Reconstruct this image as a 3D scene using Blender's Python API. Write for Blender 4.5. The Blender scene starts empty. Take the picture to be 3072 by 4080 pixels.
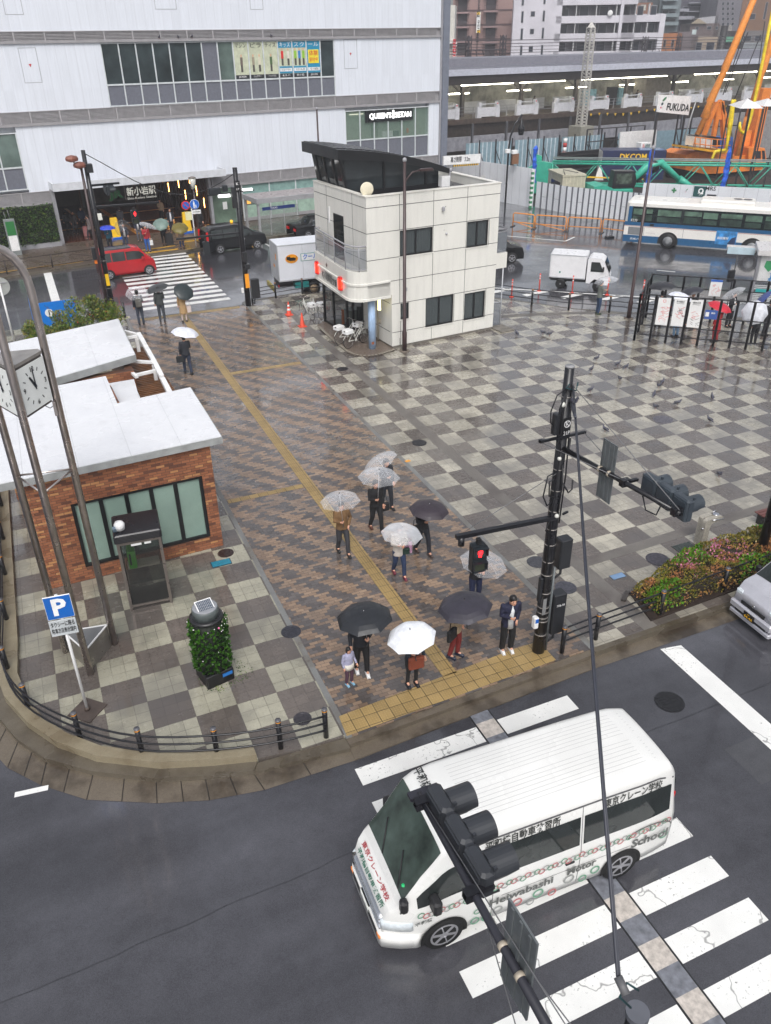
import bpy, bmesh, math, random
from mathutils import Vector, Matrix, Euler
R = math.radians
pi = math.pi
random.seed(7)
scene = bpy.context.scene
COL = scene.collection
FPX, PITCH, ROLL, HC, YAW = 3191.647, 0.5375745, -0.0133716, 12.6516, 0.4056528
IMW, IMH = 3072.0, 4080.0
SD = 1666.0/3072.0                      # layout pixels are on a 1666 wide grid
_cp, _sp, _cr, _sr, _cy, _sy = math.cos(PITCH), math.sin(PITCH), math.cos(ROLL), math.sin(ROLL), math.cos(YAW), math.sin(YAW)
def _rot(x, y, z): return Vector((x*_cy + y*_sy, -x*_sy + y*_cy, z))
def ray(u, v):
 u, v = u/SD, v/SD
 a, b = (u-IMW/2)/FPX, -(v-IMH/2)/FPX
 x = a*_cr - b*_sr; up = a*_sr + b*_cr
 return _rot(x, _cp + up*_sp, -_sp + up*_cp)
def G(u, v, z=0.0):
 """survey: the point of the level plane z seen in direction (u, v)"""
 d = ray(u, v); t = (z-HC)/d.z
 return Vector((d.x*t, d.y*t, z))
def PJ(X, Y, Z):
 x = X*_cy - Y*_sy; y = X*_sy + Y*_cy; z = Z-HC
 fwd = y*_cp - z*_sp; up = y*_sp + z*_cp
 a = x*_cr + up*_sr; b = -x*_sr + up*_cr
 return ((IMW/2 + FPX*a/fwd)*SD, (IMH/2 - FPX*b/fwd)*SD)
def HZ(v, X, Y):
 lo, hi = -5.0, 60.0
 for _ in range(50):
  m = (lo+hi)/2
  if PJ(X, Y, m)[1] > v: lo = m
  else: hi = m
 return m
class Plane:
 """a vertical survey plane: local x along it, local z up, local -y towards the viewer"""
 def __init__(s, x, y, ang):
  s.o = Vector((x, y, 0)); s.a = R(ang); s.ang = ang
  s.t = Vector((math.cos(s.a), math.sin(s.a), 0)); s.n = Vector((-math.sin(s.a), math.cos(s.a), 0))
 def __call__(s, u, v, off=0.0):
  d = ray(u, v); o = Vector((0, 0, HC))
  t = ((s.o + s.n*off - o).dot(s.n))/d.dot(s.n)
  X = o + d*t
  return ((X-s.o).dot(s.t), X.z)
def crop(x0, y0, w):
 k = w/1666.0
 return lambda x, y: ((x0+x*k)*SD, (y0+y*k)*SD)
cA=crop(0,0,1000);cB=crop(900,0,1000);cC=crop(1750,0,700);cD=crop(2372,0,700)
c1=crop(0,600,900);c2=crop(700,600,600);c3=crop(1200,500,900);c4=crop(1900,450,1172);c5=crop(1950,900,1122)
cP=crop(1200,1750,1050);cF=crop(400,1100,600);cX=crop(2650,400,422);cI=crop(0,850,600)
cam_d = bpy.data.cameras.new('camera'); cam = bpy.data.objects.new('camera', cam_d); COL.objects.link(cam)
fw = ray(833, 1106).normalized(); ri = (ray(1033, 1106)-ray(833, 1106)).normalized(); upv = ri.cross(fw).normalized()
M = Matrix((ri, upv, -fw)).transposed().to_4x4(); M.translation = Vector((0, 0, HC)); cam.matrix_world = M
cam_d.sensor_fit = 'HORIZONTAL'; cam_d.sensor_width = 36; cam_d.lens = FPX/IMW*36
cam_d.clip_start = 0.1; cam_d.clip_end = 2500
scene.camera = cam
w = bpy.data.worlds.new('World'); scene.world = w; w.use_nodes = True
nt = w.node_tree; nt.nodes.clear()
sky = nt.nodes.new('ShaderNodeTexSky'); sky.sky_type = 'NISHITA'; sky.sun_disc = False
sky.sun_elevation = R(52); sky.sun_rotation = R(200); sky.dust_density = 4; sky.ozone_density = 1; sky.air_density = 1
hs = nt.nodes.new('ShaderNodeHueSaturation'); hs.inputs['Saturation'].default_value = 0.30
bg = nt.nodes.new('ShaderNodeBackground'); bg.inputs[1].default_value = 0.135
wo = nt.nodes.new('ShaderNodeOutputWorld')
nt.links.new(sky.outputs[0], hs.inputs['Color']); nt.links.new(hs.outputs[0], bg.inputs[0]); nt.links.new(bg.outputs[0], wo.inputs[0])
sl = bpy.data.lights.new('sun', 'SUN'); sl.energy = 1.1; sl.angle = R(25); sl.color = (1, 0.98, 0.95)
so = bpy.data.objects.new('sun', sl); COL.objects.link(so); so.location = (0, 0, 40)
_sd = Vector((math.sin(R(200))*math.cos(R(52)), math.cos(R(200))*math.cos(R(52)), math.sin(R(52))))
so.rotation_euler = _sd.to_track_quat('Z', 'Y').to_euler()
scene.view_settings.view_transform = 'Standard'; scene.view_settings.look = 'None'
scene.view_settings.exposure = 0.50; scene.view_settings.gamma = 1.0
scene.view_settings.use_curve_mapping = False
def lin(c):
 return tuple((x/12.92 if x <= 0.04045 else ((x+0.055)/1.055)**2.4) for x in c[:3]) + (1,)
class NT:
 def __init__(s, name):
  s.m = bpy.data.materials.new(name); s.m.use_nodes = True; s.t = s.m.node_tree
  s.b = s.t.nodes['Principled BSDF']; s.out = s.t.nodes['Material Output']
  g_ = s.t.nodes.new('ShaderNodeNewGeometry'); s.pos = g_.outputs['Position']; s.normal = g_.outputs['Normal']
 def n(s, typ, **kw):
  x = s.t.nodes.new(typ)
  for k, v in kw.items(): setattr(x, k, v)
  return x
 def put(s, sock, v):
  if isinstance(v, bpy.types.NodeSocket): s.t.links.new(v, sock)
  elif isinstance(v, (tuple, list)) and len(v) == 3 and sock.type == 'RGBA': sock.default_value = (*v, 1)
  else: sock.default_value = v
 def m_(s, op, a, b=0.0, c=0.0):
  x = s.n('ShaderNodeMath', operation=op); s.put(x.inputs[0], a); s.put(x.inputs[1], b); s.put(x.inputs[2], c)
  return x.outputs[0]
 def xyz(s, v=None):
  x = s.n('ShaderNodeSeparateXYZ'); s.put(x.inputs[0], v or s.pos); return x.outputs
 def comb(s, x, y, z=0.0):
  c = s.n('ShaderNodeCombineXYZ'); s.put(c.inputs[0], x); s.put(c.inputs[1], y); s.put(c.inputs[2], z); return c.outputs[0]
 def mix(s, f, a, b, typ='MIX'):
  x = s.n('ShaderNodeMix', data_type='RGBA', blend_type=typ); s.put(x.inputs[0], f); s.put(x.inputs[6], a); s.put(x.inputs[7], b)
  return x.outputs[2]
 def noise(s, scale, detail=3, vec=None, rough=.55):
  x = s.n('ShaderNodeTexNoise'); x.inputs['Scale'].default_value = scale; x.inputs['Detail'].default_value = detail
  x.inputs['Roughness'].default_value = rough; s.put(x.inputs['Vector'], vec or s.pos); return x.outputs[0]
 def white(s, vec):
  x = s.n('ShaderNodeTexWhiteNoise', noise_dimensions='3D'); s.put(x.inputs['Vector'], vec); return x.outputs[0]
 def ramp(s, f, lo, hi, a=0.0, b=1.0):
  x = s.n('ShaderNodeMapRange'); x.clamp = True; s.put(x.inputs[0], f)
  for i, v in ((1, lo), (2, hi), (3, a), (4, b)): s.put(x.inputs[i], v)
  return x.outputs[0]
 def bump(s, h, strength=.3, dist=.01):
  x = s.n('ShaderNodeBump'); x.inputs['Strength'].default_value = strength; x.inputs['Distance'].default_value = dist
  s.put(x.inputs['Height'], h); s.t.links.new(x.outputs[0], s.b.inputs['Normal'])
 def set(s, color=None, rough=None, metal=None):
  if color is not None: s.put(s.b.inputs['Base Color'], color)
  if rough is not None: s.put(s.b.inputs['Roughness'], rough)
  if metal is not None: s.put(s.b.inputs['Metallic'], metal)
  return s.m
MATS = {}
def mat(name, col, rough=.5, metal=0.0, var=.08, scale=3.0, emit=None, estr=0, fine=0.0, alpha=None, trans=0):
 """plain paint, metal or cloth with a little real variation; col is sRGB 0..1"""
 if name in MATS: return MATS[name]
 s = NT(name); c = lin(col)[:3]
 if var:
  nz = s.noise(scale, 4)
  hi = tuple(min(1, x*(1+var)) for x in c); lo = tuple(x*(1-var*1.6) for x in c)
  colr = s.mix(s.ramp(nz, .3, .7), lo, hi)
  s.set(colr, s.ramp(nz, .3, .7, min(1, rough*1.15), rough*.85), metal)
 else: s.set(c, rough, metal)
 if fine: s.bump(s.noise(60, 2), fine, .004)
 if emit: s.b.inputs['Emission Color'].default_value = lin(emit); s.b.inputs['Emission Strength'].default_value = estr
 if trans: s.b.inputs['Transmission Weight'].default_value = trans
 if alpha is not None: s.b.inputs['Alpha'].default_value = alpha
 MATS[name] = s.m
 return s.m
def glassy(name, tint, alpha, rough=.05):
 """window pane you can see into"""
 if name in MATS: return MATS[name]
 s = NT(name); s.set(lin(tint)[:3], rough)
 s.b.inputs['Alpha'].default_value = alpha; s.b.inputs['IOR'].default_value = 1.5
 MATS[name] = s.m
 return s.m
WHITE=mat('white_paint',(.90,.90,.90),.4); BLACK=mat('black_metal',(.10,.095,.11),.35,var=.15); DKMETAL=mat('dark_pole_paint',(.09,.09,.11),.3,var=.2)
GREY=mat('grey_metal',(.60,.60,.62),.4); STEEL=mat('brushed_steel',(.80,.76,.74),.3,1.0,var=.15); ALU=mat('aluminium',(.72,.72,.74),.35,.6)
DARKGLASS=mat('dark_glass',(.10,.12,.12),.06,var=.1); RUBBER=mat('rubber',(.06,.06,.065),.6); RED=mat('red_paint',(.75,.12,.12),.35)
ORANGE=mat('orange_paint',(.95,.50,.14),.4); YELLOW=mat('yellow_paint',(.93,.75,.12),.4); BLUE=mat('blue_paint',(.08,.38,.75),.4)
BROWN=mat('brown_pole_paint',(.24,.17,.17),.35,var=.15)
class MB:
 def __init__(s, M=None):
  s.v = []; s.f = []; s.mi = []; s.sm = []; s.mats = []; s.cur = 0; s.M = M or Matrix()
 def use(s, m):
  if m not in s.mats: s.mats.append(m)
  s.cur = s.mats.index(m); return s
 def at(s, x=0, y=0, z=0, rz=0, rx=0, ry=0):
  s.M = Matrix.Translation((x, y, z)) @ Euler((rx, ry, rz), 'XYZ').to_matrix().to_4x4(); return s
 def add(s, vs, fs, smooth=False):
  o = len(s.v); s.v += [tuple(s.M @ Vector(p)) for p in vs]
  for f in fs: s.f.append([i+o for i in f]); s.mi.append(s.cur); s.sm.append(smooth)
  return s
 def box(s, x0, x1, y0, y1, z0, z1):
  return s.add([(x0,y0,z0),(x1,y0,z0),(x1,y1,z0),(x0,y1,z0),(x0,y0,z1),(x1,y0,z1),(x1,y1,z1),(x0,y1,z1)],
                     [(0,3,2,1),(4,5,6,7),(0,1,5,4),(1,2,6,5),(2,3,7,6),(3,0,4,7)])
 def cbox(s, x, y, z, w, d, h): return s.box(x-w/2, x+w/2, y-d/2, y+d/2, z, z+h)
 def bbox(s, x0, x1, y0, y1, z0, z1, b=.02):
  """box with chamfered vertical and top edges"""
  def ring(i, z): return [(x0+i+b,y0+i,z),(x1-i-b,y0+i,z),(x1-i,y0+i+b,z),(x1-i,y1-i-b,z),(x1-i-b,y1-i,z),(x0+i+b,y1-i,z),(x0+i,y1-i-b,z),(x0+i,y0+i+b,z)]
  vs = ring(0, z0)+ring(0, z1-b)+ring(b, z1)
  fs = [tuple(range(7,-1,-1)), tuple(range(16,24))]
  for k in (0, 8):
   for i in range(8): j = (i+1) % 8; fs.append((k+i,k+j,k+8+j,k+8+i))
  return s.add(vs, fs)
 def tube(s, pts, r, n=8, smooth=True, caps=True, ell=None):
  """swept tube; r number or list; ell = list of (rx, ry) for upright-ish sections"""
  pts = [Vector(p) for p in pts]; vs = []; fs = []; up = None
  for i, p in enumerate(pts):
   t = (pts[min(i+1, len(pts)-1)] - pts[max(i-1, 0)])
   if t.length < 1e-9: t = Vector((0,0,1))
   t.normalize()
   if ell is not None: a, b = Vector((1,0,0)), Vector((0,1,0)) if abs(t.z) > .3 else Vector((0,0,1))
   else:
    if up is None:
     ref = Vector((0,0,1)) if abs(t.z) < .9 else Vector((1,0,0)); a = t.cross(ref).normalized()
    else: a = (up - t*up.dot(t)).normalized()
    up = a; b = t.cross(a).normalized()
   if ell is not None: ra, rb = ell[i]
   else: ra = rb = (r[i] if isinstance(r, (list, tuple)) else r)
   for k in range(n):
    q = 2*pi*k/n; vs.append(p + a*math.cos(q)*ra + b*math.sin(q)*rb)
  for i in range(len(pts)-1):
   for k in range(n):
    j = (k+1) % n; fs.append((i*n+k, i*n+j, (i+1)*n+j, (i+1)*n+k))
  if caps:
   fs.append(tuple(range(n-1,-1,-1))); fs.append(tuple((len(pts)-1)*n+k for k in range(n)))
  return s.add(vs, fs, smooth)
 def bar(s, a, b, w, h=None):
  """square bar from a to b"""
  h = h or w; a = Vector(a); b = Vector(b); t = (b-a).normalized()
  ref = Vector((0,0,1)) if abs(t.z) < .95 else Vector((0,1,0)); x = t.cross(ref).normalized()*w/2; y = x.cross(t).normalized()*h/2
  vs = [a-x-y,a+x-y,a+x+y,a-x+y,b-x-y,b+x-y,b+x+y,b-x+y]
  return s.add(vs, [(0,3,2,1),(4,5,6,7),(0,1,5,4),(1,2,6,5),(2,3,7,6),(3,0,4,7)])
 def cyl(s, x, y, z0, z1, r, n=16, r2=None): return s.tube([(x,y,z0),(x,y,z1)], [r, r if r2 is None else r2], n)
 def lathe(s, prof, n=16, c=(0,0,0), smooth=True, ax='z'):
  vs = []; fs = []
  for r_, z in prof:
   for k in range(n):
    q = 2*pi*k/n; p = (r_*math.cos(q), r_*math.sin(q), z)
    if ax == 'y': p = (p[0], p[2], p[1])
    if ax == 'x': p = (p[2], p[0], p[1])
    vs.append((p[0]+c[0], p[1]+c[1], p[2]+c[2]))
  for i in range(len(prof)-1):
   for k in range(n): j = (k+1) % n; fs.append((i*n+k,i*n+j,(i+1)*n+j,(i+1)*n+k))
  fs.append(tuple(range(n-1,-1,-1))); fs.append(tuple((len(prof)-1)*n+k for k in range(n)))
  return s.add(vs, fs, smooth)
 def ball(s, c, r, n=10, m=7, sc=(1,1,1)):
  vs = [(c[0], c[1], c[2]+r*sc[2])]; fs = []
  for i in range(1, m):
   a = pi*i/m
   for k in range(n):
    q = 2*pi*k/n; vs.append((c[0]+r*sc[0]*math.sin(a)*math.cos(q), c[1]+r*sc[1]*math.sin(a)*math.sin(q), c[2]+r*sc[2]*math.cos(a)))
  vs.append((c[0], c[1], c[2]-r*sc[2]))
  for k in range(n): fs.append((0, 1+k, 1+(k+1) % n)); fs.append((len(vs)-1, 1+(m-2)*n+(k+1) % n, 1+(m-2)*n+k))
  for i in range(m-2):
   for k in range(n): j = (k+1) % n; fs.append((1+i*n+k, 1+(i+1)*n+k, 1+(i+1)*n+j, 1+i*n+j))
  return s.add(vs, fs, True)
 def prism(s, poly, z0, z1):
  n = len(poly); vs = [(x,y,z0) for x,y in poly]+[(x,y,z1) for x,y in poly]
  return s.add(vs, [tuple(range(n-1,-1,-1)), tuple(range(n,2*n))]+[(i,(i+1) % n,n+(i+1) % n,n+i) for i in range(n)])
 def vprism(s, poly, y0, y1):
  """outline in x,z pushed along y"""
  n = len(poly); vs = [(x,y0,z) for x,z in poly]+[(x,y1,z) for x,z in poly]
  return s.add(vs, [tuple(range(n)), tuple(range(2*n-1,n-1,-1))]+[((i+1) % n,i,n+i,n+(i+1) % n) for i in range(n)])
 def quad(s, a, b, c, d): return s.add([a,b,c,d], [(0,1,2,3)])
 def disc(s, c, r, ax='y', n=16, t=.004, r2=0.0):
  """thin disc or ring"""
  if ax == 'y': f = lambda a, q, k: (c[0]+a*math.cos(q), c[1]+k, c[2]+a*math.sin(q))
  elif ax == 'x': f = lambda a, q, k: (c[0]+k, c[1]+a*math.cos(q), c[2]+a*math.sin(q))
  else: f = lambda a, q, k: (c[0]+a*math.cos(q), c[1]+a*math.sin(q), c[2]+k)
  vs = []; fs = []
  for k in (-t/2, t/2):
   for a in (r, r2 or .0001):
    for i in range(n): vs.append(f(a, 2*pi*i/n, k))
  for i in range(n):
   j = (i+1) % n
   fs += [(i,j,n+j,n+i),(2*n+j,2*n+i,3*n+i,3*n+j),(j,i,2*n+i,2*n+j),(n+i,n+j,3*n+j,3*n+i)]
  return s.add(vs, fs)
 def build(s, name, m=None, parent=None, **tags):
  me = bpy.data.meshes.new(name); me.from_pydata(s.v, [], s.f)
  for mm in (s.mats or [m or GREY]): me.materials.append(mm)
  if m and s.mats and m not in s.mats: pass
  me.polygons.foreach_set('material_index', s.mi); me.polygons.foreach_set('use_smooth', s.sm)
  me.update()
  bm = bmesh.new(); bm.from_mesh(me); bmesh.ops.recalc_face_normals(bm, faces=bm.faces); bm.to_mesh(me); bm.free()
  o = bpy.data.objects.new(name, me); COL.objects.link(o)
  if parent is not None: o.parent = parent
  tag(o, **tags)
  return o
def tag(o, label=None, cat=None, group=None, kind=None):
 if label: o['label'] = label
 if cat: o['category'] = cat
 if group: o['group'] = group
 if kind: o['kind'] = kind
 return o
def thing(name, label, cat, loc=(0,0,0), rz=0.0, group=None):
 o = bpy.data.objects.new(name, None); COL.objects.link(o); o.location = loc; o.rotation_euler = (0,0,rz)
 o.empty_display_size = .2
 return tag(o, label, cat, group)
KIDS = {}
def children(o): return [c for c in bpy.data.objects if c.parent == o]
def dup(root, loc, rz=0.0, label=None, group=None, parent=None, _first=True, _map=None):
 c = root.copy(); COL.objects.link(c)
 if _first:
  c.location = loc; c.rotation_euler = (root.rotation_euler.x, root.rotation_euler.y, rz)
  if label: c['label'] = label
  if group: c['group'] = group
 if parent is not None: c.parent = parent
 for ch in children(root): dup(ch, None, parent=c, _first=False)
 return c
FONT_CACHE = {}
def text(body, h, m, parent, loc, rot=(R(90),0,0), align='CENTER', ex=.006, width=None, name='lettering', bold=0.0, shear=0):
 """real letters as thin raised geometry; h is the cap height"""
 key = (body, align, ex, bold, shear)
 if key not in FONT_CACHE:
  cu = bpy.data.curves.new('lettering', 'FONT'); cu.body = body; cu.align_x = align; cu.align_y = 'CENTER'; cu.size = 1.0
  cu.extrude = 0.0; cu.offset = bold; cu.resolution_u = 2; cu.shear = shear
  o = bpy.data.objects.new('lettering', cu); COL.objects.link(o)
  me = bpy.data.meshes.new_from_object(o.evaluated_get(bpy.context.evaluated_depsgraph_get()))
  bpy.data.objects.remove(o); bpy.data.curves.remove(cu)
  FONT_CACHE[key] = me
 me = FONT_CACHE[key].copy(); me.name = name
 k = h/.73
 kx = k
 if width:
  xs = [v.co.x for v in me.vertices]; kx = width/(max(xs)-min(xs)) if xs else k
 for v in me.vertices: v.co.x *= kx; v.co.y *= k; v.co.z = ex
 me.materials.clear(); me.materials.append(m)
 o = bpy.data.objects.new(name, me); COL.objects.link(o); o.location = loc; o.rotation_euler = rot
 if parent is not None: o.parent = parent
 return o
def film(s, wet):
 s.put(s.b.inputs['Coat Weight'], s.m_('ADD', .35, s.m_('MULTIPLY', wet, .65))); s.b.inputs['Coat Roughness'].default_value = .07; s.b.inputs['Coat IOR'].default_value = 1.45
def paving(name, x0, y0, parity, joint=True, light=(.37,.345,.285), dark=(.122,.104,.092)):
 s = NT(name); X, Y, Z = s.xyz()
 u = s.m_('DIVIDE', s.m_('SUBTRACT', X, x0), .9); v = s.m_('DIVIDE', s.m_('SUBTRACT', Y, y0), .9)
 cu, cv = s.m_('FLOOR', u), s.m_('FLOOR', v)
 chk = s.m_('FLOORED_MODULO', s.m_('ADD', s.m_('ADD', cu, cv), parity), 2.0)
 tid = s.comb(s.m_('FLOOR', s.m_('MULTIPLY', u, 3.0)), s.m_('FLOOR', s.m_('MULTIPLY', v, 3.0)))
 sq = s.comb(cu, cv, 5.0)
 sh = s.m_('ADD', s.ramp(s.white(tid), 0, 1, -.08, .08), s.ramp(s.white(sq), 0, 1, -.12, .10))
 big = s.noise(.35, 4); fine = s.noise(55, 2)
 c = s.mix(chk, light, dark)
 k = s.m_('ADD', s.m_('ADD', 1.0, sh), s.m_('ADD', s.ramp(big, .3, .7, -.16, .14), s.ramp(fine, .3, .7, -.12, .12)))
 c = s.mix(1.0, c, s.comb(k, k, k), 'MULTIPLY')
 du = s.m_('PINGPONG', s.m_('MULTIPLY', u, 3.0), .5); dv = s.m_('PINGPONG', s.m_('MULTIPLY', v, 3.0), .5)
 d = s.m_('MINIMUM', du, dv); j = s.ramp(d, .008, .03, 1, 0)
 jn = s.m_('MULTIPLY', j, s.ramp(s.noise(1.3, 3), .35, .65, .25, .8))
 c = s.mix(jn, c, (.045,.038,.033))
 wet = s.ramp(s.noise(.55, 4, rough=.6), .44, .62)
 c = s.mix(s.m_('MULTIPLY', wet, .46), c, (.065,.056,.053))
 grime = s.ramp(s.noise(2.3, 5, rough=.7), .58, .74)
 c = s.mix(s.m_('MULTIPLY', grime, .3), c, (.09,.075,.06))
 s.set(c, s.m_('SUBTRACT', s.ramp(s.noise(7, 3), .3, .7, .36, .22), s.m_('MULTIPLY', wet, .14)))
 s.bump(s.m_('SUBTRACT', s.m_('MULTIPLY', fine, .25), j), .2, .006); film(s, wet)
 return s.m
def bricks(name):
 s = NT(name); X, Y, Z = s.xyz()
 row = s.m_('FLOOR', s.m_('DIVIDE', Y, .105))
 xs = s.m_('SUBTRACT', s.m_('DIVIDE', X, .21), s.m_('MULTIPLY', row, .5))
 col = s.m_('FLOOR', xs)
 cen = s.comb(s.m_('ADD', col, s.m_('MULTIPLY', row, .5)), s.m_('MULTIPLY', row, .62), 0.0)
 nz = s.noise(.42, 2, vec=cen, rough=.75); wn = s.white(s.comb(col, row, 1.0))
 xc = s.m_('FLOOR', s.m_('DIVIDE', s.m_('ADD', s.m_('ADD', col, s.m_('MULTIPLY', row, .5)), s.m_('FLOOR', s.m_('DIVIDE', row, 3.0))), 2.0))
 st = s.m_('FLOORED_MODULO', xc, 2.0)
 f = s.m_('ADD', s.m_('ADD', s.m_('MULTIPLY', nz, 1.3), s.m_('MULTIPLY', wn, .30)), s.m_('MULTIPLY', st, .42))
 org = s.ramp(f, .98, .99)
 wn2 = s.white(s.comb(col, row, 9.0))
 o_ = s.mix(wn2, (.205,.138,.095), (.315,.22,.15)); d_ = s.mix(wn2, (.078,.070,.070), (.125,.11,.105))
 c = s.mix(org, d_, o_)
 big = s.ramp(s.noise(.4, 4), .3, .7, .84, 1.12); c = s.mix(1.0, c, s.comb(big, big, big), 'MULTIPLY')
 du = s.m_('PINGPONG', xs, .5); dv = s.m_('PINGPONG', s.m_('DIVIDE', Y, .105), .5)
 j = s.m_('MAXIMUM', s.ramp(du, .012, .035, 1, 0), s.ramp(dv, .03, .07, 1, 0))
 c = s.mix(s.m_('MULTIPLY', j, .8), c, (.055,.042,.032))
 wet = s.ramp(s.noise(.6, 4, rough=.6), .45, .62)
 c = s.mix(s.m_('MULTIPLY', wet, .35), c, (.06,.048,.04))
 s.set(c, s.m_('SUBTRACT', .36, s.m_('MULTIPLY', wet, .24)))
 s.bump(s.m_('SUBTRACT', s.m_('MULTIPLY', s.noise(50, 2), .2), j), .25, .006); film(s, wet)
 return s.m
def asphalt(name, base=(.050,.050,.058)):
 s = NT(name); fine = s.noise(90, 2); mid = s.noise(3, 4); big = s.noise(.14, 4)
 k = s.m_('ADD', s.ramp(fine, .3, .7, .72, 1.35), s.m_('ADD', s.ramp(mid, .3, .7, -.12, .12), s.ramp(big, .35, .65, -.18, .2)))
 c = s.mix(1.0, base, s.comb(k, k, k), 'MULTIPLY')
 X, Y, Z = s.xyz(); ln = s.noise(.5, 3, vec=s.comb(s.m_('MULTIPLY', X, .25), s.m_('MULTIPLY', Y, 1.6))); kk = s.ramp(ln, .35, .65, .86, 1.2); c = s.mix(1.0, c, s.comb(kk, kk, kk), 'MULTIPLY')
 spk = s.ramp(s.noise(140, 1), .70, .76); c = s.mix(s.m_('MULTIPLY', spk, .5), c, (.16,.16,.165))
 wet = s.ramp(s.noise(.28, 5, rough=.65), .42, .58)
 s.set(c, s.m_('SUBTRACT', s.ramp(mid, .3, .7, .27, .17), s.m_('MULTIPLY', wet, .10)))
 s.bump(fine, .12, .006); film(s, wet)
 return s.m
def roadpaint(name, col=(.80,.80,.78), wear=.62):
 s = NT(name); n1 = s.noise(14, 5, rough=.75); n2 = s.noise(1.2, 3)
 hole = s.ramp(s.m_('ADD', n1, s.m_('MULTIPLY', n2, .25)), wear+.12, wear+.2)
 c = s.mix(hole, s.mix(s.ramp(n2, .3, .7), tuple(x*.86 for x in col), col), (.06,.06,.065))
 v = s.n('ShaderNodeTexVoronoi', feature='DISTANCE_TO_EDGE'); v.inputs['Scale'].default_value = .33
 wv = s.n('ShaderNodeVectorMath', operation='ADD'); s.put(wv.inputs[0], s.pos); nn = s.n('ShaderNodeTexNoise'); nn.inputs['Scale'].default_value = 3; s.put(nn.inputs['Vector'], s.pos)
 sc_ = s.n('ShaderNodeVectorMath', operation='SCALE'); s.put(sc_.inputs[0], nn.outputs[1]); sc_.inputs[3].default_value = .5; s.put(wv.inputs[1], sc_.outputs[0])
 s.put(v.inputs['Vector'], wv.outputs[0])
 c = s.mix(s.ramp(v.outputs[0], .002, .005, .6, 0), c, (.07,.07,.07))
 s.set(c, .4); s.bump(n1, .2, .004)
 return s.m
def concrete(name, a, b, rough=.5, scale=1.5, stain=(.10,.075,.045), sa=.5):
 s = NT(name); n1 = s.noise(scale, 5, rough=.7); n2 = s.noise(40, 2); n3 = s.noise(.9, 4)
 c = s.mix(s.ramp(n1, .3, .7), a, b); k = s.ramp(n2, .3, .7, .88, 1.1); c = s.mix(1.0, c, s.comb(k, k, k), 'MULTIPLY')
 c = s.mix(s.m_('MULTIPLY', s.ramp(n3, .48, .66), sa), c, stain)
 s.set(c, s.m_('SUBTRACT', rough, s.m_('MULTIPLY', s.ramp(n3, .48, .66), .2))); s.bump(n2, .3, .005)
 return s.m
def tactile(name, dots=True, col=(.34,.235,.095)):
 s = NT(name); X, Y, Z = s.xyz()
 ju = s.m_('PINGPONG', s.m_('DIVIDE', s.m_('SUBTRACT', X, 6.9), .3), .5); jv = s.m_('PINGPONG', s.m_('DIVIDE', s.m_('SUBTRACT', Y, 11.5), .3), .5)
 j = s.ramp(s.m_('MINIMUM', ju, jv), .01, .035, 1, 0)
 if dots:
  a = s.m_('PINGPONG', s.m_('DIVIDE', X, .06), .5); b = s.m_('PINGPONG', s.m_('DIVIDE', Y, .06), .5)
  d = s.m_('SQRT', s.m_('ADD', s.m_('POWER', s.m_('SUBTRACT', a, .5), 2.0), s.m_('POWER', s.m_('SUBTRACT', b, .5), 2.0))); h = s.ramp(d, .14, .24, 1, 0)
 else:
  a = s.m_('PINGPONG', s.m_('DIVIDE', X, .072), .5); h = s.ramp(a, .2, .32, 0, 1)
 n = s.noise(1.1, 4); wn = s.white(s.comb(s.m_('FLOOR', s.m_('DIVIDE', s.m_('SUBTRACT', X, 6.9), .3)), s.m_('FLOOR', s.m_('DIVIDE', s.m_('SUBTRACT', Y, 11.5), .3))))
 k = s.m_('ADD', s.ramp(n, .3, .7, .75, 1.1), s.ramp(wn, 0, 1, -.1, .12))
 c = s.mix(1.0, col, s.comb(k, k, k), 'MULTIPLY'); c = s.mix(s.m_('MULTIPLY', h, .4), c, tuple(min(1, x*1.5) for x in col))
 c = s.mix(j, c, (.05,.035,.015)); s.set(c, .38); s.bump(s.m_('SUBTRACT', h, j), .5, .006)
 return s.m
M_PLAZA = paving('checker_paving_of_the_square', 20.22, 19.23, 1)
M_STRIP = paving('checker_paving_of_the_side_strip', 10.41, 28.2, 1)
M_LEFT = paving('checker_paving_by_the_toilet_block', .283, 15.087, 1, light=(.34,.325,.255))
M_BRICK = bricks('brick_path_setts'); M_ASPH = asphalt('wet_asphalt'); M_PAINT = roadpaint('road_paint')
M_BAND = concrete('grey_band_paving', (.17,.155,.14), (.125,.115,.105), .5, .8, (.07,.055,.05), .6)
M_BORDER = concrete('path_edge_stone', (.20,.205,.20), (.15,.15,.15), .45, 1.2)
M_KERB = concrete('kerb_concrete', (.13,.112,.085), (.085,.07,.05), .36, 2.0, (.045,.033,.022), .7); M_STONE = concrete('kerb_stone_band', (.27,.235,.165), (.21,.175,.115), .42, 2.5, (.11,.08,.045), .6)
M_GUTTER = concrete('gutter_concrete', (.15,.125,.095), (.10,.08,.06), .26, .9, (.035,.026,.018), .92)
M_TAC = tactile('yellow_dotted_tactile'); M_TACL = tactile('yellow_line_tactile', False, (.29,.20,.08)); M_FARPAVE = concrete('far_pavement_brown', (.12,.09,.07), (.085,.065,.055), .35, .8)
def sheet(name, poly, z, m, kind='structure', thick=0.0):
 b = MB(); b.use(m)
 if thick: b.prism(poly, z-thick, z)
 else: b.add([(x,y,z) for x,y in poly], [tuple(range(len(poly)))])
 return b.build(name, kind=kind)
sheet('ground', [(-400,-60),(500,-60),(500,700),(-400,700)], -.15, M_ASPH)
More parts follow.
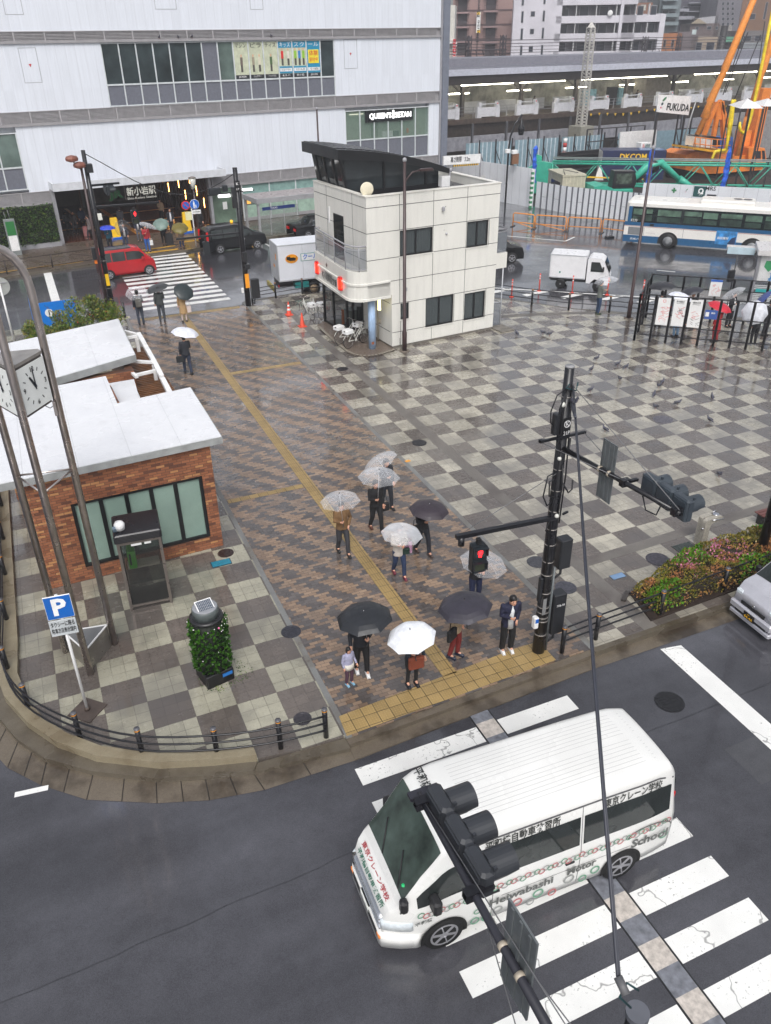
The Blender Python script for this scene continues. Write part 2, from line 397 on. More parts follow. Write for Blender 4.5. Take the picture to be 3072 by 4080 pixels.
KL = [(-2.9,44),(-2.9,17.5),(-2.86,16.6),(-2.75,15.6),(-2.3,14.5),(-1.75,13.6),(-.99,12.85),(.16,12.15),(1.1,11.8),(2.05,11.52),(3.0,11.4),(3.92,11.36)]
ARC_IN = [(-2.25,17.5),(-2.3,16.2),(-2.1,15.1),(-1.8,14.35),(-1.4,13.75),(-.8,13.1),(.25,12.42),(1.1,12.1),(2.05,11.84)]
LP = [(-2.22,44)]+ARC_IN+[(2.05,11.6),(3.0,11.48),(3.92,11.44),(3.92,43.5),(2.2,43.6)]
sheet('left_pavement', LP, 0.0, M_LEFT, thick=.15)
b = MB(); b.use(M_STONE)
ko = KL[1:-2]
outer = [(-2.72,44),(-2.72,17.5),(-2.72,16.2),(-2.6,15.5),(-2.17,14.45),(-1.65,13.62),(-.94,12.88),(.2,12.17),(1.12,11.83),(2.05,11.55)]
inner = [(-2.22,44)]+ARC_IN
for i in range(len(outer)-1):
 b.prism([outer[i],outer[i+1],inner[i+1],inner[i]], -.15, .17 if i else .17)
b.build('raised_kerb', kind='structure')
b = MB(); b.use(M_KERB)
lowo = [(x-.26*(1 if i < 6 else .5), y-.20*(i >= 2)) for i, (x, y) in enumerate(outer)]+[(3.92,11.12)]
for i in range(len(outer)-1): b.prism([lowo[i],lowo[i+1],outer[i+1],outer[i]], -.15, -.02)
b.prism([lowo[-2],lowo[-1],(3.92,11.43),(2.05,11.54)], -.15, -.05)
b.build('kerb', kind='structure')
go = [(-3.35,44),(-3.35,17.5),(-3.35,16.0),(-3.15,14.7),(-2.65,13.6),(-2.05,12.85),(-1.25,12.1),(0.0,11.45),(.95,11.1),(2.0,10.9),(3.92,10.86)]
b = MB(); b.use(M_GUTTER)
for i in range(len(go)-1): b.add([(*go[i],-.142),(*go[i+1],-.142),(*(lowo[min(i+1,len(lowo)-1)]),-.142),(*lowo[min(i,len(lowo)-1)],-.142)], [(0,1,2,3)])
b.build('gutter', kind='structure')
b = MB(); b.use(M_KERB)      # joints of the gutter slabs
b.use(mat('joint_dark',(.10,.085,.07),.6))
for i in range(2, len(go)-1):
 for k in (0, .5):
  A = Vector(go[i]).lerp(Vector(go[i+1]), k); B_ = Vector(lowo[i]).lerp(Vector(lowo[i+1]), k); d = (B_-A).normalized(); p = Vector((-d.y, d.x))*.009
  b.add([(*(A-p),-.138),(*(A+p),-.138),(*(B_+p),-.138),(*(B_-p),-.138)], [(0,1,2,3)])
b.build('gutter_joints', kind='structure')
b = MB(); b.use(M_GUTTER)
b.prism([(3.92,10.86),(9.9,11.12),(9.9,11.42),(3.92,11.2)], -.15, -.125)
b.add([(9.9,11.12,-.142),(14.5,11.15,-.142),(60,12.4,-.142),(60,13.0,-.142),(14.5,11.55,-.142),(9.9,11.5,-.142)], [(0,1,2,3,4,5)])
b.build('gutter', kind='structure')
b = MB(); b.use(M_GUTTER).prism([(3.92,11.2),(9.9,11.42),(10.3,11.46),(10.3,11.62),(9.6,11.6),(3.92,11.4)], -.15, -.03)
b.use(M_KERB).prism([(10.3,11.46),(12.2,11.5),(15,11.52),(60,12.9),(60,13.1),(15,11.68),(12.2,11.64),(10.3,11.62)], -.15, .005)
b.build('kerb', kind='structure')
sheet('brick_path', [(4.06,11.38),(9.6,11.6),(10.25,11.62),(10.25,43.0),(4.06,43.0)], 0.0, M_BRICK, thick=.15)
b = MB(); b.use(M_BORDER)
b.box(3.92,4.058,11.38,43.5,-.15,.002); b.box(10.252,10.41,11.62,43.6,-.15,.002); b.build('path_border', kind='structure')
sheet('tactile_crossing_strip', [(3.95,11.42),(9.3,11.62),(9.3,12.36),(8.57,12.36),(4.0,12.02)], .004, M_TAC)
sheet('tactile_line', [(6.62,12.2),(6.98,12.2),(6.98,42.6),(6.62,42.6)], .004, M_TACL)
sheet('tactile_crossing_strip', [(4.6,42.62),(9.9,42.62),(9.9,43.0),(4.6,43.0)], .004, M_TAC)
sheet('tactile_branch', [(6.99,33.0),(10.2,33.0),(10.2,33.3),(6.99,33.3)], .004, M_TAC)
sheet('tactile_branch', [(4.1,22.05),(6.6,22.05),(6.6,22.3),(4.1,22.3)], .004, M_TAC)
TOPE = [(10.41,43.6),(13.8,44.05),(17,43.3),(20.6,40.9),(23.6,37.7),(25.9,34.6),(28.6,32.25),(33,29.0),(40,24.6),(62,12.9)]
sheet('side_strip_paving', [(10.41,11.62),(11.88,11.64),(11.88,43.75),(10.41,43.55)], 0.0, M_STRIP, thick=.15)
sheet('grey_band', [(11.88,11.64),(12.29,11.65),(12.29,43.8),(11.88,43.74)], 0.002, M_BAND, thick=.15)
sheet('square_paving', [(12.29,11.65),(15,11.68),(60,13.1)]+TOPE[::-1][1:-1]+[(12.29,43.8)], 0.0, M_PLAZA, thick=.15)
sheet('grey_band', [(12.3,14.49),(60,15.9),(60,16.3),(12.3,14.86)], .004, M_BAND)
b = MB(); b.use(M_KERB)
for i in range(len(TOPE)-1):
 (x0,y0),(x1,y1) = TOPE[i],TOPE[i+1]; d = Vector((x1-x0,y1-y0)).normalized(); n_ = Vector((-d.y,d.x))*.16
 b.prism([(x0,y0),(x1,y1),(x1+n_.x,y1+n_.y),(x0+n_.x,y0+n_.y)], -.15, .003)
b.box(3.92,10.41,43.0,43.25,-.15,-.04)
b.build('kerb', kind='structure')
b = MB(); b.use(M_BAND); pts = []
for k in range(15):
 a = k/14.0; pts.append((19.9+a*14.5, 35.2-a*1.2-a*a*6.2))
for i in range(14):
 (x0,y0),(x1,y1) = pts[i],pts[i+1]; b.add([(x0,y0,.004),(x1,y1,.004),(x1,y1+.45,.004),(x0,y0+.45,.004)], [(0,1,2,3)])
b.build('grey_band', kind='structure')
FARK = [(-60,45.5),(-20,52.6),(-2,55.6),(4.1,56.9),(7,57.6),(10.1,57.85),(12.1,58.75),(16.7,59.4),(24,60.4),(36,62)]
fp_ = FARK+[(60,90),(60,140),(-60,140)]
sheet('far_pavement', fp_, 0.0, M_FARPAVE, thick=.15)
b = MB(); b.use(M_KERB)
for i in range(len(FARK)-1):
 (x0,y0),(x1,y1) = FARK[i],FARK[i+1]; b.prism([(x0,y0-.18),(x1,y1-.18),(x1,y1),(x0,y0)], -.15, .004)
b.build('kerb', kind='structure')
b = MB(); b.use(mat('tactile_far',(.78,.60,.20),.4,var=.2))
for (x0,y0,x1,y1) in ((-6,56.0,3.2,57.4),(4.3,58.3,9.6,59.3),(10.4,60.2,13,60.6)):
 b.add([(x0,y0,.006),(x1,y1,.006),(x1,y1+.3,.006),(x0,y0+.3,.006)], [(0,1,2,3)])
b.add([(4.6,57.6,.006),(9.6,58.1,.006),(9.6,58.5,.006),(4.6,58.0,.006)], [(0,1,2,3)])
b.build('tactile_far_line', kind='structure')
b = MB(); b.use(M_PAINT)
for k in range(8):
 y = 10.65-.895*k; b.box(3.82,6.62,y-.445,y,-.15,-.141); b.box(7.14,8.95,y-.445,y,-.15,-.141)
b.build('zebra_crossing', kind='structure')
b = MB(); mg = mat('guide_grey',(.45,.46,.49),.4,var=.25,scale=8); mw = mat('guide_white',(.74,.71,.68),.4,var=.2,scale=12)
for k in range(9):
 y = 11.17-.895*k; b.use(mg).box(6.66,7.1,y-.45,y,-.15,-.139); b.use(mw).box(6.66,7.1,y-.895,y-.45,-.15,-.139)
b.use(mat('guide_edge',(.12,.12,.13),.5)); b.box(6.635,6.66,3,11.1,-.15,-.1385); b.box(7.1,7.125,3,11.1,-.15,-.1385)
b.build('crossing_guide_strip', kind='structure')
b = MB(); b.use(M_PAINT)
n = 14
for k in range(n):
 y = 45.0+(57.3-45.0)*k/(n-1); b.box(5.02,9.95,y,y+.47,-.15,-.141)
b.build('zebra_crossing', kind='structure')
b = MB(); b.use(M_PAINT); b.add([(11.9,11.05,-.141),(12.45,10.95,-.141),(12.4,6.5,-.141),(11.85,6.5,-.141)], [(0,1,2,3)]); b.build('stop_line', kind='structure')
b = MB(); b.use(M_PAINT); b.box(.6,1.07,49.1,56.3,-.15,-.141); b.build('stop_line', kind='structure')
b = MB(); b.use(M_PAINT); b.add([(-2.55,12.74,-.141),(-1.93,12.66,-.141),(-1.91,12.79,-.141),(-2.53,12.87,-.141)], [(0,1,2,3)]); b.build('lane_dash', kind='structure')
b = MB(); b.use(M_PAINT)
def stripe(a, c, w_):
 a = Vector(a); c = Vector(c); d = (c-a).normalized(); p = Vector((-d.y,d.x))*w_/2
 b.add([(*(a-p),-.141),(*(c-p),-.141),(*(c+p),-.141),(*(a+p),-.141)], [(0,1,2,3)])
e0, e1 = Vector((21.4,41.4)), Vector((36,29.6))
stripe(e0+Vector((.9,.9)), e1+Vector((.9,.9)), .15)
for k in range(9):
 p = e0.lerp(e1, (k+.3)/9.0); stripe(p+Vector((.1,.0)), p+Vector((1.7,.25)), .42)
q = [G(*c5(*p), -.15).xy for p in ((60,55),(450,90),(505,65))]
stripe(q[0], q[1], .14); stripe(q[1], q[2], .14)
q = [G(*c2(*p), -.15).xy for p in ((985,1025),(1400,1260))]; stripe(q[0], q[1], .14)
q = [G(*c5(*p), -.15).xy for p in ((990,262),(1100,272))]; stripe(q[0], q[1], .1)
b.build('road_markings', kind='structure')
def cover(x, y, r, col, label, name='manhole_cover', cat='manhole cover'):
 o = MB(); o.use(mat(name+'_iron_%s' % (''.join('%02x' % int(c*255) for c in col)), col, .35, .4, var=.25, scale=14)); o.lathe([(r+.03,0),(r+.03,.006),(r,.008),(r,.012),(r*.92,.012),(r*.9,.009),(r*.3,.011)], 20, (0,0,0), False)
 for k in range(6): o.box(-r*.6,r*.6,-r*.6+k*r*.24,-r*.6+k*r*.24+r*.08,.0095,.0135)
 p = o.build(name, label=label, cat=cat); p.location = (x,y,0); return p
dk = (.20,.20,.22)
cover(11.6,31.6,.22,dk,'small dark round manhole cover in the checkered strip nearest the police box')
cover(11.44,23.46,.24,dk,'dark round manhole cover in the checkered strip near the yellow litter')
cover(11.12,15.25,.26,(.33,.33,.35),'grey round manhole cover just left of the tall black signal pole')
cover(11.15,13.92,.26,(.33,.33,.36),'grey round manhole cover low beside the signal pole cabinets')
cover(3.94,15.19,.22,(.25,.25,.28),'dark round cover set in the left edge of the brick path')
cover(3.32,19.32,.2,(.24,.18,.17),'rusty dark round cover at the corner of the brick toilet block')
cover(20.67,21.37,.34,(.42,.41,.44),'large grey round manhole cover in the middle of the open square')
q_ = cover(10.9,9.55,.3,(.17,.17,.18),'dark manhole cover in the road asphalt left of the white stop line'); q_.location.z = -.15
cover(3.26,12.28,.17,(.28,.27,.29),'small round cover behind the last railing post by the brick path')
cover(14.24,13.97,.3,(.30,.29,.32),'grey round manhole cover between the blue plate and the drain grate')
o = MB(); o.use(mat('teal_frame',(.10,.20,.26),.3)).box(0,.56,0,.30,0,.01); o.use(mat('teal_plate',(.12,.48,.58),.35,var=.25,scale=30)).box(.02,.54,.02,.28,.008,.016)
p = o.build('utility_cover', label='teal rectangular utility cover in front of the brick toilet block', cat='utility cover'); p.location = (2.8,18.72,0)
o = MB(); o.use(mat('pale_frame',(.30,.34,.38),.3)).box(0,.44,0,.22,0,.008); o.use(mat('pale_blue_plate',(.50,.62,.76),.22,.3)).box(.02,.42,.015,.205,.006,.013)
p = o.build('utility_cover', label='pale blue rectangular utility cover left of the flowering hedge', cat='utility cover'); p.location = (12.5,13.66,0)
o = MB(); o.use(mat('grate_iron',(.34,.37,.36),.35,.5))
for k in range(17): o.box(0,.62,.034*k,.034*k+.018,0,.016)
for k in range(5): o.box(.15*k,.15*k+.018,0,.57,0.001,.018)
p = o.build('drain_grate', label='grey slotted drain grate at the foot of the drinking fountain', cat='drain grate'); p.location = (15.02,13.75,0)
o = MB(); o.use(mat('litter_orange',(.95,.62,.15),.4,var=.3,scale=40)).box(-.09,.09,-.06,.06,.002,.012)
p = o.build('litter', label='small orange scrap of paper lying on the checkered strip beside the path', cat='litter'); p.location = (10.45,22.33,0); p.rotation_euler[2] = .2
M_PATCH = asphalt('asphalt_patch', (.034,.034,.040)); M_OLD = asphalt('asphalt_old', (.062,.062,.068))
sheet('asphalt_patch', [(-3.2,3.4),(1.6,3.3),(1.7,5.0),(-3.1,5.2)], -.147, M_PATCH)
sheet('asphalt_patch', [(11,7.0),(30,7.3),(30,8.3),(11,8.0)], -.147, M_OLD)
sheet('asphalt_patch', [(16,44.8),(24,41.8),(25.5,44.2),(17,47.4)], -.147, M_PATCH)
sheet('asphalt_patch', [(32,42),(38,36.8),(40,38.6),(34.2,44)], -.147, M_OLD)
b = MB(); b.use(mat('road_tar_seam',(.15,.15,.16),.3))
rs = random.Random(21)
for (x0,y0,x1,y1) in ((-3.5,8.6,3.6,8.9),(9.1,9.0,30,9.5),(10.9,46,30,52)):
 pts = [Vector((x0+(x1-x0)*k/24+rs.uniform(-.03,.03), y0+(y1-y0)*k/24+rs.uniform(-.03,.03))) for k in range(25)]
 for a,c in zip(pts,pts[1:]): d = (c-a).normalized(); n_ = Vector((-d.y,d.x))*.004; b.add([(*(a-n_),-.1455),(*(c-n_),-.1455),(*(c+n_),-.1455),(*(a+n_),-.1455)],[(0,1,2,3)])
b.build('road_seam', kind='structure')
def panels(name, col, pitch=.62, seam=.35, rough=.35):
 """metal cladding: fine vertical seams with faint streaks; object coordinates"""
 s = NT(name); tc = s.n('ShaderNodeTexCoord').outputs['Object']; X, Y, Z = s.xyz(tc)
 d = s.m_('PINGPONG', s.m_('DIVIDE', X, pitch), .5); j = s.ramp(d, .008, .022, 1, 0)
 wn = s.white(s.comb(s.m_('FLOOR', s.m_('ADD', s.m_('DIVIDE', X, pitch), 0)), s.m_('FLOOR', s.m_('DIVIDE', Z, 4.9))))
 st = s.noise(1.0, 4, vec=s.comb(s.m_('MULTIPLY', X, 6.0), Y, s.m_('MULTIPLY', Z, .35)))
 k = s.m_('ADD', s.ramp(wn, 0, 1, .97, 1.02), s.ramp(st, .35, .75, .02, -.07)); c = s.mix(1.0, lin(col)[:3], s.comb(k, k, k), 'MULTIPLY')
 c = s.mix(s.m_('MULTIPLY', j, seam), c, (.35,.36,.38)); s.set(c, rough); s.bump(s.m_('SUBTRACT', 1.0, j), .2, .01)
 return s.m
CLAD = panels('white_cladding', (.865,.882,.915)); LOUV = mat('louvre_grey',(.66,.65,.66),.4); FRAME = mat('window_frame_white',(.80,.82,.83),.4)
LOUVD = mat('louvre_gap',(.36,.35,.37),.6); SILL = mat('band_grey',(.60,.59,.60),.45)
GL_G = mat('window_glass_green',(.36,.42,.40),.07,var=.35,scale=.7); GL_S = mat('window_spandrel',(.42,.43,.47),.2,var=.1,scale=9)
GL_D = mat('window_glass_dark',(.20,.24,.25),.06,var=.4,scale=.8)
F0 = Plane(13.68, 65.16, 7.0)
SB = thing('station_building', 'large white station building with grey louvre bands and long window strips', 'building', (13.68,65.16,0), R(7))
def part(mb, name, parent, m=None, **k): return mb.build(name, m, parent, **k)
D0 = 26.0
b = MB(); b.use(CLAD)
SL = -27.0; SR = 21.0
b.box(SL,SR,.0,D0,13.1,24.0)                                    # upper storeys
b.box(SL,-6.38,0,D0,8.55,12.42); b.box(11.24,SR,0,D0,8.55,12.42); b.box(-6.38,11.24,.55,D0,8.55,12.42)
b.box(-12.82,11.98,0,D0,3.6,7.68); b.box(20.0,SR,0,D0,3.6,7.68); b.box(11.98,20.0,.55,D0,3.6,7.68); b.box(SL,-12.82,.55,D0,3.6,7.68)
part(b,'cladding_wall',SB)
b = MB(); b.use(SILL)
for z0,z1 in ((12.42,13.1),(7.68,8.55),(2.75,3.6)):
 rng = [(SL,SR)] if z0 > 3 else [(SL,-11.35),(.05,SR)]
 for x0,x1 in rng:
  b.box(x0,x1,-.12,D0-.2,z0,z0+.14); b.box(x0,x1,.12,D0-.2,z0+.14,z1-.05); b.box(x0,x1,-.05,D0-.2,z1-.05,z1)
b.box(SL,-11.35,3.0,D0-.3,0,2.75); b.box(.05,SR,3.0,D0-.3,0,2.75)
part(b,'band_wall',SB)
def louvre(x0,x1,z0,z1,nm='louvre'):
 b = MB(); b.use(LOUVD).box(x0,x1,.08,.118,z0,z1); b.use(LOUV); n = max(3,int((z1-z0)/.075))
 for k in range(n):
  z = z0+(k+.5)*(z1-z0)/n; b.add([(x0,-.03,z-.03),(x1,-.03,z-.03),(x1,.06,z+.02),(x0,.06,z+.02),(x0,-.03,z-.015),(x1,-.03,z-.015),(x1,.06,z+.033),(x0,.06,z+.033)],
   [(0,1,2,3),(7,6,5,4),(0,4,5,1),(3,2,6,7)])
 b.box(x0-.035,x0+.035,-.045,.1,z0,z1)
 return part(b,nm,SB)
for z0,z1 in ((12.56,13.05),(7.82,8.5)):
 x = -25.0
 while x < 20.5: louvre(x,min(x+1.9,20.95),z0,z1); x += 1.9
for x in (-21,-19.1,-17.2,-15.3,-13.4): louvre(x,min(x+1.9,-11.4),2.9,3.55)
for x in (.3,2.2,4.1,6.0,7.9,9.8,11.7,13.6,15.5,17.4,19.3): louvre(x,min(x+1.9,20.95),2.9,3.55)
def winstrip(x0,x1,z0,z1,zt,n,name='window',posts=None,special=None):
 es = [x0+(x1-x0)*k/n for k in range(n+1)]
 w_ = MB(); w_.use(FRAME)
 w_.box(x0-.05,x1+.05,.0,.5,z0-.0,z0+.07); w_.box(x0-.05,x1+.05,.0,.5,z1-.07,z1-.002); w_.box(x0,x1,.03,.12,zt-.05,zt+.05)
 for e in es: w_.box(e-.04,e+.04,.02,.14,z0+.07,z1-.07)
 f = part(w_,name,SB)
 for i in range(n):
  g_ = MB(); g_.use(GL_G if not special or i not in special else special[i]); g_.box(es[i]+.04,es[i+1]-.04,.09,.11,zt+.05,z1-.07); g_.build('pane',None,f)
  g_ = MB(); g_.use(GL_S).box(es[i]+.04,es[i+1]-.04,.09,.11,z0+.07,zt-.05)
  g_.build('pane',None,f)
 return f, es
GLW = glassy('shopfront_glass',(.45,.55,.50),.38)
fm, es = winstrip(-6.35,11.2,8.57,12.40,9.9,15,special={0:GL_D,1:GL_D,2:GL_D,3:GL_D,4:GL_D,5:GL_D,6:GL_S,14:GL_D})
fq, eq = winstrip(12.0,19.98,3.62,7.46,5.25,6,special={k:GLW for k in range(6)})
fl, el = winstrip(-24.6,-12.86,3.78,7.34,5.2,9)
b = MB(); b.use(mat('room_wall',(.66,.68,.62),.7)).box(12.0,19.98,.50,.54,3.7,7.4)
b.use(mat('ceiling_light_strip',(.9,.9,.85),.5,emit=(1,.97,.88),estr=1.5)).box(12.6,13.9,.45,.49,7.1,7.16)
b.use(mat('room_pillar',(.46,.46,.40),.6)).box(14.6,15.2,.40,.5,5.3,6.4); b.use(WHITE).box(15.6,16.6,.3,.45,5.32,5.75); b.use(BLACK).box(16.7,17.2,.3,.42,5.32,5.72); b.use(mat('orange_sign_glow',(.95,.4,.1),.5)).box(18.0,18.15,.3,.42,5.5,5.85)
part(b,'interior',SB)
b = MB(); b.use(mat('sign_black',(.05,.055,.075),.3)).box(13.82,18.35,-.02,.085,6.52,7.34); sg = part(b,'shop_sign',SB)
LETW = mat('lit_white_letters',(1,1,1),.4,emit=(1,1,1),estr=1.6)
text("QUEEN'S", .40, LETW, SB, (15.22,-.03,6.93), width=2.1, bold=.03); text('i', .62, LETW, SB, (16.45,-.03,7.0), width=.2, bold=.05); text('SETAN', .40, LETW, SB, (17.42,-.03,6.93), width=1.55, bold=.03)
PCR = mat('poster_cream',(.76,.78,.68),.5,var=.1); PDK = mat('poster_dark',(.13,.14,.16),.4); PBL = mat('poster_blue',(.10,.55,.70),.5); PYE = mat('poster_yellow',(.93,.86,.20),.5)
def poster(i, z0, z1, m, extra=None):
 b = MB(); b.use(m).box(es[i]+.05,es[i+1]-.05,.072,.088,z0,z1); b.use(PDK).box(es[i]+.05,es[i+1]-.05,.066,.0885,9.98,10.22)
 if extra: extra(b,es[i]+.05,es[i+1]-.05)
 return part(b,'poster',SB)
def figs(cols, base=10.5):
 def f(b,x0,x1):
  n = len(cols)
  for k,c in enumerate(cols):
   x = x0+(k+.6)*(x1-x0)/(n+.2); b.use(mat('poster_figure_%s' % str(c),c,.5)); b.box(x-.10,x+.10,.064,.0715,base+.45,base+.95)
   b.use(mat('poster_legs',(.30,.28,.26),.5)).box(x-.08,x+.08,.064,.0715,base,base+.45); b.use(mat('poster_skin',(.85,.66,.52),.5)).box(x-.05,x+.05,.063,.071,base+.97,base+1.12)
 return f
poster(8,10.0,12.3,PCR,figs([(.45,.40,.36)],10.4)); poster(9,10.0,12.3,PCR,figs([(.62,.58,.5),(.80,.78,.7)],10.4)); poster(10,10.0,12.3,PCR,figs([(.3,.4,.25)],10.4))
poster(11,10.0,12.3,PCR,figs([(.82,.16,.16),(.85,.83,.78)],10.75)); poster(12,10.0,12.3,PCR,figs([(.55,.75,.2),(.2,.5,.75),(.55,.75,.2)],10.75)); poster(13,10.0,12.3,PBL)
for i in (11,12,13):
 b = MB(); b.use(PBL).box(es[i]+.055,es[i+1]-.055,.060,.0705,10.24,10.7); b.box(es[i]+.055,es[i+1]-.055,.060,.0705,11.9,12.29)
 b.use(WHITE).box(es[i]+.09,es[i+1]-.09,.054,.0595,10.36,10.58)
 if i == 13: b.use(PYE).box(es[i]+.14,es[i+1]-.14,.060,.0705,10.85,11.75)
 part(b,'poster_panel',SB)
DKL = mat('lettering_dark',(.10,.10,.12),.5); WHL = mat('lettering_white',(.93,.93,.93),.5); REDL = mat('lettering_red',(.82,.12,.12),.5)
def mid(i): return (es[i]+es[i+1])/2
for i,t in ((8,'マシン'),(9,'ピラ'),(10,'ティス')): text(t,.26,DKL,SB,(mid(i),.05,12.08),width=.85)
for i,t in ((11,'キッズ'),(12,'スク'),(13,'ール')): text(t,.26,WHL,SB,(mid(i),.05,12.08),width=.85)
for i,t in ((8,'JEXER'),(9,'ジェクサー·'),(10,'フィットネス'),(11,'&スパ'),(12,'新小岩'),(13,'JEXER')): text(t,.12,WHL,SB,(mid(i),.05,10.1),width=.62)
for i,t in ((11,'ジェクサー'),(12,'スクール 新'),(13,'小岩')): text(t,.12,DKL,SB,(mid(i),.048,10.47),width=.75)
text('体験',.27,REDL,SB,(mid(13),.05,11.5),width=.72); text('受付中',.22,REDL,SB,(mid(13),.05,11.08),width=.72)
def hatch(x0,x1,z0,z1,tri=True):
 b = MB(); b.use(mat('hatch_rim',(.62,.63,.65),.4)); t = .03
 for (a,c,d,e) in ((x0,x1,z0,z0+t),(x0,x1,z1-t,z1),(x0,x0+t,z0,z1),(x1-t,x1,z0,z1)): b.box(a,c,-.012,.0,d,e)
 if tri: b.use(RED).vprism([((x0+x1)/2-.09,(z0+z1)/2+.08),((x0+x1)/2,(z0+z1)/2-.1),((x0+x1)/2+.09,(z0+z1)/2+.08)],-.014,-.002)
 part(b,'hatch',SB)
hatch(-11.6,-10.5,10.2,12.2); hatch(12.05,13.2,10.4,12.38); hatch(-11.9,-10.8,14.0,16); hatch(-2.3,-.8,14.3,16.3,False); hatch(4.6,5.6,14.3,16,False)
b = MB(); b.use(GREY).box(21.0,21.15,-.1,.25,0,24); b.use(mat('corner_pillar',(.45,.47,.52),.35)).box(21.15,21.75,-.25,1.0,0,24); b.use(SILL).box(21.0,21.7,1.0,D0,0,24); part(b,'corner_pillar',SB)
WARM = mat('warm_hall_light',(1,.75,.4),.5,emit=(1,.72,.38),estr=14.0)
b = MB(); b.use(mat('hall_floor',(.34,.18,.12),.16,var=.25,scale=1.2)).box(-11.3,0,.02,16,.004,.02)
b.use(mat('hall_tactile',(.80,.55,.20),.4)); b.box(-6.0,-5.6,.1,12,.021,.026); b.box(-11,-6.1,4.6,4.9,.021,.026); b.box(-5.5,-.2,4.6,4.9,.021,.026); b.box(-11.0,0,9.0,9.25,.021,.026); b.box(-8.4,-8.15,3,14,.021,.026)
b.use(mat('hall_wall',(.22,.15,.12),.5,var=.3)).box(-11.35,-11.3,.1,16,0,3.9); b.box(-11.3,0,16,16.1,0,3.9); b.use(mat('hall_ceiling',(.20,.12,.09),.5,var=.3)).box(-11.3,0,.1,16,3.85,3.9)
part(b,'entrance_hall',SB)
b = MB(); b.use(mat('hall_slat',(.28,.19,.12),.4)); 
for k in range(22): b = MB(); b.use(mat('hall_slat',(.36,.25,.16),.4)); b.box(-.16,-.02,.5+k*.7,.78+k*.7,.02,3.85); b.build('wall_slat',None,SB)
b = MB(); b.use(MATS['hall_slat'])
for k in range(12): b.box(-11.29+.9*k,-11.15+.9*k,10,10.1,.02,3.85) if k in (1,4,9) else None
part(b,'wall_slats',SB)
b = MB(); b.use(WARM)
for k in range(7): b.box(-1.3,-.9,1.0+2*k,1.5+2*k,3.82,3.84); b.box(-4.6,-4.0,1.2+2*k,1.6+2*k,3.82,3.84); b.box(-9.9,-9.4,1.2+2*k,1.6+2*k,3.82,3.84)
for k in range(5): b.box(-8.5+.3*k,-8.2+.3*k,2.5+2.5*k,2.8+2.5*k,3.82,3.84)
for k in range(9): b.box(-.175,-.165,1.0+1.5*k,1.1+1.5*k,1.2+(k%3)*.7,1.9+(k%3)*.7)
b.box(-6,-3,15.9,15.95,2.9,3.1); b.box(-10,-8.4,15.9,15.95,2.6,2.9); part(b,'hall_lamps',SB)
b = MB(); b.use(mat('canopy_white',(.80,.81,.83),.35)); 
b.box(-11.5,.9,-1.6,-1.5,3.72,4.22); b.box(-11.5,-11.4,-1.5,-.001,3.72,4.22); b.box(.8,.9,-1.5,-.001,3.72,4.22); b.box(-11.4,.8,-1.5,-.001,3.78,3.86)
b.use(mat('canopy_top',(.48,.46,.50),.3,var=.15)).box(-11.1,.5,-1.2,-.002,3.86,4.0); b.use(WHITE)
b.box(-11.4,.8,-1.3,-1.24,4.08,4.13)
for k in range(9): b.box(-11.3+1.5*k,-11.26+1.5*k,-1.29,-1.25,4.0,4.10)
part(b,'canopy',SB)
b = MB(); b.use(GREY); b.box(-11.5,-11.25,-.25,.05,0,3.75); part(b,'entrance_jamb',SB); b = MB(); b.use(GREY); b.box(-.12,.08,-.3,.05,0,3.75); part(b,'entrance_jamb',SB)
b = MB(); b.use(mat('hung_glass_rail',(.55,.52,.5),.3))
for k in range(6): b.box(-8.6+1.1*k,-8.57+1.1*k,-.1,-.07,2.5,3.75)
part(b,'sign_hanger',SB)
SGW = mat('station_sign_white',(.86,.85,.82),.4,emit=(1,1,.95),estr=.25); SGG = mat('station_sign_green',(.08,.36,.16),.4)
text('JR',.52,SGG,SB,(-7.05,-.12,2.95),width=1.1,bold=.05); text('新小岩駅',.46,SGW,SB,(-5.2,-.12,3.0),width=2.15,bold=.015); text('Shin-Koiwa Station',.17,SGW,SB,(-5.2,-.12,2.58),width=2.15)
b = MB(); b.use(FRAME); b.box(.08,.16,-.05,.1,.05,2.7); b.box(2.0,2.08,-.05,.1,.05,2.7); b.box(.16,2.0,-.05,.1,2.66,2.74); b.use(mat('door_glass',(.42,.50,.44),.06,var=.3,scale=.8)).box(.16,2.0,.0,.02,.06,2.66)
b.use(WHITE).box(.95,1.3,-.03,-.01,1.1,1.65); part(b,'side_door',SB)
b = MB(); b.use(FRAME)
for k in range(8): b.box(2.6+2.3*k,2.68+2.3*k,-.05,.1,.05,2.74)
b.box(2.6,20.9,-.05,.1,1.98,2.06); b.use(mat('shop_glass_low',(.62,.72,.66),.12,var=.15)); b.box(2.6,20.9,.02,.04,.3,1.2); b.use(GL_G).box(2.6,20.9,.03,.05,1.2,1.98)
b.use(mat('shop_glass_top',(.50,.62,.60),.1,var=.15)).box(2.6,20.9,.02,.04,2.06,2.74); b.use(SILL).box(2.6,20.9,-.04,.05,.05,.3)
b.use(mat('shop_warm',(.80,.55,.25),.5,emit=(1,.8,.4),estr=.5)); b.box(2.75,3.3,-.0,.015,1.3,1.9); b.box(10,10.4,.0,.015,1.3,1.95)
part(b,'shop_window',SB)
for k in range(14):
 pass
